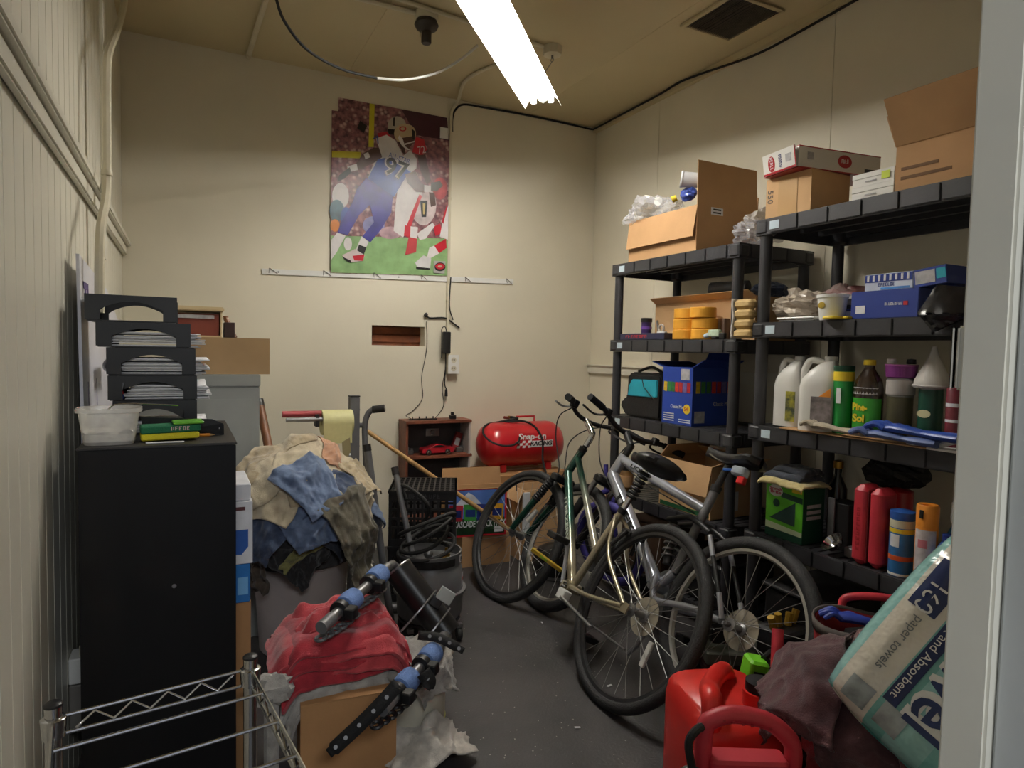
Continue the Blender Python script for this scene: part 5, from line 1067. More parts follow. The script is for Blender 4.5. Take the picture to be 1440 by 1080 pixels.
for k, (cc_, lb) in enumerate([((150, 60, 50), 'red-brown paperback behind the green toy'), ((206, 190, 160), 'cream paperback leaning behind the green toy'), ((110, 90, 80), 'brown paperback leaning behind the green toy')]):
    p = onx(995+11*k, 470, 2.26); R = Matrix.Translation((2.262, p.y, z+.001)) @ Matrix.Rotation(rad(-14+6*k), 4, 'X'); t = thing('paperback', lb, 'book', p); MB(R).box(0, .03, -.007, .007, .0025, .098).build('pages', WPAPER, t, smooth=False); m = MB(R); m.box(-.001, .031, -.009, -.0072, .002, .1); m.box(-.001, .031, .0072, .009, .002, .1); m.box(-.003, -.0012, -.009, .009, .002, .1); m.build('cover', mat('book_%d' % cc_[0], cc_, .5), t, smooth=False)
p = onx(1000, 470, X0+.03); t = thing('toy_gun', 'pale green and white toy blaster lying before the paperbacks', 'toy', (X0+.03, p.y, z)); PG = mat('pale_green_plastic', (196, 214, 188), .4, var=.15, scale=50)
ya, yb = onx(991, 470, X0+.03).y, onx(1020, 470, X0+.03).y; L_ = ya-yb
MB().rbox(X0+.02, X0+.045, yb+L_*.25, ya-L_*.2, z+.012, z+.045, .008).build('body', PG, t); MB().tube([(X0+.032, ya-L_*.22, z+.022), (X0+.032, ya, z+.016)], .011, 10).build('barrel', mat('light_blue_tip', (190, 210, 226), .4), t); MB().rbox(X0+.022, X0+.042, yb, yb+L_*.27, z+.0, z+.03, .006).build('grip', BLACKP, t); MB().rbox(X0+.018, X0+.047, yb+L_*.35, yb+L_*.6, z+.001, z+.0115, .004).build('trigger_guard', BLACKP, t)
# tan work gloves standing at the near corner
p = onx(1045, 450, 2.155); TG = mat('tan_leather', (196, 166, 110), .75, var=.15, scale=18, bump=.5, bscale=90); t = thing('work_gloves', 'stack of tan leather work gloves standing at the near corner of the far shelf', 'gloves', (2.16, p.y, z))
ya, yb = onx(1032, 450, 2.10).y, onx(1060, 450, 2.10).y; zt = onx(1045, 421, 2.10).z
for k in range(4):
    z0 = z+(zt-z)*k/4; MB().rbox(2.078, 2.129, yb, ya-.012, z0, z0+(zt-z)/4-.001, .018, 5, rz=.012).build('glove_finger', TG, t)
m = MB(); m.grid(lambda u, v: (2.076+.052*u, ya-.010+.004*sin(9*v), z+(zt-z+.004)*v), 4, 14); m.build('glove_cuff', WHC, t, solid=.008)
# ---- unit 1, third shelf
z = Z1[2]+E_
y0_, y1_ = onx(931, 560, 2.17).y, onx(879, 560, 2.17).y; yc = (y0_+y1_)/2; hw = (y1_-y0_)/2; zt = onx(905, 524, 2.17).z
t = thing('duffel_bag', 'black bag with a bright teal panel on the far shelf', 'bag', (2.26, yc, z)); BKC = mat('black_nylon', (22, 22, 24), .6, var=.2, scale=20, bump=.4)
m = MB(); hB = zt-z
prof = [(-hw*1.0, .045), (-hw*.96, .0), (hw*.92, .0), (hw*1.22, .05), (hw*1.15, .085), (hw*.86, .105), (hw*.82, hB*.92), (hw*.6, hB), (-hw*.9, hB*.98), (-hw*1.0, hB*.9)]
P0 = [(2.16, yc+a, z+.001+b) for a, b in prof]; P1 = [(2.42, yc+a*.94, z+.001+b*.97) for a, b in prof]; n = len(prof); m.add(P0+P1, [tuple(range(n)), tuple(reversed(range(n, 2*n)))]+[(i, (i+1) % n, n+(i+1) % n, n+i) for i in range(n)]); m.build('bag_body', BKC, t, bevel=.018, ang=60)
m = MB(); m.add([(2.152, yc+a, z+b) for a, b in ((-hw*.85, .118), (hw*.72, .112), (hw*.66, hB*.70), (hw*.50, hB*.84), (-hw*.85, hB*.86))]+[(2.166, yc+a, z+b) for a, b in ((-hw*.85, .118), (hw*.72, .112), (hw*.66, hB*.70), (hw*.50, hB*.84), (-hw*.85, hB*.86))], [(0, 1, 2, 3, 4)]+[(i, (i+1) % 5, 5+(i+1) % 5, 5+i) for i in range(5)]); m.build('teal_panel', TEAL, t, bevel=.004)
MB().tube([(2.149, yc-hw*.1, z+hB*.86), (2.148, yc-hw*.2, z+hB*.7), (2.148, yc-hw*.75, z+hB*.45)], .0022, 6).build('zip', BLACKP, t)
MB().tube(arc([(2.2, yc-hw*.8, z+hB), (2.2, yc-hw*.2, z+hB+.03), (2.2, yc+hw*.5, z+hB+.004)], 5), .008, 8).build('carry_handle', BKC, t)
bx = facebox(933, 975, 1040, 517, 2.155, z); bx = (bx[0], min(bx[1], 2.42), bx[2], bx[3], bx[4], bx[5])
CHB = mat('chip_carton_blue', (34, 66, 160), .45, var=.05); t = carton('snack_box', 'blue snack carton with coloured packets printed on it on the far shelf', *bx, CHB, flaps=[('n', 62, .075), ('f', 75, .10), ('r', 25, .08)])
x0, x1, ya, yb, z0, z1 = bx; Hh = z1-z0; Wd = yb-ya
def fl(u, v, d=.0012): return V((x0-d, yb-u*Wd, z0+v*Hh))
def fn_(u, v, d=.0012): return V((x0+u*(x1-x0), ya-d, z0+v*Hh))
CC = [(226, 190, 40), (60, 140, 60), (50, 120, 50), (216, 60, 40), (190, 40, 40), (120, 110, 170), (200, 40, 50)]
for k, cc_ in enumerate(CC):
    MB().poly([fl(.04+.13*k, .57), fl(.155+.13*k, .56), fl(.16+.13*k, .73), fl(.045+.13*k, .74)], (-1, 0, 0), .0006).build('printed_packet', mat('packet_%d_%d' % (cc_[0], cc_[1]), cc_, .4, var=.2, scale=60), t, smooth=False)
    MB().poly([fn_(.08+.125*k, .56), fn_(.18+.125*k, .56), fn_(.18+.125*k, .76), fn_(.08+.125*k, .76)], (0, -1, 0), .0006).build('printed_packet', MATS['packet_%d_%d' % (cc_[0], cc_[1])], t, smooth=False)
MB().poly([fl(.62, .78), fl(.90, .78), fl(.90, .97), fl(.62, .97)], (-1, 0, 0), .0006).build('printed_code', GPAPER, t, smooth=False); MB().poly([fn_(.06, .05), fn_(.30, .05), fn_(.30, .25), fn_(.06, .25)], (0, -1, 0), .0006).build('printed_code', GPAPER, t, smooth=False)
MB().lathe([(0, 0), (.024, 0), (.024, .0008), (0, .0009)], fl(.84, .28), 24, ax=(-1, 0, 0)).build('round_badge', YELLOW, t); text('54', fl(.76, .25, .0025), (0, -1, 0), (0, 0, 1), .018, RED, t)
text('Classic Mix', fl(.30, .28, .002), (0, -1, 0), (0, 0, 1), .017, WPAPER, t, w=Wd*.42); text('Classic Mix', fn_(.5, .34, .002), (1, 0, 0), (0, 0, 1), .02, GPAPER, t, w=(x1-x0)*.4)
for k in range(4): MB().box(x0-.0016, x0-.0006, yb-Wd*.42, yb-Wd*.06, z0+.014+.011*k, z0+.019+.011*k).build('fine_print', WPAPER, t, smooth=False)
for k in range(2): MB().box(x0-.0016, x0-.0006, yb-Wd*.96, yb-Wd*.58, z0+.012+.011*k, z0+.017+.011*k).build('fine_print', WPAPER, t, smooth=False)
# ---- unit 1, fourth and bottom shelf
z = Z1[3]+E_
bx = (2.15, 2.45, onx(1000, 690, 2.15).y, onx(927, 690, 2.15).y, z, onx(960, 648, 2.15).z)
t = carton('carton', 'opened brown carton with hanging front flap and white label under the snack carton shelf', *bx, CARD2, flaps=[('l', 170, .14), ('n', 66, .08), ('r', -60, .1), ('f', -40, .08)])
MB().box(bx[0]+.08, bx[0]+.17, bx[2]-.0016, bx[2]-.0004, z+.03, z+.12).build('white_label', WPAPER, t, smooth=False); MB().box(bx[0]-.0016, bx[0]-.0004, bx[2]+.01, bx[3]-.01, z+.004, z+.024).build('green_stripe', mat('stripe_green', (30, 90, 50), .5), t, smooth=False); MB().box(bx[0]+.09, bx[0]+.13, bx[2]-.0022, bx[2]-.0017, z+.05, z+.1).build('label_print', GPAPER, t, smooth=False)
cyl('jar', 'brown jar with dark lid at the far end of the fourth shelf', 'jar', V((2.19, 2.90, z)), [(.04, 0), (.042, .004), (.042, .10), (.03, .115), (0, .116)], mat('amber_jar', (110, 78, 40), .3), bands=[('lid', .036, .112, .135, BLACKP), ('label', .0428, .02, .085, CARD2)])
z = Z1[4]+E_
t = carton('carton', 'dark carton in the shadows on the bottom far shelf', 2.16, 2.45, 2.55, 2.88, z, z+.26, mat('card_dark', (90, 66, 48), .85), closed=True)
t = thing('tool_case', 'closed black tool case on the bottom far shelf', 'case', (2.3, 2.3, z)); MB().rbox(2.16, 2.5, 2.13, 2.5, z, z+.2, .02).build('shell', BLACKP, t); MB().box(2.155, 2.1595, 2.25, 2.38, z+.1, z+.13).build('latch', GREYM, t)

# ------------------------------------------------------------------ unit 2
# top shelf
z = Z2[0]+E_
bx = facebox(1079, 1142, 1196, 238, 2.115, z); bx = (bx[0], min(bx[1], 2.59), bx[2], bx[3], bx[4], bx[5])
t = carton('carton', 'taped carton marked 550 on the shelf unit beside the doorway', *bx, CARD2, closed=True, tape=True)
x0, x1, ya, yb, z0, z1 = bx
MB().box(x0-.0016, x0-.001, (ya+yb)/2-.045, (ya+yb)/2+.045, z0+.002, z1).build('front_tape', TAPE, t, smooth=False)
text('550', V((x0-.0012, yb-.010, z0+.115)), (0, 0, -1), (0, -1, 0), .026, mat('pencil_grey', (110, 100, 92), .7), t)
# red and white box tilted on top
RW = mat('white_gloss_card', (228, 226, 220), .35, var=.03); RE = mat('red_gloss_card', (178, 34, 46), .35)
A = pX(1075, 212, x0-.03); B = pX(1111, 203, x0+.01)
e1 = V((0.05, ya-yb-.0, 0)); cz_ = z1+.0065
o0 = V((x0-.025, yb-.012, cz_)); lenx, wid_, hgt = .40, (yb-ya)*.86, .082
R = Matrix.Translation(o0) @ Matrix.Rotation(rad(-8), 4, 'Z') @ Matrix.Rotation(rad(0), 4, 'Y')
t = thing('red_white_box', 'long white box with red edges and round badge lying on the 550 carton', 'box', R @ V((lenx/2, -wid_/2, 0)))
MB(R).box(0, lenx, -wid_, 0, .004, hgt-.004).build('body', RW, t, smooth=False); m = MB(R)
for (za, zb) in ((0, .0038), (hgt-.0038, hgt)): m.box(-.0006, lenx+.0006, -wid_-.0006, .0006, za, zb)
m.build('red_edge', RE, t, smooth=False)
Q = R @ Matrix.Translation((-.002, 0, .0)) @ Matrix.Rotation(rad(-10), 4, 'Y'); m = MB(Q); m.box(-.003, 0, -wid_*.98, -.004, .006, hgt*1.02); m.build('end_flap', RW, t, smooth=False)
m = MB(Q); m.box(-.0042, -.0032, -wid_*.98, -.004, .004, .012); m.box(-.0042, -.0032, -wid_*.98, -wid_*.955, .0122, hgt*1.02); m.build('end_border', RE, t, smooth=False)
m = MB(Q); m.lathe([(0, 0), (.03, 0), (.03, .0006), (0, .0007)], (-.0036, -wid_*.28, hgt*.52), 20, ax=(-1, 0, 0), sx=.62); m.build('red_badge', RE, t)
marks(Q @ V((-.0045, -wid_*.24, hgt*.84)), Q.to_3x3() @ V((0, 0, -1)), Q.to_3x3() @ V((0, -1, 0)), .016, hgt*.6, WPAPER, t, 5, 6); marks(Q @ V((-.0034, -wid_*.50, hgt*.84)), Q.to_3x3() @ V((0, 0, -1)), Q.to_3x3() @ V((0, -1, 0)), .014, hgt*.64, NAVY, t, 6, 7)
MB(Q).box(-.0042, -.0032, -wid_*.86, -wid_*.70, hgt*.4, hgt*.75).build('barcode', GPAPER, t, smooth=False)
m = MB(R); m.lathe([(0, 0), (.034, 0), (.034, .0006), (0, .0007)], (lenx*.55, -wid_-.0008, hgt*.52), 24, ax=(0, -1, 0), sy=.72); m.build('red_badge', RE, t); marks(R @ V((lenx*.55-.018, -wid_-.0017, hgt*.44)), R.col[0].xyz, (0, 0, 1), .016, .036, WPAPER, t, 4, 8)
MB(R).box(lenx*.10, lenx*.17, -wid_-.0014, -wid_-.0004, hgt*.42, hgt*.74).build('printed_code', GPAPER, t, smooth=False); MB(R).box(lenx*.80, lenx*.95, -wid_-.0014, -wid_-.0004, hgt*.12, hgt*.32).build('dark_print', BLACKP, t, smooth=False)
# white archive boxes
yA, yB = onx(1198, 280, 2.12).y, onx(1256, 270, 2.12).y; zt = onx(1230, 240, 2.12).z
for k, lb in enumerate(['lower flat white box beside the 550 carton', 'upper flat white box with a yellow sticker beside the 550 carton']):
    za = z+(zt-z)*k/2; t = thing('white_box', lb, 'box', (2.25, (yA+yB)/2, za), 'flat white boxes'); MB().box(2.12, 2.40, yB, min(yA, ya-.004), za+.0005, za+(zt-z)*.30).build('base', RW, t, smooth=False); MB().box(2.118, 2.402, yB-.002, min(yA, ya-.003), za+(zt-z)*.305, za+(zt-z)/2-.0005).build('lid', RW, t, smooth=False)
    if k: MB().box(2.1165, 2.1175, yB+.012, yB+.042, za+(zt-z)*.12, za+(zt-z)*.4).build('yellow_sticker', mat('neon_yellow', (206, 226, 30), .5), t, smooth=False)
    MB().box(2.1165, 2.1175, yB+.06, yA-.05, za+.012, za+.016).build('printed_line', GPAPER, t, smooth=False)
# big open carton by the doorway
yA = onx(1258, 265, 2.11).y; zt = onx(1262, 206, 2.11).z
BC = carton('carton', 'large open carton with a wide front flap beside the doorway', 2.11, 2.55, 1.06, yA, z, zt, CARD, flaps=[('l', 32, .16), ('f', 20, .12), ('r', 5, .14)])
for k, w_ in enumerate((.5, .35)): MB().box(2.1084, 2.1096, yA-.04-.14*w_*2, yA-.02, z+.035+.03*k, z+.045+.03*k).build('printed_text', mat('card_print', (120, 88, 60), .8), BC, smooth=False)
# second shelf
z = Z2[1]+E_
blob('rag_bag', 'clear bag stuffed with cream rags on the shelf beside the gloves', 'bag', (2.24, onx(1130, 420, 2.24).y, z+.062), .10, .115, .066, film('bag_over_rags', (222, 208, 190), .85, .25), 21, amp=.5, n=34, zmin=z+.008)
blob('carrier_bag', 'red and white plastic carrier bag bunched behind the tub', 'bag', (2.40, onx(1190, 400, 2.40).y, z+.075), .10, .15, .085, mat('carrier_red', (120, 44, 44), .4, col2=(200, 190, 184), scale=7), 24, amp=.35, n=24, zmin=z+.002)
blob('white_bag', 'white plastic bag tail draped behind the tub', 'bag', (2.30, onx(1175, 405, 2.30).y, z+.085), .05, .09, .03, mat('bag_white', (206, 200, 198), .4), 27, amp=.35, n=18)
p = onx(1122, 443, 2.12); t = thing('wire_tray', 'flat white-rimmed tray under the bag of rags', 'tray', (2.16, p.y, z)); MB().tube([(2.105, onx(1094, 443, 2.11).y, z+.012), (2.105, onx(1146, 443, 2.11).y, z+.012), (2.16, onx(1146, 443, 2.11).y, z+.012)], .004, 6).build('rim', WHITE, t); MB().box(2.108, 2.16, onx(1145, 443, 2.11).y, onx(1096, 443, 2.11).y, z+.001, z+.006).build('tray_floor', GPAPER, t, smooth=False)
c = V((2.145, onx(1170, 440, 2.145).y, z)); rr = (onx(1152, 420, 2.145).y-onx(1188, 420, 2.145).y)/2; hh = onx(1170, 414, 2.12).z-z
t = cyl('tub', 'white pot with a round gold badge on the shelf of blue boxes', 'tub', c, [(rr*.78, 0), (rr*.8, .003), (rr*.96, hh-.012), (rr*1.02, hh-.011), (rr*1.02, hh), (0, hh+.001)], WHITE)
MB().lathe([(0, 0), (.016, 0), (.016, .001), (0, .0012)], (c.x-rr*.90, c.y+.008, z+hh*.58), 18, ax=(-1, .1, 0), sy=.75).build('gold_badge', mat('gold_print', (190, 160, 40), .5, col2=(60, 50, 30)), t)
c2 = V((2.10, onx(1174, 446, 2.10).y, z+.001)); t = thing('yellow_lid', 'yellow plastic lid lying in front of the white pot', 'lid', c2); MB().lathe([(.034, 0), (.036, .003), (.034, .009), (0, .012)], c2+V((-.008, 0, 0)), 20).build('disc', YELLOW, t); MB().rbox(c2.x-.01, c2.x+.02, c2.y-.058, c2.y-.036, z+.001, z+.010, .006).build('tab', YELLOW, t)
c = V((2.21, onx(1193, 436, 2.21).y, z)); cyl('small_jar', 'small navy jar between the white pot and the blue box', 'jar', c, [(.02, 0), (.021, .002), (.021, .045), (0, .046)], NAVY, 16, bands=[('lid', .022, .044, .058, BLACKP), ('label', .0216, .012, .034, WPAPER)])
NB = mat('navy_gloss_card', (42, 62, 140), .35, var=.04)
yA, yB = onx(1196, 440, 2.115).y, onx(1291, 440, 2.115).y; zt = onx(1240, 408, 2.115).z
t = thing('glove_box', 'navy blue flat box with a white barcode under the cutlery boxes', 'box', (2.22, (yA+yB)/2, z)); MB().box(2.115, 2.33, yB, yA, z, zt).build('body', NB, t, bevel=.002); MB().box(2.1134, 2.1146, yA-.055, yA-.02, z+.018, z+.045).build('barcode', WPAPER, t, smooth=False)
marks(V((2.1148, (yA+yB)/2-.005, z+.042)), (0, -1, 0), (0, 0, 1), .010, .062, WPAPER, t, 9, 9); MB().box(2.1134, 2.1146, (yA+yB)/2-.085, (yA+yB)/2-.07, z+.040, z+.054).build('red_mark', RED, t, smooth=False)
yC, yD = onx(1216, 400, 2.14).y, onx(1284, 395, 2.14).y; hb_ = onx(1250, 384, 2.14).z-zt
t = thing('cutlery_box', 'white and blue box printed with cutlery, on the navy box', 'box', (2.22, (yC+yD)/2, zt)); MB().box(2.14, 2.30, yD, yC, zt+.001, zt+hb_).build('body', mat('pale_blue_card', (214, 222, 238), .4), t, bevel=.002); MB().box(2.1386, 2.1396, yD+.002, yC-.002, zt+hb_*.52, zt+hb_-.002).build('navy_band', NB, t, smooth=False)
for k in range(8): y = yC-.014-(yC-yD-.03)*k/7; MB().rbox(2.1374, 2.1384, y-.004, y+.004, zt+hb_*.58, zt+hb_*.93, .003).build('printed_cutlery', WPAPER, t)
marks(V((2.1394, yC-.05, zt+hb_*.26)), (0, -1, 0), (0, 0, 1), .012, .06, NB, t, 7, 10); MB().box(2.1386, 2.1396, yD+.01, yC-.06, zt+hb_*.08, zt+hb_*.20).build('light_blue_print', mat('sky_print', (80, 150, 220), .4), t, smooth=False)
yE = onx(1334, 390, 2.14).y
t = thing('wipe_box', 'dark blue box with a grey panel leaning beside the cutlery box', 'box', (2.22, (yE+yD)/2, zt)); R = Matrix.Translation((2.14, yD-.004, zt+.001)) @ Matrix.Rotation(rad(-6), 4, 'X'); Ln = yD-yE-.006; MB(R).box(0, .16, -Ln, 0, .0, hb_*1.0).build('body', NB, t, bevel=.002); MB(R).box(-.0014, -.0004, -Ln*.66, -Ln*.06, hb_*.16, hb_*.86).build('grey_panel', GPAPER, t, smooth=False); MB(R).box(-.0014, -.0004, -Ln*.97, -Ln*.70, hb_*.3, hb_*.86).build('teal_panel', TEAL, t, smooth=False)
# black bag hanging over the rim
BGB = mat('black_bin_bag', (22, 22, 24), .25, var=.1); m = MB(); cA = [onx(1318, 400, 2.10), onx(1372, 405, 2.10), onx(1372, 440, 2.06), onx(1312, 467, 2.045), onx(1290, 440, 2.05)]
def bag(u, v):
    top = cA[0].lerp(cA[1], u); midr = cA[4].lerp(cA[2], u); lowp = cA[3].lerp(cA[2], u)
    p = top.lerp(midr, v*2) if v < .5 else midr.lerp(lowp, (v-.5)*2)
    return p+V((-.02*sin(pi*u)*sin(pi*v)-.012*abs(mnoise.noise(V((u*6, v*6, 3)))), 0, 0))
m.grid(bag, 16, 14); m.grid(lambda u, v: bag(u, v)+V((.012+.02*sin(pi*u)*sin(pi*v), 0, 0)), 16, 14)
tag(m.build('bin_bag', BGB, ang=25), 'black glossy plastic bag hanging over the shelf rim by the doorway', 'bag')
# third shelf
z = Z2[2]+E_
yA, yB = onx(1100, 590, 2.1).y, onx(1362, 590, 2.1).y
t = thing('shelf_board', 'thin cardboard sheet lying under the bottles', 'board', (2.2, (yA+yB)/2, z)); MB().box(2.085, 2.40, yB+.11, yA, z, z+.004).build('sheet', CARD, t, smooth=False); MB().box(2.083, 2.40, yB-.02, yB+.109, z, z+.008).build('white_board', WHITE, t, smooth=False)
zb = z+.0045
JUG = mat('milky_jug_plastic', (222, 220, 214), .35, var=.05)
def jug(label, pxl, pxr, pyt, x0, ang):
    yl, yr = onx(pxl, 550, x0).y, onx(pxr, 550, x0).y; c = V((x0+.07, (yl+yr)/2, zb)); S = (yl-yr)/2*.86; H = onx((pxl+pxr)/2, pyt, x0+.05).z-zb
    t = thing('jug', label, 'jug', c, 'white gallon jugs'); R = Matrix.Translation(c) @ Matrix.Rotation(ang, 4, 'Z')
    m = MB(R); rows = [(1.0, 0, 0), (1.0, 0, .06), (1.0, 0, .58), (.93, .05, .68), (.70, .24, .80), (.40, .52, .90), (.28, .62, .93)]
    vs = []; fs = []; n = 24
    for s, dx, h in rows:
        for k in range(n):
            a = 2*pi*k/n; q = (abs(cos(a))**4+abs(sin(a))**4)**(-.25); vs.append((dx*S*.9*.8+cos(a)*q*S*s, sin(a)*q*S*s, H*h))
    for i in range(len(rows)-1):
        for k in range(n): k2 = (k+1) % n; fs.append((i*n+k, i*n+k2, (i+1)*n+k2, (i+1)*n+k))
    fs.append(tuple(reversed(range(n)))); fs.append(tuple((len(rows)-1)*n+k for k in range(n))); m.add(vs, fs); m.build('jug_body', JUG, t, ang=50)
    MB(R).lathe([(S*.30, 0), (S*.32, .002), (S*.32, H*.06), (0, H*.062)], (S*.45, 0, H*.932), 16).build('cap', WHITE, t)
    MB(R).tube(arc([(-S*.86, 0, H*.60), (-S*.92, 0, H*.78), (-S*.62, 0, H*.93), (-S*.15, 0, H*.93), (S*.15, 0, H*.90)], 6), S*.19, 10).build('handle', JUG, t)
    return t, R, S, H
t, R, S, H = jug('white gallon jug at the far end of the cleaning shelf', 1078, 1118, 500, 2.12, rad(-85))
MB(R).box(S*.2, S*.9, -S-.002, -S-.0004, H*.08, H*.5).build('label', mat('jug_label_dark', (50, 60, 50), .4, col2=(190, 180, 60), scale=30), t, smooth=False)
t, R, S, H = jug('white gallon jug with a grey label beside the green canister', 1112, 1164, 500, 2.105, rad(-70))
MB(R).box(-S*.2, S*.85, -S-.002, -S-.0004, H*.10, H*.46).build('label', mat('jug_label_grey', (150, 140, 140), .4, var=.3, scale=40), t, smooth=False); MB(R).poly([(S*.2, -S-.002, H*.46), (S*.8, -S-.002, H*.46), (S*.8, -S-.002, H*.58)], (0, -1, 0), .001).build('orange_mark', ORANGE, t, smooth=False)
c = V((2.17, onx(1185, 575, 2.17).y, zb)); rr = (onx(1168, 560, 2.15).y-onx(1197, 560, 2.15).y)/2*.80; hh = onx(1182, 515, 2.15).z-zb
t = cyl('canister', 'tall green canister with a yellow band beside the jugs', 'canister', c, [(rr, 0), (rr+.001, .003), (rr+.001, hh-.004), (rr, hh), (0, hh)], mat('canister_green', (28, 140, 60), .35), bands=[('yellow_band', rr+.0018, hh*.78, hh*.92, YELLOW), ('dark_lid', rr+.0022, hh*.93, hh*1.01, DGREEN)]); MB().rbox(c.x-rr-.0035, c.x-rr-.0015, c.y-.016, c.y+.002, zb+hh*.45, zb+hh*.68, .0005).build('white_print', WPAPER, t)
c = V((2.18, onx(1220, 578, 2.18).y, zb)); rr = (onx(1198, 560, 2.155).y-onx(1246, 560, 2.155).y)/2*.82; hh = onx(1220, 506, 2.155).z-zb
t = thing('cleaner_bottle', 'dark amber pine cleaner bottle with green label and yellow cap', 'bottle', c); AMB = mat('dark_amber_plastic', (48, 34, 24), .2, coat=.3)
MB().lathe([(rr*.9, 0), (rr, .005), (rr, hh*.62), (rr*.86, hh*.74), (rr*.44, hh*.86), (rr*.34, hh*.9), (rr*.34, hh*.93), (0, hh*.93)], c, 28, sx=.72).build('body', AMB, t)
MB().lathe([(rr*.38, hh*.932), (rr*.40, hh*.94), (rr*.38, hh), (0, hh*1.01)], c, 20, sx=.9).build('cap', YELLOW, t)
MB().lathe([(rr*1.005, hh*.07), (rr*1.006, hh*.5)], c, 24, sx=.72, a0=rad(95), a1=rad(265)).build('green_label', mat('label_green', (58, 160, 50), .4, var=.15, scale=20), t); MB().lathe([(rr*1.01, hh*.045), (rr*1.01, hh*.10)], c, 24, sx=.72, a0=rad(95), a1=rad(265)).build('red_strip', RED, t); MB().lathe([(rr*1.0, hh*.55), (rr*.985, hh*.64)], c, 20, sx=.72, a0=rad(115), a1=rad(245)).build('grey_print', GPAPER, t)
text('Pine-', V((c.x-rr*.738, c.y+rr*.62, zb+hh*.34)), (0, -1, 0), (0, 0, 1), .024, YELLOW, t, w=rr*1.05, bold=.04); text('Sol', V((c.x-rr*.738, c.y+rr*.58, zb+hh*.19)), (0, -1, 0), (0, 0, 1), .026, YELLOW, t, w=rr*.85, bold=.04)
# tins in a stack
c = V((2.20, onx(1265, 575, 2.20).y, zb)); rr = (onx(1247, 560, 2.16).y-onx(1284, 560, 2.16).y)/2*.86; h1, h2, h3 = [onx(1265, q, 2.16).z-zb for q in (556, 532, 512)]
cyl('tin', 'wax tin with brown label at the bottom of the jar stack', 'tin', c, [(rr, 0), (rr*1.02, .002), (rr*1.02, h1-.01), (rr*1.05, h1-.009), (rr*1.05, h1), (0, h1)], mat('tin_olive', (96, 92, 70), .35, .3), bands=[('silver_rim', rr*1.06, h1-.006, h1-.001, STEEL)])
cyl('jar', 'squat white jar stacked on the wax tin', 'jar', c+V((0, 0, h1+.0005)), [(rr*1.12, 0), (rr*1.14, .002), (rr*1.14, h2-h1-.008), (0, h2-h1-.007)], mat('white_jar', (196, 190, 186), .4), bands=[('screw_lid', rr*1.08, h2-h1-.008, h2-h1-.001, STEEL)])
cyl('purple_tub', 'purple plastic tub on top of the squat white jar', 'tub', c+V((0, 0, h2+.0005)), [(rr*1.05, 0), (rr*1.2, .003), (rr*1.28, h3-h2-.004), (0, h3-h2-.003)], mat('purple_plastic', (130, 50, 130), .4), bands=[('rim', rr*1.31, h3-h2-.008, h3-h2-.002, mat('purple_light', (170, 90, 160), .4))])
for k, (px, lb, mm) in enumerate(((1240, 'tiny white bottlecap on the tub of the jar stack', WHITE), (1268, 'black putty on the purple tub', BLACKP))):  # small bottle caps, one white and one black, on the purple tub
    q = c+V((-.01+.03*k, .03-.05*k, h3+.0005)); t = thing(('white_bottlecap', 'black_bottlecap')[k], lb, ('pot', 'bottlecap')[k], q); MB().lathe([(.014, 0), (.015, .003), (.014, .016), (0, .018)], q, 14).build('cap', mm, t); MB().torus(q+V((0, 0, .003)), .0145, .0015, (0, 0, 1), 14, 6).build('rim', mm, t)
# green can, yellowish lid pot, funnel, maroon can
c = V((2.205, onx(1308, 583, 2.205).y, zb+.004)); rr = (onx(1291, 565, 2.15).y-onx(1326, 565, 2.15).y)/2*.9; hh = onx(1308, 548, 2.15).z-zb
t = cyl('paint_can', 'dark green can with an oval cream label under the funnel', 'can', c, [(rr, 0), (rr, .002), (rr, hh-.004), (rr*.92, hh-.003), (0, hh-.006)], mat('can_green', (18, 74, 58), .35), bands=[('rim', rr*1.02, hh-.006, hh-.0005, STEEL)]); MB().lathe([(0, 0), (.022, 0), (.022, .001), (0, .0012)], (c.x-rr-.0005, c.y, zb+hh*.55), 18, ax=(-1, 0, 0), sy=.6).build('oval_label', mat('label_cream', (206, 200, 160), .5), t)
fzb = zb+.004+hh+.0005; fc = V((2.205, onx(1312, 530, 2.205).y, fzb)); fr = (onx(1286, 530, 2.17).y-onx(1341, 530, 2.17).y)/2*.9; fh = onx(1314, 487, 2.17).z-fzb
t = thing('funnel', 'upturned white plastic funnel standing on the green can', 'funnel', fc); WF = mat('frosted_white', (214, 210, 206), .45)
MB().lathe([(fr, 0), (fr*1.01, .004), (fr*.95, fh*.18), (fr*.25, fh*.78), (fr*.12, fh), (fr*.06, fh), (fr*.2, fh*.78), (fr*.93, fh*.16), (fr*.97, 0)], fc, 28).build('cone', WF, t); MB().torus(fc+V((0, 0, .006)), fr*1.0, .004, (0, 0, 1), 28, 6).build('rim', WF, t)
c = V((2.17, onx(1343, 588, 2.17).y, zb+.004)); rr = (onx(1330, 565, 2.15).y-onx(1358, 565, 2.15).y)/2*.9; hh = onx(1343, 540, 2.15).z-zb
cyl('polish_can', 'maroon can with silver lid by the doorway end of the shelf', 'can', c, [(rr, 0), (rr, hh*.9), (rr*.7, hh*.95), (0, hh*.95)], mat('can_maroon', (110, 32, 48), .35), bands=[('lid', rr*.72, hh*.951, hh*1.02, STEEL), ('white_print', rr*1.006, hh*.62, hh*.68, WPAPER), ('white_print', rr*1.006, hh*.38, hh*.43, WPAPER)])
c = V((2.125, onx(1290, 585, 2.125).y, zb)); t = cyl('wax_pot', 'low white pot with a tan lid behind the blue gloves', 'pot', c, [(.026, 0), (.027, .002), (.027, .03), (0, .031)], WHITE, bands=[('tan_lid', .031, .031, .041, CARD2)])
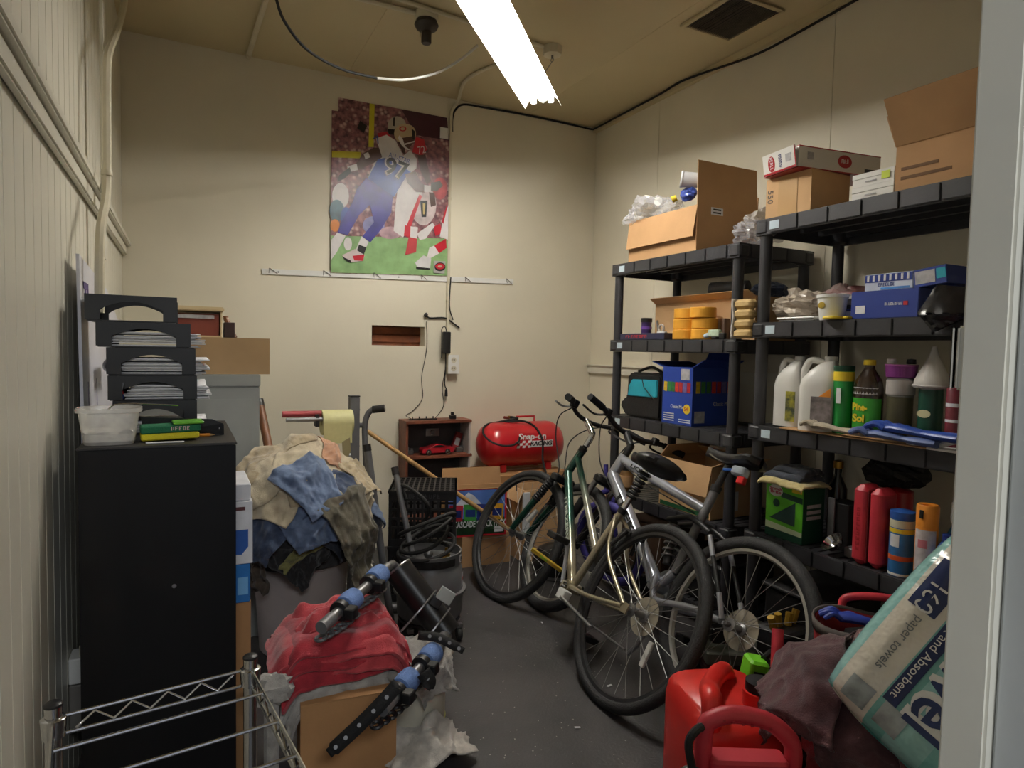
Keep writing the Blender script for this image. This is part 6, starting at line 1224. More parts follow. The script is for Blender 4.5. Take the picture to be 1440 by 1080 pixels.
p0_, p1_ = onx(1236, 578, 2.11), onx(1278, 566, 2.115); t = thing('paint_brush', 'old paint brush lying across the cleaner shelf behind the gloves', 'brush', p0_); MB().tube([V((2.14, p0_.y, zb+.026)), V((2.14, p1_.y, zb+.046))], [.006, .009], 8).build('handle', WOOD, t); MB().rbox(2.128, 2.152, p0_.y+.001, p0_.y+.03, zb+.016, zb+.032, .004).build('bristles', GPAPER, t)
p = onx(1338, 580, 2.10); t = thing('caulk_tube', 'small white tube leaning at the maroon can', 'tube', p); MB().tube([V((2.10, p.y+.03, zb+.010)), V((2.10, p.y-.03, zb+.035))], .008, 8).build('tube', WHITE, t); MB().tube([V((2.10, p.y-.03, zb+.035)), V((2.10, p.y-.045, zb+.041))], [.006, .002], 8).build('nozzle', WHITE, t)
# gloves
def hand(name, label, c, L_, mm, rot, seed, flat=.5, cuff=True, fingers=4):
    """limp work glove lying on a shelf: palm, cuff and separate fingers"""
    R = Matrix.Translation(c) @ Matrix.Rotation(rot, 4, 'Z'); t = thing(name, label, 'glove', c); rr = random.Random(seed)
    m = MB(R); m.tube([(0, 0, .018), (L_*.2, 0, .022), (L_*.42, 0, .026), (L_*.58, 0, .022)], [L_*.10, L_*.12, L_*.15, L_*.13], 14, flat=flat); m.build('palm', mm, t)
    m = MB(R); m.tube([(-L_*.5, 0, .016), (-L_*.25, .005, .017), (-.001, 0, .018)], [L_*.15, L_*.135, L_*.105], 14, flat=flat); m.build('cuff', mm, t)
    for k in range(fingers):
        y = (k-1.5)*L_*.075; a = (k-1.5)*.12+rr.uniform(-.1, .1); l2 = L_*(.34 if k in (1, 2) else .28); s = V((L_*.55, y, .022)); d = V((cos(a), sin(a), -.02)); MB(R).tube(arc([s, s+d*l2*.5+V((0, 0, .014)), s+d*l2], 4), [L_*.045]*8+[L_*.034], 8).build('finger', mm, t)
    MB(R).tube(arc([(L_*.28, -L_*.10, .02), (L_*.40, -L_*.18, .026), (L_*.52, -L_*.20, .018)], 4), L_*.046, 8).build('thumb', mm, t); return t
BGL = mat('blue_rubber_glove', (46, 80, 170), .35, var=.1); BGL2 = mat('blue_grey_glove', (92, 112, 168), .5, var=.15)
p = onx(1300, 592, 2.075); hand('rubber_glove', 'bright blue rubber glove lying on the cleaner shelf edge', V((2.082, p.y+.0, z+.030)), .22, BGL, rad(88), 3)
p = onx(1285, 598, 2.07); hand('rubber_glove', 'greyish blue glove half under the bright blue glove', V((2.075, p.y+.03, z+.006)), .20, BGL2, rad(94), 5)
p = onx(1185, 590, 2.085); hand('cloth_glove', 'off-white cloth glove in front of the cleaner bottle', V((2.092, p.y+.015, zb+.002)), .17, cloth_mat('cloth_glove', (186, 174, 152)), rad(95), 7)
# fourth shelf
z = Z2[3]+E_
bx = facebox(1078, 1131, 1160, 686, 2.115, z); x0, x1, ya, yb, z0, z1 = bx; x1 = min(max(x1, x0+.12), 2.4); Hh = z1-z0; Wd = yb-ya
t = thing('scouring_pad_box', 'green box of scouring pads with dark cloths laid on top', 'box', (x0+.05, (ya+yb)/2, z)); GB = mat('pad_box_green', (96, 184, 40), .4, var=.06)
MB().box(x0, x1, ya, yb, z0, z1).build('body', DGREEN, t, bevel=.001)
fl2 = lambda u, v, d=.0012: V((x0-d, yb-u*Wd, z0+v*Hh))
def fq(nm, pts, mm, d): MB().poly([fl2(u, v, d) for u, v in pts], (-1, 0, 0), .0005).build(nm, mm, t, smooth=False)
fq('green_face', [(.01, .17), (.99, .14), (.99, .99), (.01, .99)], GB, .0008); fq('pale_strip', [(.01, .15), (.99, .12), (.99, .20), (.01, .27)], mat('pale_green', (200, 216, 180), .5), .0012); fq('pad_picture', [(.12, .33), (.8, .28), (.8, .7)], mat('pad_green', (24, 60, 54), .8, bump=.4), .0013)
fq('dark_banner', [(.42, .74), (.98, .70), (.98, .80), (.42, .84)], DGREEN, .0014); fq('yellow_tag', [(.70, .87), (.96, .87), (.96, .95), (.70, .95)], YELLOW, .0014)
MB().lathe([(0, 0), (.034, 0), (.034, .0006), (0, .0007)], fl2(.27, .84, .0016), 24, ax=(-1, 0, 0), sy=.7).build('logo_oval', mat('logo_pale', (222, 222, 214), .4), t); MB().lathe([(0, 0), (.016, 0), (.016, .0006), (0, .0007)], fl2(.30, .62, .0016), 18, ax=(-1, 0, 0)).build('round_badge', DGREEN, t)
PKT = mat('logo_pink_text', (196, 40, 84), .4)
text('Scotch', fl2(.11, .85, .003), (0, -1, 0), (0, 0, 1), .011, PKT, t, w=Wd*.32, bold=.02); text('Brite', fl2(.13, .79, .003), (0, -1, 0), (0, 0, 1), .012, PKT, t, w=Wd*.28, bold=.02)
for k in range(3): MB().box(x0+.02, x1-.02, ya-.0014, ya-.0004, z0+Hh*(.42+.1*k), z0+Hh*(.48+.1*k)).build('side_print', GPAPER, t, smooth=False)
pc_ = V(((x0+x1)/2, (ya+yb)/2, 0))
folded('cotton_gloves', 'cream cotton gloves hanging over the scouring pad box', pc_+V((-.01, 0, 0)), x1-x0+.05, Wd+.03, z1+.003, .012, cloth_mat('cloth_cream2', (214, 196, 140)), 61, droop=.012, wav=.006, cat='gloves')
folded('cloth', 'dark slate folded cloth lying on the cream gloves', pc_+V((0, .01, 0)), x1-x0+.02, Wd*.95, z1+.020, .018, cloth_mat('cloth_slate', (50, 56, 70)), 63, droop=.008, wav=.006, cat='cloth')
folded('cloth', 'navy folded cloth on top of the slate cloth', pc_+V((.01, 0, 0)), x1-x0-.01, Wd*.85, z1+.043, .018, NAV, 65, droop=.008, wav=.008, cat='cloth')
# dark clutter between the pad box and the red case
p = onx(1168, 770, 2.2); t = thing('grey_panel', 'upright grey metal strip beside the pad box', 'panel', (2.2, p.y, z)); MB().rbox(2.19, 2.2, onx(1172, 740, 2.19).y, onx(1163, 740, 2.19).y, z, onx(1168, 700, 2.19).z, .002).build('strip', STEEL, t); MB().rbox(2.202, 2.30, onx(1192, 740, 2.2).y, onx(1163, 740, 2.2).y, z, onx(1168, 705, 2.2).z, .004).build('block', BLACKP, t)
p = onx(1176, 690, 2.28); c = V((2.34, onx(1178, 680, 2.34).y, z)); cyl('spray_bottle', 'dark glass bottle with a brass stopper at the back of the lower shelf', 'bottle', c, [(.035, 0), (.036, .2), (.014, .25), (.014, .28), (0, .28)], mat('dark_glass', (34, 36, 38), .15), bands=[('stopper', .018, .281, .31, BRASS)])
c = V((2.14, onx(1178, 768, 2.14).y, z)); t = thing('steel_bowl', 'shiny small steel lamp reflector in front of the dark clutter', 'reflector', c); MB().lathe([(.012, 0), (.03, .012), (.042, .034), (.039, .034), (.027, .014), (0, .008)], c+V((0, 0, .026)), 22, ax=(-.6, .3, .7)).build('dish', CHROME, t); MB().rbox(c.x+.005, c.x+.07, c.y-.06, c.y-.02, z, z+.035, .006).build('lamp_base', GREYM, t)
# red case
yA, yB = onx(1196, 740, 2.105).y, onx(1238, 740, 2.105).y; zt = onx(1220, 684, 2.105).z
t = thing('red_case', 'upright red plastic tool case with two moulded halves', 'case', (2.2, (yA+yB)/2, z)); ym = yA-(yA-yB)*.52
MB().rbox(2.105, 2.20, ym+.002, yA, z, zt, .02, 5, rz=.02).build('half_shell', PINKR, t); MB().rbox(2.108, 2.20, yB, ym-.002, z, zt-.004, .02, 5, rz=.02).build('half_shell', PINKR, t); MB().box(2.112, 2.19, ym-.0018, ym+.0018, z+.012, zt-.012).build('seam', mat('seam_red', (110, 20, 28), .5), t, smooth=False)
marks(V((2.1049, (yA+ym)/2-.006, z+.05)), (0, 0, 1), (0, 1, 0), .012, (zt-z)*.55, mat('emboss_red', (160, 30, 40), .4), t, 9, 11)
blob('black_bundle', 'black padded bundle behind the red case', 'bundle', (2.42, onx(1260, 690, 2.42).y, z+.30), .09, .12, .07, BKC, 71, amp=.25, n=18)
t = thing('red_can', 'red canister lying behind the red case', 'can', (2.44, onx(1250, 690, 2.44).y, z)); c = V((2.44, onx(1262, 690, 2.44).y, z)); MB().lathe([(.055, 0), (.055, .22), (.02, .24), (0, .24)], c, 20).build('body', RED, t); MB().lathe([(.021, .2402), (.021, .26), (0, .26)], c, 14).build('cap', BLACKP, t)
# wipes canister, orange spray, blue bottles
c = V((2.145, onx(1266, 800, 2.145).y, z)); rr = (onx(1249, 760, 2.145).y-onx(1284, 760, 2.145).y)/2*.88; hh = onx(1266, 716, 2.145).z-z
t = cyl('wipes_canister', 'blue and white canister of cleaning wipes beside the red case', 'canister', c, [(rr, 0), (rr*1.01, .004), (rr*1.01, hh*.86), (rr*.96, hh*.87), (0, hh*.87)], mat('wipes_blue', (46, 110, 170), .4, var=.2, scale=20), bands=[('blue_lid', rr*1.03, hh*.87, hh*.985, BLUE), ('white_base', rr*1.016, .002, hh*.05, WHITE), ('white_band', rr*1.014, hh*.74, hh*.86, mat('cream_band', (222, 216, 190), .4)), ('orange_band', rr*1.016, hh*.24, hh*.32, mat('orange_red', (220, 96, 50), .4)), ('yellow_band', rr*1.018, hh*.66, hh*.73, YELLOW)])
MB().lathe([(rr*.9, hh*.985), (rr*.6, hh*1.0), (0, hh*1.0)], c, 20).build('lid_top', BLUE, t); MB().lathe([(rr*1.022, hh*.45), (rr*1.022, hh*.64)], c, 10, a0=rad(150), a1=rad(200)).build('white_print', WPAPER, t)
c = V((2.115, onx(1300, 810, 2.115).y, z)); rr = (onx(1284, 760, 2.115).y-onx(1320, 760, 2.115).y)/2*.80; hh = onx(1300, 708, 2.115).z-z
t = cyl('spray_can', 'orange disinfectant spray can with a white label', 'spray can', c, [(rr*.95, 0), (rr, .004), (rr, hh*.72), (rr*.98, hh*.735), (0, hh*.735)], ORANGE); MB().lathe([(rr*1.0, hh*.737), (rr*1.01, hh*.98), (rr*.9, hh), (rr*.5, hh*.99), (rr*.45, hh*.92), (0, hh*.92)], c, 24).build('spray_cap', ORANGE, t)
MB().lathe([(rr*1.012, hh*.06), (rr*1.012, hh*.70)], c, 24, a0=rad(140), a1=rad(262)).build('white_label', mat('spray_label', (220, 214, 216), .5, var=.15, scale=40), t); MB().lathe([(rr*1.02, hh*.48), (rr*1.02, hh*.58)], c, 12, a0=rad(165), a1=rad(215)).build('pink_print', mat('pink_print', (214, 130, 140), .5), t); MB().box(c.x-rr*1.0-.004, c.x-rr*.6, c.y-.005, c.y+.005, z+hh*.84, z+hh*.94).build('nozzle', BLACKP, t)
c = V((2.19, onx(1348, 790, 2.19).y, z)); hh = onx(1348, 704, 2.19).z-z; t = thing('window_cleaner', 'bottle of light blue window cleaner with a white trigger top', 'bottle', c); MB().lathe([(.04, 0), (.042, .005), (.042, hh*.55), (.02, hh*.74), (.016, hh*.8), (0, hh*.8)], c, 22).build('body', mat('blue_liquid', (80, 160, 206), .15, coat=.3), t); MB().lathe([(.026, hh*.74), (.028, hh*.80), (.026, hh*.98), (0, hh)], c, 16).build('sprayer', WHITE, t)
c = V((2.105, onx(1333, 790, 2.105).y, z)); cyl('blue_jug', 'dark blue bottle in front of the window cleaner', 'bottle', c, [(.034, 0), (.036, .005), (.036, .13), (.02, .16), (0, .16)], BLUE, bands=[('cap', .018, .161, .185, NAVY), ('label', .0366, .03, .10, mat('label_lightblue', (120, 180, 230), .5))])
# bottom shelf
z = Z2[4]+E_
t = thing('storage_crate', 'dark plastic crate on the bottom shelf behind the bicycle wheel', 'crate', (2.3, 1.78, z)); MB().rbox(2.13, 2.5, 1.60, 1.87, z, z+.22, .02).build('crate_body', BLACKP, t); MB().rbox(2.12, 2.51, 1.59, 1.88, z+.2205, z+.236, .02).build('lid', mat('dark_grey_lid', (60, 60, 62), .5), t)
c = V((2.13, 1.60-.05, z)); cyl('jar', 'dark jar with a shiny lid on the bottom shelf', 'jar', V((2.15, 1.54, z)), [(.04, 0), (.042, .18), (.03, .2), (0, .2)], mat('dark_jar', (40, 40, 42), .2), bands=[('lid', .034, .2005, .225, STEEL)])
# ------------------------------------------------------------------ bicycles leaning on the shelf units
def bikeM(x, y, hd, ln): return Matrix.Translation((x, y, 0)) @ Matrix.Rotation(hd, 4, 'Z') @ Matrix.Rotation(ln, 4, 'X')
SPK = mat('spoke_steel', (170, 170, 168), .5, .8); RIMG = mat('dark_rim', (60, 60, 62), .35, .5); RIMS = mat('silver_rim', (186, 184, 176), .35, .6)
BELL = mat('rubber_boot', (24, 24, 25), .6)
def wheel(t, nm, M, c, R, tw, rimm, ns=28, disc=None, rear=False, walls=None):
    """wheel part: rim mesh with tyre, hub and single spokes as sub-parts; c is the axle, axis along local y"""
    c = V(c); rr = R-tw*1.9
    w_ = MB(M).lathe([(rr-.010, -.011), (rr+.002, -.0125), (rr+.004, 0), (rr+.002, .0125), (rr-.010, .011), (rr-.016, 0), (rr-.010, -.011)], c, 56, ax=(0, 1, 0)).build(nm, rimm, t)
    MB(M).torus(c, R-tw, tw, (0, 1, 0), 64, 12).build('tyre', TYRE, w_)
    if walls: MB(M).lathe([(rr+.002, -.0145), (rr+.016, -tw*.93), (rr+.017, -tw*.93), (rr+.002, -.0145)], c, 56, ax=(0, 1, 0)).build('braking_track', walls, w_)
    MB(M).lathe([(.006, -.055), (.010, -.05), (.010, -.036), (.024, -.034), (.024, -.030), (.014, -.026), (.013, .026), (.024, .030), (.024, .034), (.010, .036), (.010, .05), (.006, .055)], c, 20, ax=(0, 1, 0)).build('hub', STEEL, w_)
    for k in range(ns):
        a = 2*pi*k/ns; sd = 1 if k % 2 else -1; b = a+(.55 if (k//2) % 2 else -.55)
        p = c+V((cos(b)*.022, sd*.032, sin(b)*.022)); q = c+V((cos(a)*(rr-.012), sd*.002, sin(a)*(rr-.012)))
        MB(M).tube([p, q], .0011, 4, caps=False).build('spoke', SPK, w_)
    MB(M).tube([c+V((cos(.9)*(rr-.014), 0, sin(.9)*(rr-.014))), c+V((cos(.9)*(rr-.055), 0, sin(.9)*(rr-.055)))], .003, 6).build('valve', BLACKP, w_)
    if rear:
        MB(M).lathe([(.012, -.030), (.075, -.0365), (.075, -.0355), (.012, -.028)] if False else [(.03, .0365), (.072, .0355), (.072, .0375), (.03, .0385)], c, 32, ax=(0, -1, 0)).build('spoke_guard', film('spoke_guard_plastic', (190, 180, 160), .5, .3), w_)
        for k in range(6): MB(M).lathe([(.018, .038+.004*k), (.052-.005*k, .038+.004*k), (.052-.005*k, .0405+.004*k), (.018, .0405+.004*k)], c, 28, ax=(0, -1, 0)).build('sprocket', mat('sprocket_steel', (150, 146, 138), .4, .8), w_)
    return w_
def saddle(t, M, xt, xn, z, wt, mm, tilt=0):
    m = MB(M); n = 18; k = 16
    def fn(u, v):
        x = xt+(xn-xt)*u; w2 = wt*(.12+.88*(1-u)**1.0) if u > .45 else wt*(.12+.88*(.55))+(wt-wt*(.12+.88*.55))*min(1, (.45-u)/.3)
        w2 *= min(1, sqrt(max(0, u)/.08+.02)) * min(1, sqrt(max(0, 1-u)/.06+.05))
        a = pi*v*2; zz_ = .018*abs(sin(a))**.7*(1 if sin(a) > 0 else -1.4)+.012*(1-u)**3*0
        return (x, cos(a)*w2, z+zz_+tilt*(u-.5)-.014*sin(pi*u))
    m.grid(fn, n, k); o = m.build('saddle', mm, t); return o
def lerp3(a, b, u): return V(a).lerp(V(b), u)
def steer(M, base, ax, ang): return M @ Matrix.Translation(V(base)) @ Matrix.Rotation(ang, 4, V(ax)) @ Matrix.Translation(-V(base))
# ---------------- green and champagne hybrid
G = bikeM(1.309, 1.867, 1.511, .497); RW_ = .345; WB = 1.06
t = thing('bicycle', 'green and champagne hybrid bicycle with a padded saddle and kickstand', 'bicycle', G @ V((.5, 0, 0)))
CHA = mat('champagne_paint', (176, 166, 140), .28, .55, var=.04, coat=.5); GRN = mat('dark_green_paint', (22, 66, 54), .25, .3, var=.05, coat=.6)
def fade(name, c1, c2, z0, z1):
    m = mat(name, c1, .28, .45, var=0, coat=.5); nt = m.node_tree; b = nt.nodes['Principled BSDF']
    at = nt.nodes.new('ShaderNodeTexCoord'); sp = nt.nodes.new('ShaderNodeSeparateXYZ'); mr = nt.nodes.new('ShaderNodeMapRange'); cr = nt.nodes.new('ShaderNodeMix'); cr.data_type = 'RGBA'
    nt.links.new(at.outputs['Object'], sp.inputs[0]); nt.links.new(sp.outputs[2], mr.inputs[0]); mr.inputs[1].default_value = z0; mr.inputs[2].default_value = z1
    cr.inputs[6].default_value = (*lin(c2), 1); cr.inputs[7].default_value = (*lin(c1), 1); nt.links.new(mr.outputs[0], cr.inputs[0]); nt.links.new(cr.outputs[2], b.inputs['Base Color']); return m
FADE = fade('green_to_champagne_paint', (22, 70, 56), (178, 168, 144), .12, .24); FADE2 = fade('green_to_silver_paint', (22, 70, 56), (170, 166, 150), .10, .26)
BBp, SC, HT, HB2 = (.436, 0, .285), (.352, 0, .66), (.868, 0, .856), (.900, 0, .725)
wheel(t, 'rear_wheel', G, (0, 0, RW_), RW_, .021, RIMG, rear=True, walls=RIMS)
def tube_part(nm, a, b, r, mm, M=G, r2=None, n=12, parent=None): return MB(M).tube([a, b], [r, r2 if r2 else r], n).build(nm, mm, parent or t)
dt = tube_part('down_tube', lerp3(HB2, HT, .1), BBp, .021, FADE); tube_part('top_tube', lerp3(HB2, HT, .75), (.403, 0, .474), .0165, FADE2); tube_part('seat_tube', BBp, SC, .0165, CHA)
tube_part('head_tube', HB2, HT, .020, GRN); tube_part('headset', HT, lerp3(HT, (.862, 0, .88), 1), .021, BLACKP)
MB(G).lathe([(.022, -.036), (.024, -.03), (.024, .03), (.022, .036)], BBp, 18, ax=(0, 1, 0)).build('bottom_bracket', CHA, t)
for s in (-1, 1):
    MB(G).tube(arc([(.41, s*.028, .288), (.25, s*.05, .30), (.02, s*.062, .342)], 6), .0095, 10).build('chainstay', CHA, t)
    MB(G).tube(arc([(.356, s*.016, .635), (.31, s*.040, .60), (.235, s*.052, .48), (.015, s*.062, .352)], 6), .0085, 10).build('seatstay', CHA, t)
    MB(G).box(-.018, .03, s*.062-.003, s*.062+.003, .325, .362).build('dropout', CHA, t)
    MB(G).tube([(.245, s*.055, .52), (.22, s*.032, .60)], .009, 8).build('rear_brake_arm', BLACKP, t); MB(G).rbox(.20, .26, s*.024-.005, s*.024+.005, .585, .60, .003).build('brake_pad', BLACKP, t)
tube_part('seatpost', SC, (.326, 0, .80), .0135, CHROME); tube_part('seat_clamp', lerp3(SC, (.326, 0, .8), -.05), lerp3(SC, (.326, 0, .8), .12), .0195, BLACKP)
m = MB(G); a, b = V((.336, 0, .735)), V((.322, 0, .845))
for k in range(7): m.torus(a.lerp(b, k/6), .0175, .008, (b-a), 16, 8)
m.build('suspension_boot', BELL, t); tube_part('post_head', (.322, 0, .845), (.318, 0, .875), .015, CHROME)
sd = saddle(t, G, .165, .455, .905, .112, mat('saddle_black', (28, 28, 30), .45, var=.1), .012); MB(G).ball((.25, 0, .893), .1, 18, sx=1.05, sy=1.1, sz=.42).build('saddle_padding', MATS['saddle_black'], sd)
for s in (-1, 1): MB(G).tube(arc([(.24, s*.03, .872), (.32, s*.022, .868), (.42, s*.012, .886)], 4), .0035, 6).build('saddle_rail', CHROME, sd)
# crank and kickstand (left side faces the camera)
MB(G).tube([(.436, .055, .285), (.50, .075, .44)], .010, 10, flat=.6).build('crank_arm', SILVER, t); MB(G).rbox(.47, .54, .085, .17, .428, .455, .008).build('pedal', BLACKP, t)
MB(G).tube([(.436, -.055, .285), (.372, -.075, .13)], .010, 10, flat=.6).build('crank_arm', SILVER, t); MB(G).rbox(.335, .405, -.17, -.085, .118, .143, .008).build('pedal', BLACKP, t)
MB(G).lathe([(.07, -.001), (.085, -.0015), (.09, 0), (.085, .0015), (.07, .001), (.02, .002), (.02, -.002), (.07, -.001)], (.436, -.05, .285), 32, ax=(0, 1, 0)).build('chainring', STEEL, t)
MB(G).lathe([(.010, .04), (.016, .042), (.016, .062), (0, .064)], (.436, 0, .285), 14, ax=(0, 1, 0)).build('crank_bolt', CHROME, t)
MB(G).tube([(.40, .05, .262), (.385, .065, .235), (.11, .075, .215)], .0075, 10).build('kickstand', STEEL, t); MB(G).rbox(.37, .425, .03, .07, .225, .268, .006).build('kickstand_mount', WHITE, t)
# rear mech
MB(G).tube([(.0, -.075, .32), (.02, -.08, .24), (.05, -.08, .19)], .008, 8).build('rear_derailleur', STEEL, t)
MB(G).tube([(.436, -.05, .372), (.0, -.05, .392)], .004, 6).build('chain', STEEL, t); MB(G).tube([(.436, -.05, .198), (.05, -.06, .20)], .004, 6).build('chain', STEEL, t)
# front assembly, turned to the left
ax = V(HT)-V(HB2); S_ = steer(G, HB2, ax, .20)
wheel(t, 'front_wheel', S_, (WB, 0, RW_), RW_, .021, RIMG, walls=None)
crn = lerp3(HT, HB2, 1.28)
MB(S_).rbox(crn.x-.025, crn.x+.025, -.072, .072, crn.z-.02, crn.z+.02, .016).build('fork_crown', BLACKP, t)
for s in (-1, 1):
    top = V((crn.x+.006, s*.056, crn.z)); drop = V((WB-.012, s*.056, RW_+.02)); dd = drop-top
    MB(S_).tube([top, top+dd*.5], .0135, 10).build('fork_stanchion', BLACKP, t); m = MB(S_)
    for k in range(9): m.torus(top+dd*(.10+.04*k), .0165, .0055, dd, 14, 6)
    m.build('fork_boot', BELL, t); MB(S_).tube([top+dd*.44, drop], [.0185, .015], 12).build('fork_leg', GRN, t); MB(S_).tube([drop, (WB, s*.054, RW_)], .010, 8).build('fork_dropout', STEEL, t)
    MB(S_).tube([top+dd*.44+V((.025, 0, 0)), V((WB-.10, s*.03, .66))], .008, 8).build('front_brake_arm', BLACKP, t); MB(S_).rbox(WB-.12, WB-.055, s*.024-.005, s*.024+.005, .642, .656, .003).build('brake_pad', BLACKP, t)
MB(S_).tube([HT, (.855, 0, .90)], .013, 10).build('steerer', BLACKP, t)
MB(S_).tube(arc([(.856, 0, .89), (.846, 0, .95), (.862, 0, .97), (.93, 0, 1.015)], 6), .016, 12).build('stem', CHROME, t)
hb = arc([(.78, .29, 1.045), (.86, .20, 1.055), (.925, .09, 1.025), (.935, 0, 1.015), (.925, -.09, 1.025), (.86, -.20, 1.055), (.78, -.29, 1.045)], 6); MB(S_).tube(hb, .011, 10).build('handlebar', BLACKP, t)
for s in (-1, 1):
    MB(S_).tube([(.775, s*.295, 1.044), (.845, s*.212, 1.054)], .0175, 12).build('grip', RUBBER, t); MB(S_).rbox(.865, .90, s*.155-.018, s*.155+.018, 1.032, 1.072, .008).build('shifter', BLACKP, t)
    MB(S_).tube(arc([(.885, s*.14, 1.04), (.93, s*.18, 1.02), (.88, s*.27, 1.015)], 4), .0055, 7).build('brake_lever', STEEL, t)
    MB(S_).tube(arc([(.91, s*.13, 1.04), (1.02, s*.10, .98), (1.04, s*.05, .88), (.95, s*.02, .74), (crn.x+.04, s*.02, crn.z-.02)], 5), .0032, 6).build('cable', RUBBER, t)
MB(S_).rbox(WB-.09, WB-.07, -.02, .02, .62, .66, .004).build('cable_hanger', BLACKP, t)
MB(S_).tube([(.96, .03, .50), (.985, .035, .43)], .012, 8).build('reflector', mat('white_reflector', (206, 206, 200), .3), t)
pv = V((.16, .012, .20)); MB(G).rbox(-.13-.012, -.13+.012, -.006, .006, .20-.0, .29, .004).build('wheel_reflector', MATS['white_reflector'], t)
# lettering down the down tube (left side)
D0, D1 = lerp3(HB2, HT, .1), V(BBp); dd = (D1-D0).normalized(); left = V((0, 1, 0)); upv = left.cross(dd)
Gr = G.to_3x3(); p0 = D0+dd*.12+left*.0214-dd.cross(left)*.010
text('ITERZERVZ', G @ (D0+dd*.17+left*.0216-left.cross(dd)*.009), Gr @ dd, Gr @ (left.cross(dd)), .020, mat('pale_decal', (196, 206, 190), .4), t, w=.28, bold=.02)
# ---------------- silver full suspension mountain bike
K = bikeM(1.578, 1.63, 1.622, .479); RK = .33; WK = 1.07
t = thing('bicycle', 'silver full-suspension mountain bicycle leaning behind the green one', 'bicycle', K @ V((.5, 0, 0)))
wheel(t, 'rear_wheel', K, (0, 0, RK), RK, .026, RIMS, walls=RIMS, rear=True)
def kt(nm, a, b, r, mm, r2=None, n=12): return MB(K).tube([a, b], [r, r2 if r2 else r], n).build(nm, mm, t)
HT, HB2, BBp = (.905, 0, .845), (.938, 0, .725), (.40, 0, .345)
kt('head_tube', HB2, HT, .026, SILVER); kt('top_tube', lerp3(HB2, HT, .8), (.322, 0, .70), .023, SILVER, .020); dtk = kt('down_tube', lerp3(HB2, HT, .1), BBp, .030, SILVER, .028)
kt('seat_tube', (.345, 0, .42), (.305, 0, .80), .019, GREYM); kt('lower_seat_tube', BBp, (.345, 0, .42), .019, SILVER); kt('seatpost', (.305, 0, .80), (.29, 0, .90), .0145, BLACKP); kt('seat_clamp', (.307, 0, .782), (.304, 0, .808), .023, BLACKP)
MB(K).lathe([(.024, -.04), (.026, -.03), (.026, .03), (.024, .04)], BBp, 18, ax=(0, 1, 0)).build('bottom_bracket', SILVER, t)
sd = saddle(t, K, .14, .425, .945, .07, MATS['saddle_black'], .01)
for s in (-1, 1): MB(K).tube(arc([(.20, s*.032, .925), (.29, s*.022, .905), (.39, s*.014, .93)], 4), .0035, 6).build('saddle_rail', CHROME, sd)
MB(K).rbox(.17, .235, .0, .045, .862, .898, .012).build('tail_light', film('clear_lamp', (200, 210, 220), .6, .1), t); MB(K).rbox(.165, .20, .01, .035, .832, .8615, .006).build('red_light', REDP, t); MB(K).tube([(.225, .02, .885), (.292, .012, .878)], .007, 8).build('light_mount', BLUE, t)
for s in (-1, 1):
    MB(K).tube(arc([(.40, s*.030, .385), (.375, s*.045, .32), (.32, s*.055, .295), (.16, s*.062, .325), (.015, s*.065, .33)], 6), .0125, 10).build('swingarm', SILVER, t)
    MB(K).tube([(.195, s*.060, .60), (.145, s*.062, .53)], .010, 10).build('upper_strut', SILVER, t); MB(K).tube([(.145, s*.062, .53), (.06, s*.064, .415)], .009, 10).build('strut', BLACKP, t); MB(K).tube([(.06, s*.064, .415), (.01, s*.065, .335)], .0105, 10).build('lower_strut', SILVER, t)
    MB(K).tube(arc([(.45, s*.035, .612), (.33, s*.045, .645), (.20, s*.058, .61)], 5), .0115, 10).build('rocker_link', BLACKP, t)
kt('rear_shock', (.45, 0, .612), (.40, 0, .44), .018, BLACKP); m = MB(K); a, b = V((.445, 0, .595)), V((.41, 0, .475))
for k in range(6): m.torus(a.lerp(b, k/5), .024, .0045, b-a, 14, 6)
m.build('shock_spring', STEEL, t)
MB(K).tube([(.40, .06, .345), (.50, .08, .49)], .010, 10, flat=.6).build('crank_arm', SILVER, t); MB(K).tube([(.40, -.06, .345), (.30, -.08, .20)], .010, 10, flat=.6).build('crank_arm', SILVER, t); MB(K).rbox(.465, .535, .09, .17, .476, .504, .008).build('pedal', BLACKP, t); MB(K).rbox(.265, .335, -.18, -.09, .186, .214, .008).build('pedal', BLACKP, t)
MB(K).lathe([(.06, -.001), (.082, -.0015), (.086, 0), (.082, .0015), (.06, .001), (.02, .002), (.02, -.002), (.06, -.001)], (.40, -.055, .345), 30, ax=(0, 1, 0)).build('chainring', STEEL, t)
S_ = steer(K, HB2, V(HT)-V(HB2), -.06)
wheel(t, 'front_wheel', S_, (WK, 0, RK), RK, .026, RIMS, walls=RIMS)
crn = lerp3(HT, HB2, 1.3); MB(S_).rbox(crn.x-.03, crn.x+.03, -.075, .075, crn.z-.022, crn.z+.022, .018).build('fork_crown', BLACKP, t)
for s in (-1, 1):
    top = V((crn.x+.005, s*.06, crn.z)); drop = V((WK-.012, s*.06, RK+.015)); dd = drop-top
    MB(S_).tube([top, top+dd*.5], .0145, 10).build('fork_stanchion', STEEL, t); MB(S_).tube([top+dd*.34, drop], [.021, .018], 12).build('fork_leg', BLACKP, t); MB(S_).tube([drop, (WK, s*.055, RK)], .010, 8).build('fork_dropout', STEEL, t)
MB(S_).tube([HT, (.892, 0, .905)], .018, 12).build('steerer', BLACKP, t); MB(S_).tube([(.892, 0, .895), (.965, 0, .955)], .018, 12).build('stem', BLACKP, t)
hb = arc([(.90, .32, 1.0), (.935, .20, .995), (.965, .09, .965), (.968, 0, .957), (.965, -.09, .965), (.935, -.20, .995), (.90, -.32, 1.0)], 5); MB(S_).tube(hb, .0125, 10).build('handlebar', BLACKP, t)
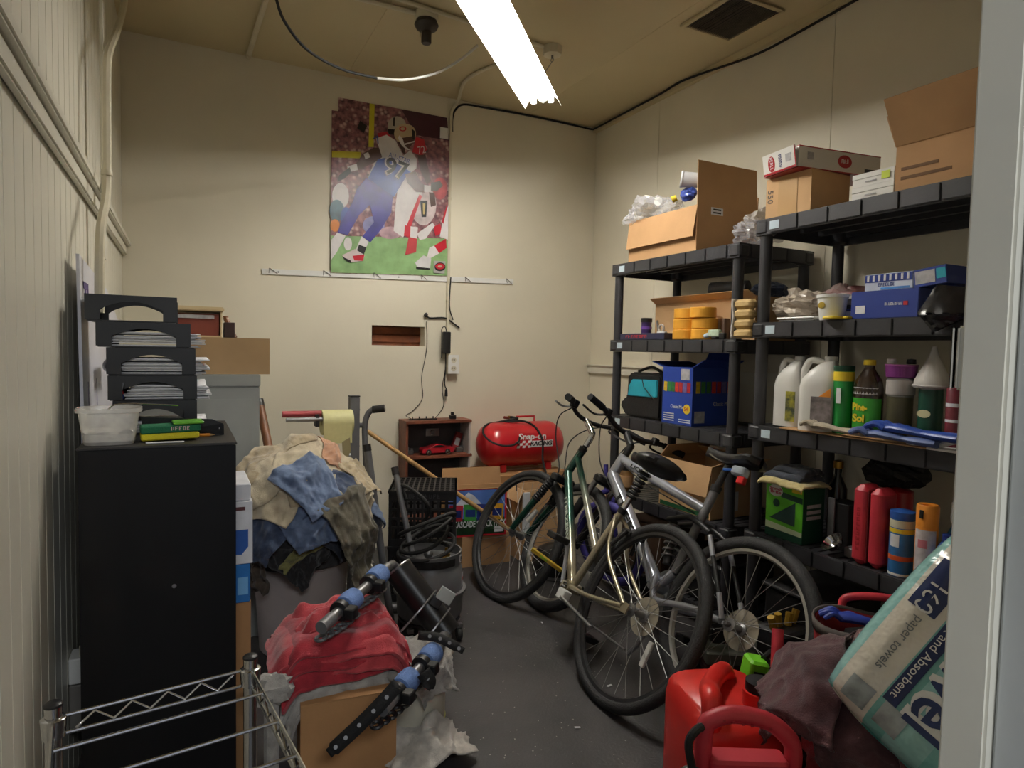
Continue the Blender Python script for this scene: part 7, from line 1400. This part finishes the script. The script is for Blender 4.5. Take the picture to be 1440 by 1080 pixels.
for s in (-1, 1):
    MB(S_).tube([(.898, s*.325, 1.0), (.93, s*.215, .996)], .017, 12).build('grip', RUBBER, t); MB(S_).rbox(.93, .965, s*.165-.016, s*.165+.016, .975, 1.012, .007).build('shifter', BLACKP, t); MB(S_).tube(arc([(.955, s*.16, .985), (1.0, s*.20, .965), (.965, s*.30, .965)], 4), .0055, 7).build('brake_lever', BLACKP, t)
    MB(S_).tube(arc([(.965, s*.15, .985), (1.05, s*.10, .93), (1.03, s*.05, .80), (.95, s*.035, .72), (.80, s*.02, .62)], 5), .0032, 6).build('cable', RUBBER, t)
Kr = K.to_3x3(); D0, D1 = lerp3(HB2, HT, .1), V(BBp); dd = (D1-D0).normalized(); left = V((0, 1, 0))
text('TREK', K @ (D0+dd*.14+left*.0305-left.cross(dd)*.013), Kr @ dd, Kr @ (left.cross(dd)), .030, BLACKP, t, w=.26, bold=.03)
T0, T1 = lerp3(HB2, HT, .8), V((.322, 0, .70)); dd = (T1-T0).normalized(); text('LIQUID', K @ (T0+dd*.10+left*.0232-left.cross(dd)*.009), Kr @ dd, Kr @ (left.cross(dd)), .018, BLACKP, t, w=.16, bold=.02)
MB(K).tube(arc([(.88, .02, .80), (.70, .026, .74), (.5, .026, .70), (.34, .024, .67)], 5), .003, 6).build('cable', RUBBER, t)
# child's purple bicycle wheel and yellow level behind the forks
PURP = mat('purple_tyre', (70, 62, 150), .6, var=.25, scale=24)
c = pD(858, 745, 3.38); ctr = V((c.x+.04, c.y+.05, .24)); t = thing('child_bicycle', 'child bicycle front wheel and fork in purple between the big bicycles and the shelf', 'bicycle', (ctr.x, ctr.y, 0)); axw = V((.95, .25, .12))
MB().torus(ctr, .205, .026, axw, 44, 10).build('tyre', PURP, t); MB().torus(ctr, .175, .010, axw, 40, 8).build('rim', RIMG, t); MB().lathe([(.02, -.04), (.02, .04)], ctr, 14, ax=axw).build('hub', STEEL, t)
for s in (-1, 1): MB().tube([ctr+axw.normalized()*.05*s, ctr+axw.normalized()*.05*s+V((.02, .08, .26))], .011, 8).build('fork_leg', PURP, t)
MB().tube([ctr+V((.02, .08, .26))-axw.normalized()*.06, ctr+V((.02, .08, .26))+axw.normalized()*.06], .014, 8).build('fork_crown', PURP, t)
MB().tube([ctr+V((.02, .08, .26)), ctr+V((.035, .11, .40))], .013, 8).build('steerer', PURP, t)
Qw = axw.normalized().to_track_quat('Z', 'Y').to_matrix()
for k in range(16): a = 2*pi*k/16; MB().tube([ctr, ctr+Qw @ V((cos(a)*.17, sin(a)*.17, 0))], .0015, 4).build('spoke', SPK, t)
a, b = pD(748, 772, 3.05), pD(790, 803, 3.0); t = thing('spirit_level', 'yellow tool lying behind the front wheels', 'tool', b); d = (b-a).normalized(); s = d.cross(V((0, 0, 1))).normalized()
MB(frame(a, d, s)).rbox(0, (b-a).length, -.008, .008, -.009, .009, .003).build('bar', mat('level_yellow', (180, 150, 40), .5), t); MB(frame(a, d, s)).rbox(.05, .09, -.0092, .0092, -.006, .006, .002).build('vial', mat('vial_green', (150, 190, 60), .2), t)
q = V((a.x+.03, a.y+.05, .0)); t2 = thing('helmet', 'dark rounded cycle helmet on the floor behind the front wheels', 'helmet', q); pz = pD(782, 770, 3.62); hm = V((pz.x, pz.y, pz.z))
c = V((hm.x, hm.y+.02, 0)); MB().lathe([(.115, .02), (.125, .05), (.12, .10), (.09, .15), (.04, .175), (0, .18)], c, 22).build('shell', mat('helmet_black', (26, 26, 28), .3), t2); MB().lathe([(.10, 0), (.118, .005), (.116, .0195), (.1, .02)], c, 22).build('rim', GREYM, t2)
# ------------------------------------------------------------------ right foreground
def petrol_can(name, label, c, sx, sy, h, rot, mm, big=True):
    R = Matrix.Translation((c.x, c.y, 0)) @ Matrix.Rotation(rot, 4, 'Z'); t = thing(name, label, 'petrol can', (c.x, c.y, 0))
    return t, R
# large red can
cA = pD(1022, 1000, 1.72); zt = pD(1005, 952, 1.72).z
t, R = petrol_can('petrol_can', 'large orange-red plastic fuel can in the foreground by the bicycle wheel', cA, .2, .2, zt, rad(-20), REDP)
GASR = mat('fuel_can_red', (216, 44, 38), .33, var=.05, scale=5)
m = MB(R); rows = [(0, 1), (.012, 1.02), (.30, 1.02), (.335, .97), (.352, .86)]; n = 36; vs = []; fs = []
for z_, s in rows:
    for k in range(n):
        a = 2*pi*k/n; q = (abs(cos(a))**5+abs(sin(a))**5)**(-.2); vs.append((cos(a)*q*.125*s, sin(a)*q*.165*s, z_))
for i in range(len(rows)-1):
    for k in range(n): k2 = (k+1) % n; fs.append((i*n+k, i*n+k2, (i+1)*n+k2, (i+1)*n+k))
fs += [tuple(reversed(range(n))), tuple((len(rows)-1)*n+k for k in range(n))]; m.add(vs, fs); m.build('can_body', GASR, t, ang=50)
MB(R).tube(arc([(-.095, -.12, .335), (-.09, -.10, .40), (-.06, -.02, zt-.015), (-.01, .05, zt-.02), (.03, .09, .37), (.05, .11, .34)], 7), [.026]*36, 12).build('handle', GASR, t)
MB(R).tube([(.06, -.05, .345), (.06, -.05, .39)], .040, 20).build('filler_neck', GASR, t); MB(R).tube([(.06, -.05, .3905), (.06, -.05, .415)], .034, 20).build('cap', BLACKP, t)
for (a, b) in ((-.127, -.126),): MB(R).box(-.1295, -.1283, -.14, -.09, .06, .26).build('dark_label', mat('can_label', (24, 30, 40), .4, var=.3, scale=50), t, smooth=False)
for k, mm in enumerate((GREEN, GPAPER, GREEN)): MB(R).box(-.1302, -.1296, -.135, -.10, .09+.05*k, .11+.05*k).build('label_print', mm, t, smooth=False)
# smaller faded can with loop handle
cB = pD(1050, 1060, 1.42); zt = pD(1035, 1003, 1.42).z
t, R = petrol_can('petrol_can', 'faded pinkish-red fuel can with a loop handle in front of the larger can', cB, .2, .2, zt, rad(-28), PINKR)
hs = .115; hy = .075; zb_ = zt-.12
MB(R).rbox(-hs, hs, -hy, hy, 0, zb_, .03, 5, rz=.012).build('can_body', PINKR, t)
loop = [(-hs+.02, 0, zb_-.01), (-hs+.022, 0, zt-.035), (-hs+.04, 0, zt-.012), (-.03, 0, zt), (.04, 0, zt-.012), (hs-.03, 0, zt-.045), (hs-.015, 0, zt-.075), (hs-.015, 0, zb_-.01)]
MB(R).tube(arc(loop, 6), .019, 12).build('loop_handle', PINKR, t); MB(R).rbox(-hs+.03, hs-.03, -.03, .03, zb_+.0003, zb_+.03, .012).build('saddle_top', PINKR, t)
for k in range(6): MB(R).box(-.06+.02*k, -.054+.02*k, -.0195, -.018, zt-.008-.003*k, zt-.003-.003*k).build('grip_rib', mat('rib_red', (170, 40, 54), .5), t, smooth=False)
for s, dx in ((-1, -hs-.012), (1, hs+.012)): MB(R).lathe([(.03, -.014), (.034, -.012), (.034, .012), (.03, .014)], (dx, -.03, zb_-.02), 20, ax=(0, 1, 0)).build('side_cap', BLACKP, t)
pts = [R @ V((-hs-.01, -.03, zb_+.01)), R @ V((-hs-.02, -.03, zt-.05)), R @ V((-hs+.0, -.02, zt-.025)), R @ V((-hs+.025, -.0, zt-.028))]; MB().tube(arc(pts, 5), .009, 8).build('spout_hose', RUBBER, t)
# black hose handle standing to the right of the cans
P = [pD(1100, 1006, 1.52), pD(1114, 1025, 1.51), pD(1132, 1050, 1.50), pD(1146, 1085, 1.49), pD(1150, 1130, 1.49)]; P.append(V((P[-1].x+.02, P[-1].y, .01)))
tag(MB().tube(arc(P, 6), .014, 10).build('black_hose', BLACKP), 'thick black hose end standing up beside the faded fuel can', 'hose')
# green-headed tool between the can and the wheel
g0 = pD(1060, 945, 1.95); t = thing('green_tool', 'cordless tool with a bright green battery behind the large fuel can', 'tool', (g0.x, g0.y, 0)); NG = mat('bright_green_plastic', (120, 214, 40), .4)
R = Matrix.Translation(g0) @ Matrix.Rotation(rad(-25), 4, 'Z') @ Matrix.Rotation(.2, 4, 'Y')
MB(R).rbox(-.030, .030, -.035, .035, -.044, .044, .012, 4, rz=.008).build('battery', NG, t); MB(R).box(-.018, .016, -.0375, -.0355, -.012, .016).build('battery_mark', BLACKP, t, smooth=False); MB(R).rbox(-.028, .05, -.03, .03, -.14, -.045, .014).build('tool_body', BLACKP, t); MB(R).rbox(-.032, .03, -.034, .034, -.165, -.141, .008).build('green_collar', NG, t)
MB().tube([R @ V((0, 0, -.166)), V((g0.x-.03, g0.y, .002))], .035, 12).build('motor_housing', BLACKP, t); MB().tube(arc([R @ V((.02, 0, .046)), R @ V((.06, .03, .06)), R @ V((.09, .05, 0)), R @ V((.06, .05, -.09))], 5), .010, 8).build('carry_loop', BLACKP, t)
# small machine with a grey tubular guard inside the wheel's view
mc = pZ(1035, 985, 0); mc = pD(1030, 930, 2.55); t = thing('floor_jack', 'low grey and dark red machine with tubular guard beside the mountain bicycle wheel', 'machine', (mc.x, mc.y, 0)); DR = mat('dark_red_oxide', (70, 32, 32), .6, var=.2); GG = mat('grey_green_metal', (118, 122, 112), .45, .3)
zq = .10; R = Matrix.Translation((mc.x, mc.y, 0)) @ Matrix.Rotation(rad(-30), 4, 'Z')
MB(R).rbox(-.13, .10, -.10, .08, .03, zq-.02, .02).build('base_body', DR, t); MB(R).rbox(-.13, .11, -.11, .06, zq-.0195, zq+.03, .012).build('deck', GG, t)
MB(R).tube(arc([(-.14, -.06, zq+.031), (-.14, -.06, zq+.11), (-.08, -.06, zq+.14), (.04, -.06, zq+.135), (.11, -.06, zq+.11), (.12, -.06, zq+.031)], 6), .013, 10).build('tubular_guard', GG, t)
MB(R).rbox(-.09, .05, -.03, .05, zq+.0303, zq+.09, .012).build('engine_block', BLACKP, t); MB(R).lathe([(.03, 0), (.03, .03), (.012, .034), (0, .034)], (-.03, .01, zq+.0905), 16).build('filler_cap', STEEL, t)
for s in (-1, 1):
    for x in (-.09, .07): MB(R).lathe([(0, -.012), (.03, -.012), (.03, .012), (0, .012)], (x, s*.09-.01, .03), 16, ax=(0, 1, 0)).build('wheel', RUBBER, t)
# yellow and red tools in the bag area between machine and wheel
q = pD(1098, 872, 2.30); t = thing('tool_bundle_base', 'dark tool caddy with yellow grips beside the machine', 'caddy', (q.x, q.y, 0)); MB().rbox(q.x-.06, q.x+.09, q.y-.07, q.y+.06, 0, q.z-.02, .02).build('caddy_body', BLACKP, t)
for k in range(4): p = V((q.x-.045+.035*k, q.y-.01+.01*(k % 2), q.z-.019)); MB().tube([p, p+V((.012*(k-1.5), 0, .045))], .013, 8).build('yellow_grip', mat('dull_yellow', (176, 140, 40), .5), t)
a, b = pD(1092, 940, 1.80), pD(1094, 885, 1.84); t = thing('red_lever', 'red handled lever standing in front of the dark caddy', 'lever', (a.x, a.y, 0)); MB().tube([a, b], .016, 10).build('red_grip', PINKR, t); MB().tube([V((a.x, a.y, .003)), a], .012, 10).build('shaft', BLACKP, t)
# red tool bag with blue gloves, under the doorway shelf
q = pZ(1220, 960, 0); q = pD(1255, 890, 1.87); x0, y0 = q.x, q.y; zt = pD(1230, 885, 1.87).z
t = thing('tool_bag', 'open red and black tool bag under the shelves with blue gloves inside', 'tool bag', (x0, y0, 0)); RBG = mat('red_nylon', (150, 26, 36), .65, var=.15, scale=14, bump=.4); GRYP = mat('grey_trim', (92, 84, 82), .7)
R = Matrix.Translation((x0, y0, 0)) @ Matrix.Rotation(rad(-52), 4, 'Z'); A_, B_ = .17, .10; m = MB(R)
m.grid(lambda u, v: (cos(u*2*pi)*A_*(1+.08*v)*(1+.12*abs(cos(u*4*pi))), sin(u*2*pi)*B_*(1+.2*v), .002+v*(zt-.002)+.012*sin(u*6*pi)*v), 40, 8); m.build('bag_wall', RBG, t, solid=.006)
m = MB(R); m.lathe([(0, .004), (.09, .004)], (0, 0, 0), 20, sx=1.7); m.build('bag_floor', BLACKP, t); m = MB(R)
m.grid(lambda u, v: (cos(u*2*pi)*(A_*(1.09)*(1+.12*abs(cos(u*4*pi)))+.004), sin(u*2*pi)*(B_*1.21+.004), zt-.022+v*.03+.012*sin(u*6*pi)), 40, 1); m.build('bag_trim', GRYP, t, solid=.006)
MB(R).tube(arc([(-.13, .115, zt), (-.11, .12, zt+.035), (0, .125, zt+.05), (.11, .12, zt+.035), (.13, .115, zt)], 6), .012, 10).build('carry_handle', PINKR, t)
MB(R).ball((0, 0, zt-.085), .1, 16, sx=1.4, sy=.9, sz=.8, nz=.3).build('dark_contents', BLACKP, t)
DBL = mat('royal_blue_glove', (36, 62, 160), .5, var=.15)
g1 = R @ V((-.04, -.01, zt+.012)); hand('rubber_glove', 'royal blue glove stuffed in the red tool bag', g1-V((0, 0, .018)), .17, DBL, rad(130), 9, flat=.6)
g2 = R @ V((.05, .0, zt+.016)); hand('rubber_glove', 'light blue glove at the end of the red tool bag', g2-V((0, 0, .018)), .13, mat('sky_glove', (96, 126, 200), .5), rad(20), 11, flat=.6)
# mauve clothes heap
hc = V((pD(1222, 1000, 1.56).x, pD(1222, 1000, 1.56).y, 0)); RH, ZH = .17, pD(1175, 925, 1.62).z
def hh_(s):
    q = RH*1.15
    if s < q: a = s/q*pi/2; return RH*sin(a), (ZH-.10)+.10*cos(a)
    return RH+.02*min(1, (s-q)/.2), max(.015, ZH-.10-(s-q))
t = thing('laundry_box', 'low box heaped with mauve and red clothes by the fuel cans', 'box', hc); MB().rbox(hc.x-.11, hc.x+.11, hc.y-.11, hc.y+.11, 0, ZH-.14, .02).build('box_body', BLACKP, t); MB().lathe([(.14, ZH-.139), (.13, ZH-.09), (.09, ZH-.03), (0, ZH-.01)], hc, 24).build('cloth_filling', DMAR, t)
cl = [((.20, rad(-150)), (.30, .30), .3, RDC2, .006, 'pinkish red cloth at the left edge of the clothes heap', .014), ((.22, rad(-75)), (.36, .34), .2, RDC, .004, 'red cloth spread under the mauve clothes', .012), ((.17, rad(-130)), (.32, .30), .6, DMAR, .016, 'dark plum garment over the near side of the clothes heap', .016), ((.07, rad(40)), (.36, .34), .5, MARC, .022, 'mauve garment crowning the clothes heap', .016), ((.14, rad(-70)), (.26, .26), .9, MARC, .030, 'dusty mauve garment folded under the towel pack', .016), ((.14, rad(150)), (.20, .20), .4, DMAR, .026, 'small plum sleeve at the back left of the clothes heap', .018)]
for k, (p0, sz, ro, mm, of, lb, am) in enumerate(cl): drape('garment', lb, hc, hh_, RH, p0, sz, ro, mm, .004+.009*k, 80+k, amp=am*1.4, bulk=.8, group='clothes heap', cat='clothes', n=44)
# ------------------------------------------------------------------ paper towel pack
dP = 1.30
rd = (RT*(-.66)+UP*(-.75)).normalized(); ud = (RT*(.75)+UP*(-.66)).normalized()   # reading direction and letter-up on the pack face
fc = pD(1362, 940, dP); vw = (fc-CAM).normalized(); rd = (rd-vw*rd.dot(vw)).normalized(); ud = (ud-vw*ud.dot(vw)).normalized()
X_ = (rd).normalized(); Y_ = (ud-vw*.05).normalized(); PK = frame(fc, X_, Y_)
if PK.col[2].xyz.dot(CAM-fc) < 0: PK = frame(fc, -X_, Y_); 
flip = -1 if PK.col[0].xyz.dot(rd) < 0 else 1
t = thing('paper_towel_pack', 'teal and white plastic-wrapped pack of paper towel rolls lying on the clothes', 'paper towels', fc)
Lx, Ly, Dz = .46, .36, .16
px_ = lambda x, y: PK @ V((x, y, 0))
PKM = mat('towel_pack_print', (226, 222, 208), .22, var=.04, scale=5, coat=.5); nt = PKM.node_tree; b = nt.nodes['Principled BSDF']
uv = nt.nodes.new('ShaderNodeAttribute'); uv.attribute_name = 'across'; cr = nt.nodes.new('ShaderNodeValToRGB'); cr.color_ramp.interpolation = 'CONSTANT'
stops = [(0, (150, 206, 204)), (.075, (226, 220, 206)), (.30, (120, 184, 178)), (.42, (158, 208, 204)), (.62, (134, 196, 192)), (.90, (170, 216, 212))]
el = cr.color_ramp.elements; el[0].position = 0; el[0].color = (*lin(stops[0][1]), 1); el[1].position = stops[1][0]; el[1].color = (*lin(stops[1][1]), 1)
for p_, c_ in stops[2:]: e = el.new(p_); e.color = (*lin(c_), 1)
nt.links.new(uv.outputs['Fac'], cr.inputs[0]); nt.links.new(cr.outputs[0], b.inputs['Base Color'])
wv = nt.nodes.new('ShaderNodeTexNoise'); wv.inputs['Scale'].default_value = 14; bp = nt.nodes.new('ShaderNodeBump'); bp.inputs['Strength'].default_value = .5; bp.inputs['Distance'].default_value = .012; nt.links.new(wv.outputs['Fac'], bp.inputs['Height']); nt.links.new(bp.outputs['Normal'], b.inputs['Normal'])
def pk(u, v, side):
    x, y = (u-.5)*Lx, (v-.5)*Ly; ex = abs(u-.5)*2; ey = abs(v-.5)*2
    pinch = 1-.16*ex**4*0; rows_ = .010*abs(cos(v*pi*3)); z = (Dz/2)*(1-ex**7)**.45*(1-ey**6)**.45-rows_*(1-ey**6)
    x *= 1-.10*ey**3; y *= 1-.07*ex**3
    return x, y, side*z+.003*mnoise.noise(V((u*9, v*9, side)))
m = MB(PK); n1 = 40
m.grid(lambda u, v: pk(u, v, 1), n1, n1); m.grid(lambda u, v: pk(u, v, -1), n1, n1); o = m.build('pack', PKM, t, ang=60)
at = o.data.attributes.new('across', 'FLOAT', 'POINT'); inv = PK.inverted(); og = ORG[o.name]
for i, vtx in enumerate(o.data.vertices): at.data[i].value = min(.999, max(0, (inv @ (vtx.co+og)).y/Ly+.5))
NVY = mat('pack_navy', (24, 40, 88), .25)
def on_pack(x, y, d=.002): z = pk(x/Lx+.5, y/Ly+.5, 1)[2]; return PK @ V((x, y, z+d))
xr, yu = PK.col[0].xyz*flip, PK.col[1].xyz
def pl(nm, x0, x1, y0, y1, mm, d): m = MB(); m.grid(lambda u, v: on_pack(x0+(x1-x0)*u, y0+(y1-y0)*v, d), 10, 6); m.build(nm, mm, t)
def tx(s, x, y, h, w_, mm, d=.006, **k): text(s, on_pack(x*flip, y, d), xr, yu, h, mm, t, w=w_, **k)
tx('Towel', -.115, -.022, .085, .27, WHITE, d=.010, bold=.07); tx('Towel', -.115, -.022, .085, .27, NVY, d=.012, bold=.015)
pl('navy_strip', -.12*flip, .15*flip, -.068, -.040, NVY, .003); tx('Thick and Absorbent', -.085, -.062, .016, .22, WHITE, d=.007)
pl('navy_badge', -.15*flip, -.035*flip, -.142, -.086, NVY, .003); tx('160', -.105, -.130, .034, .062, WHITE, d=.007)
tx('paper towels', -.022, -.112, .018, .13, mat('pack_grey_text', (120, 124, 124), .5), d=.005)
for k in range(2): pl('clear_window', .15*flip, .20*flip, -.13+.07*k, -.08+.07*k, mat('pack_grey', (170, 176, 176), .2, var=.3, scale=30), .0025)
# ------------------------------------------------------------------ litter on the floor
for k, (px, py, s, lb) in enumerate([(843, 988, .022, 'small white paper tag on the floor by the rear wheel'), (857, 965, .012, 'white scrap on the floor inside the rear wheel'), (762, 876, .008, 'tiny white crumb on the floor near the bicycles'), (812, 1024, .010, 'pale scrap on the floor towards the doorway')]):
    p = pZ(px, py, 0); R = Matrix.Translation((p.x, p.y, .0015)) @ Matrix.Rotation(k*1.3+.4, 4, 'Z') ; tag(MB(R).rbox(-s*.4, s*.4, -s, s, 0, .0025, s*.2).build('paper_scrap', WPAPER), lb, 'scrap')
m = MB(); rr = random.Random(5)
for k in range(120):
    px, py = rr.uniform(640, 880), rr.uniform(850, 1075); p = pZ(px, py, 0); s = rr.uniform(.0012, .004); a = rr.random()*6; m.add([(p.x+s*cos(a+q*2.1), p.y+s*sin(a+q*2.1), .0012) for q in range(3)], [(0, 1, 2)])
o = m.build('floor_dust', mat('dust_white', (176, 172, 166), .9), smooth=False); o['kind'] = 'stuff'; tag(o, 'scattered pale crumbs and dust on the dark floor', 'dust')
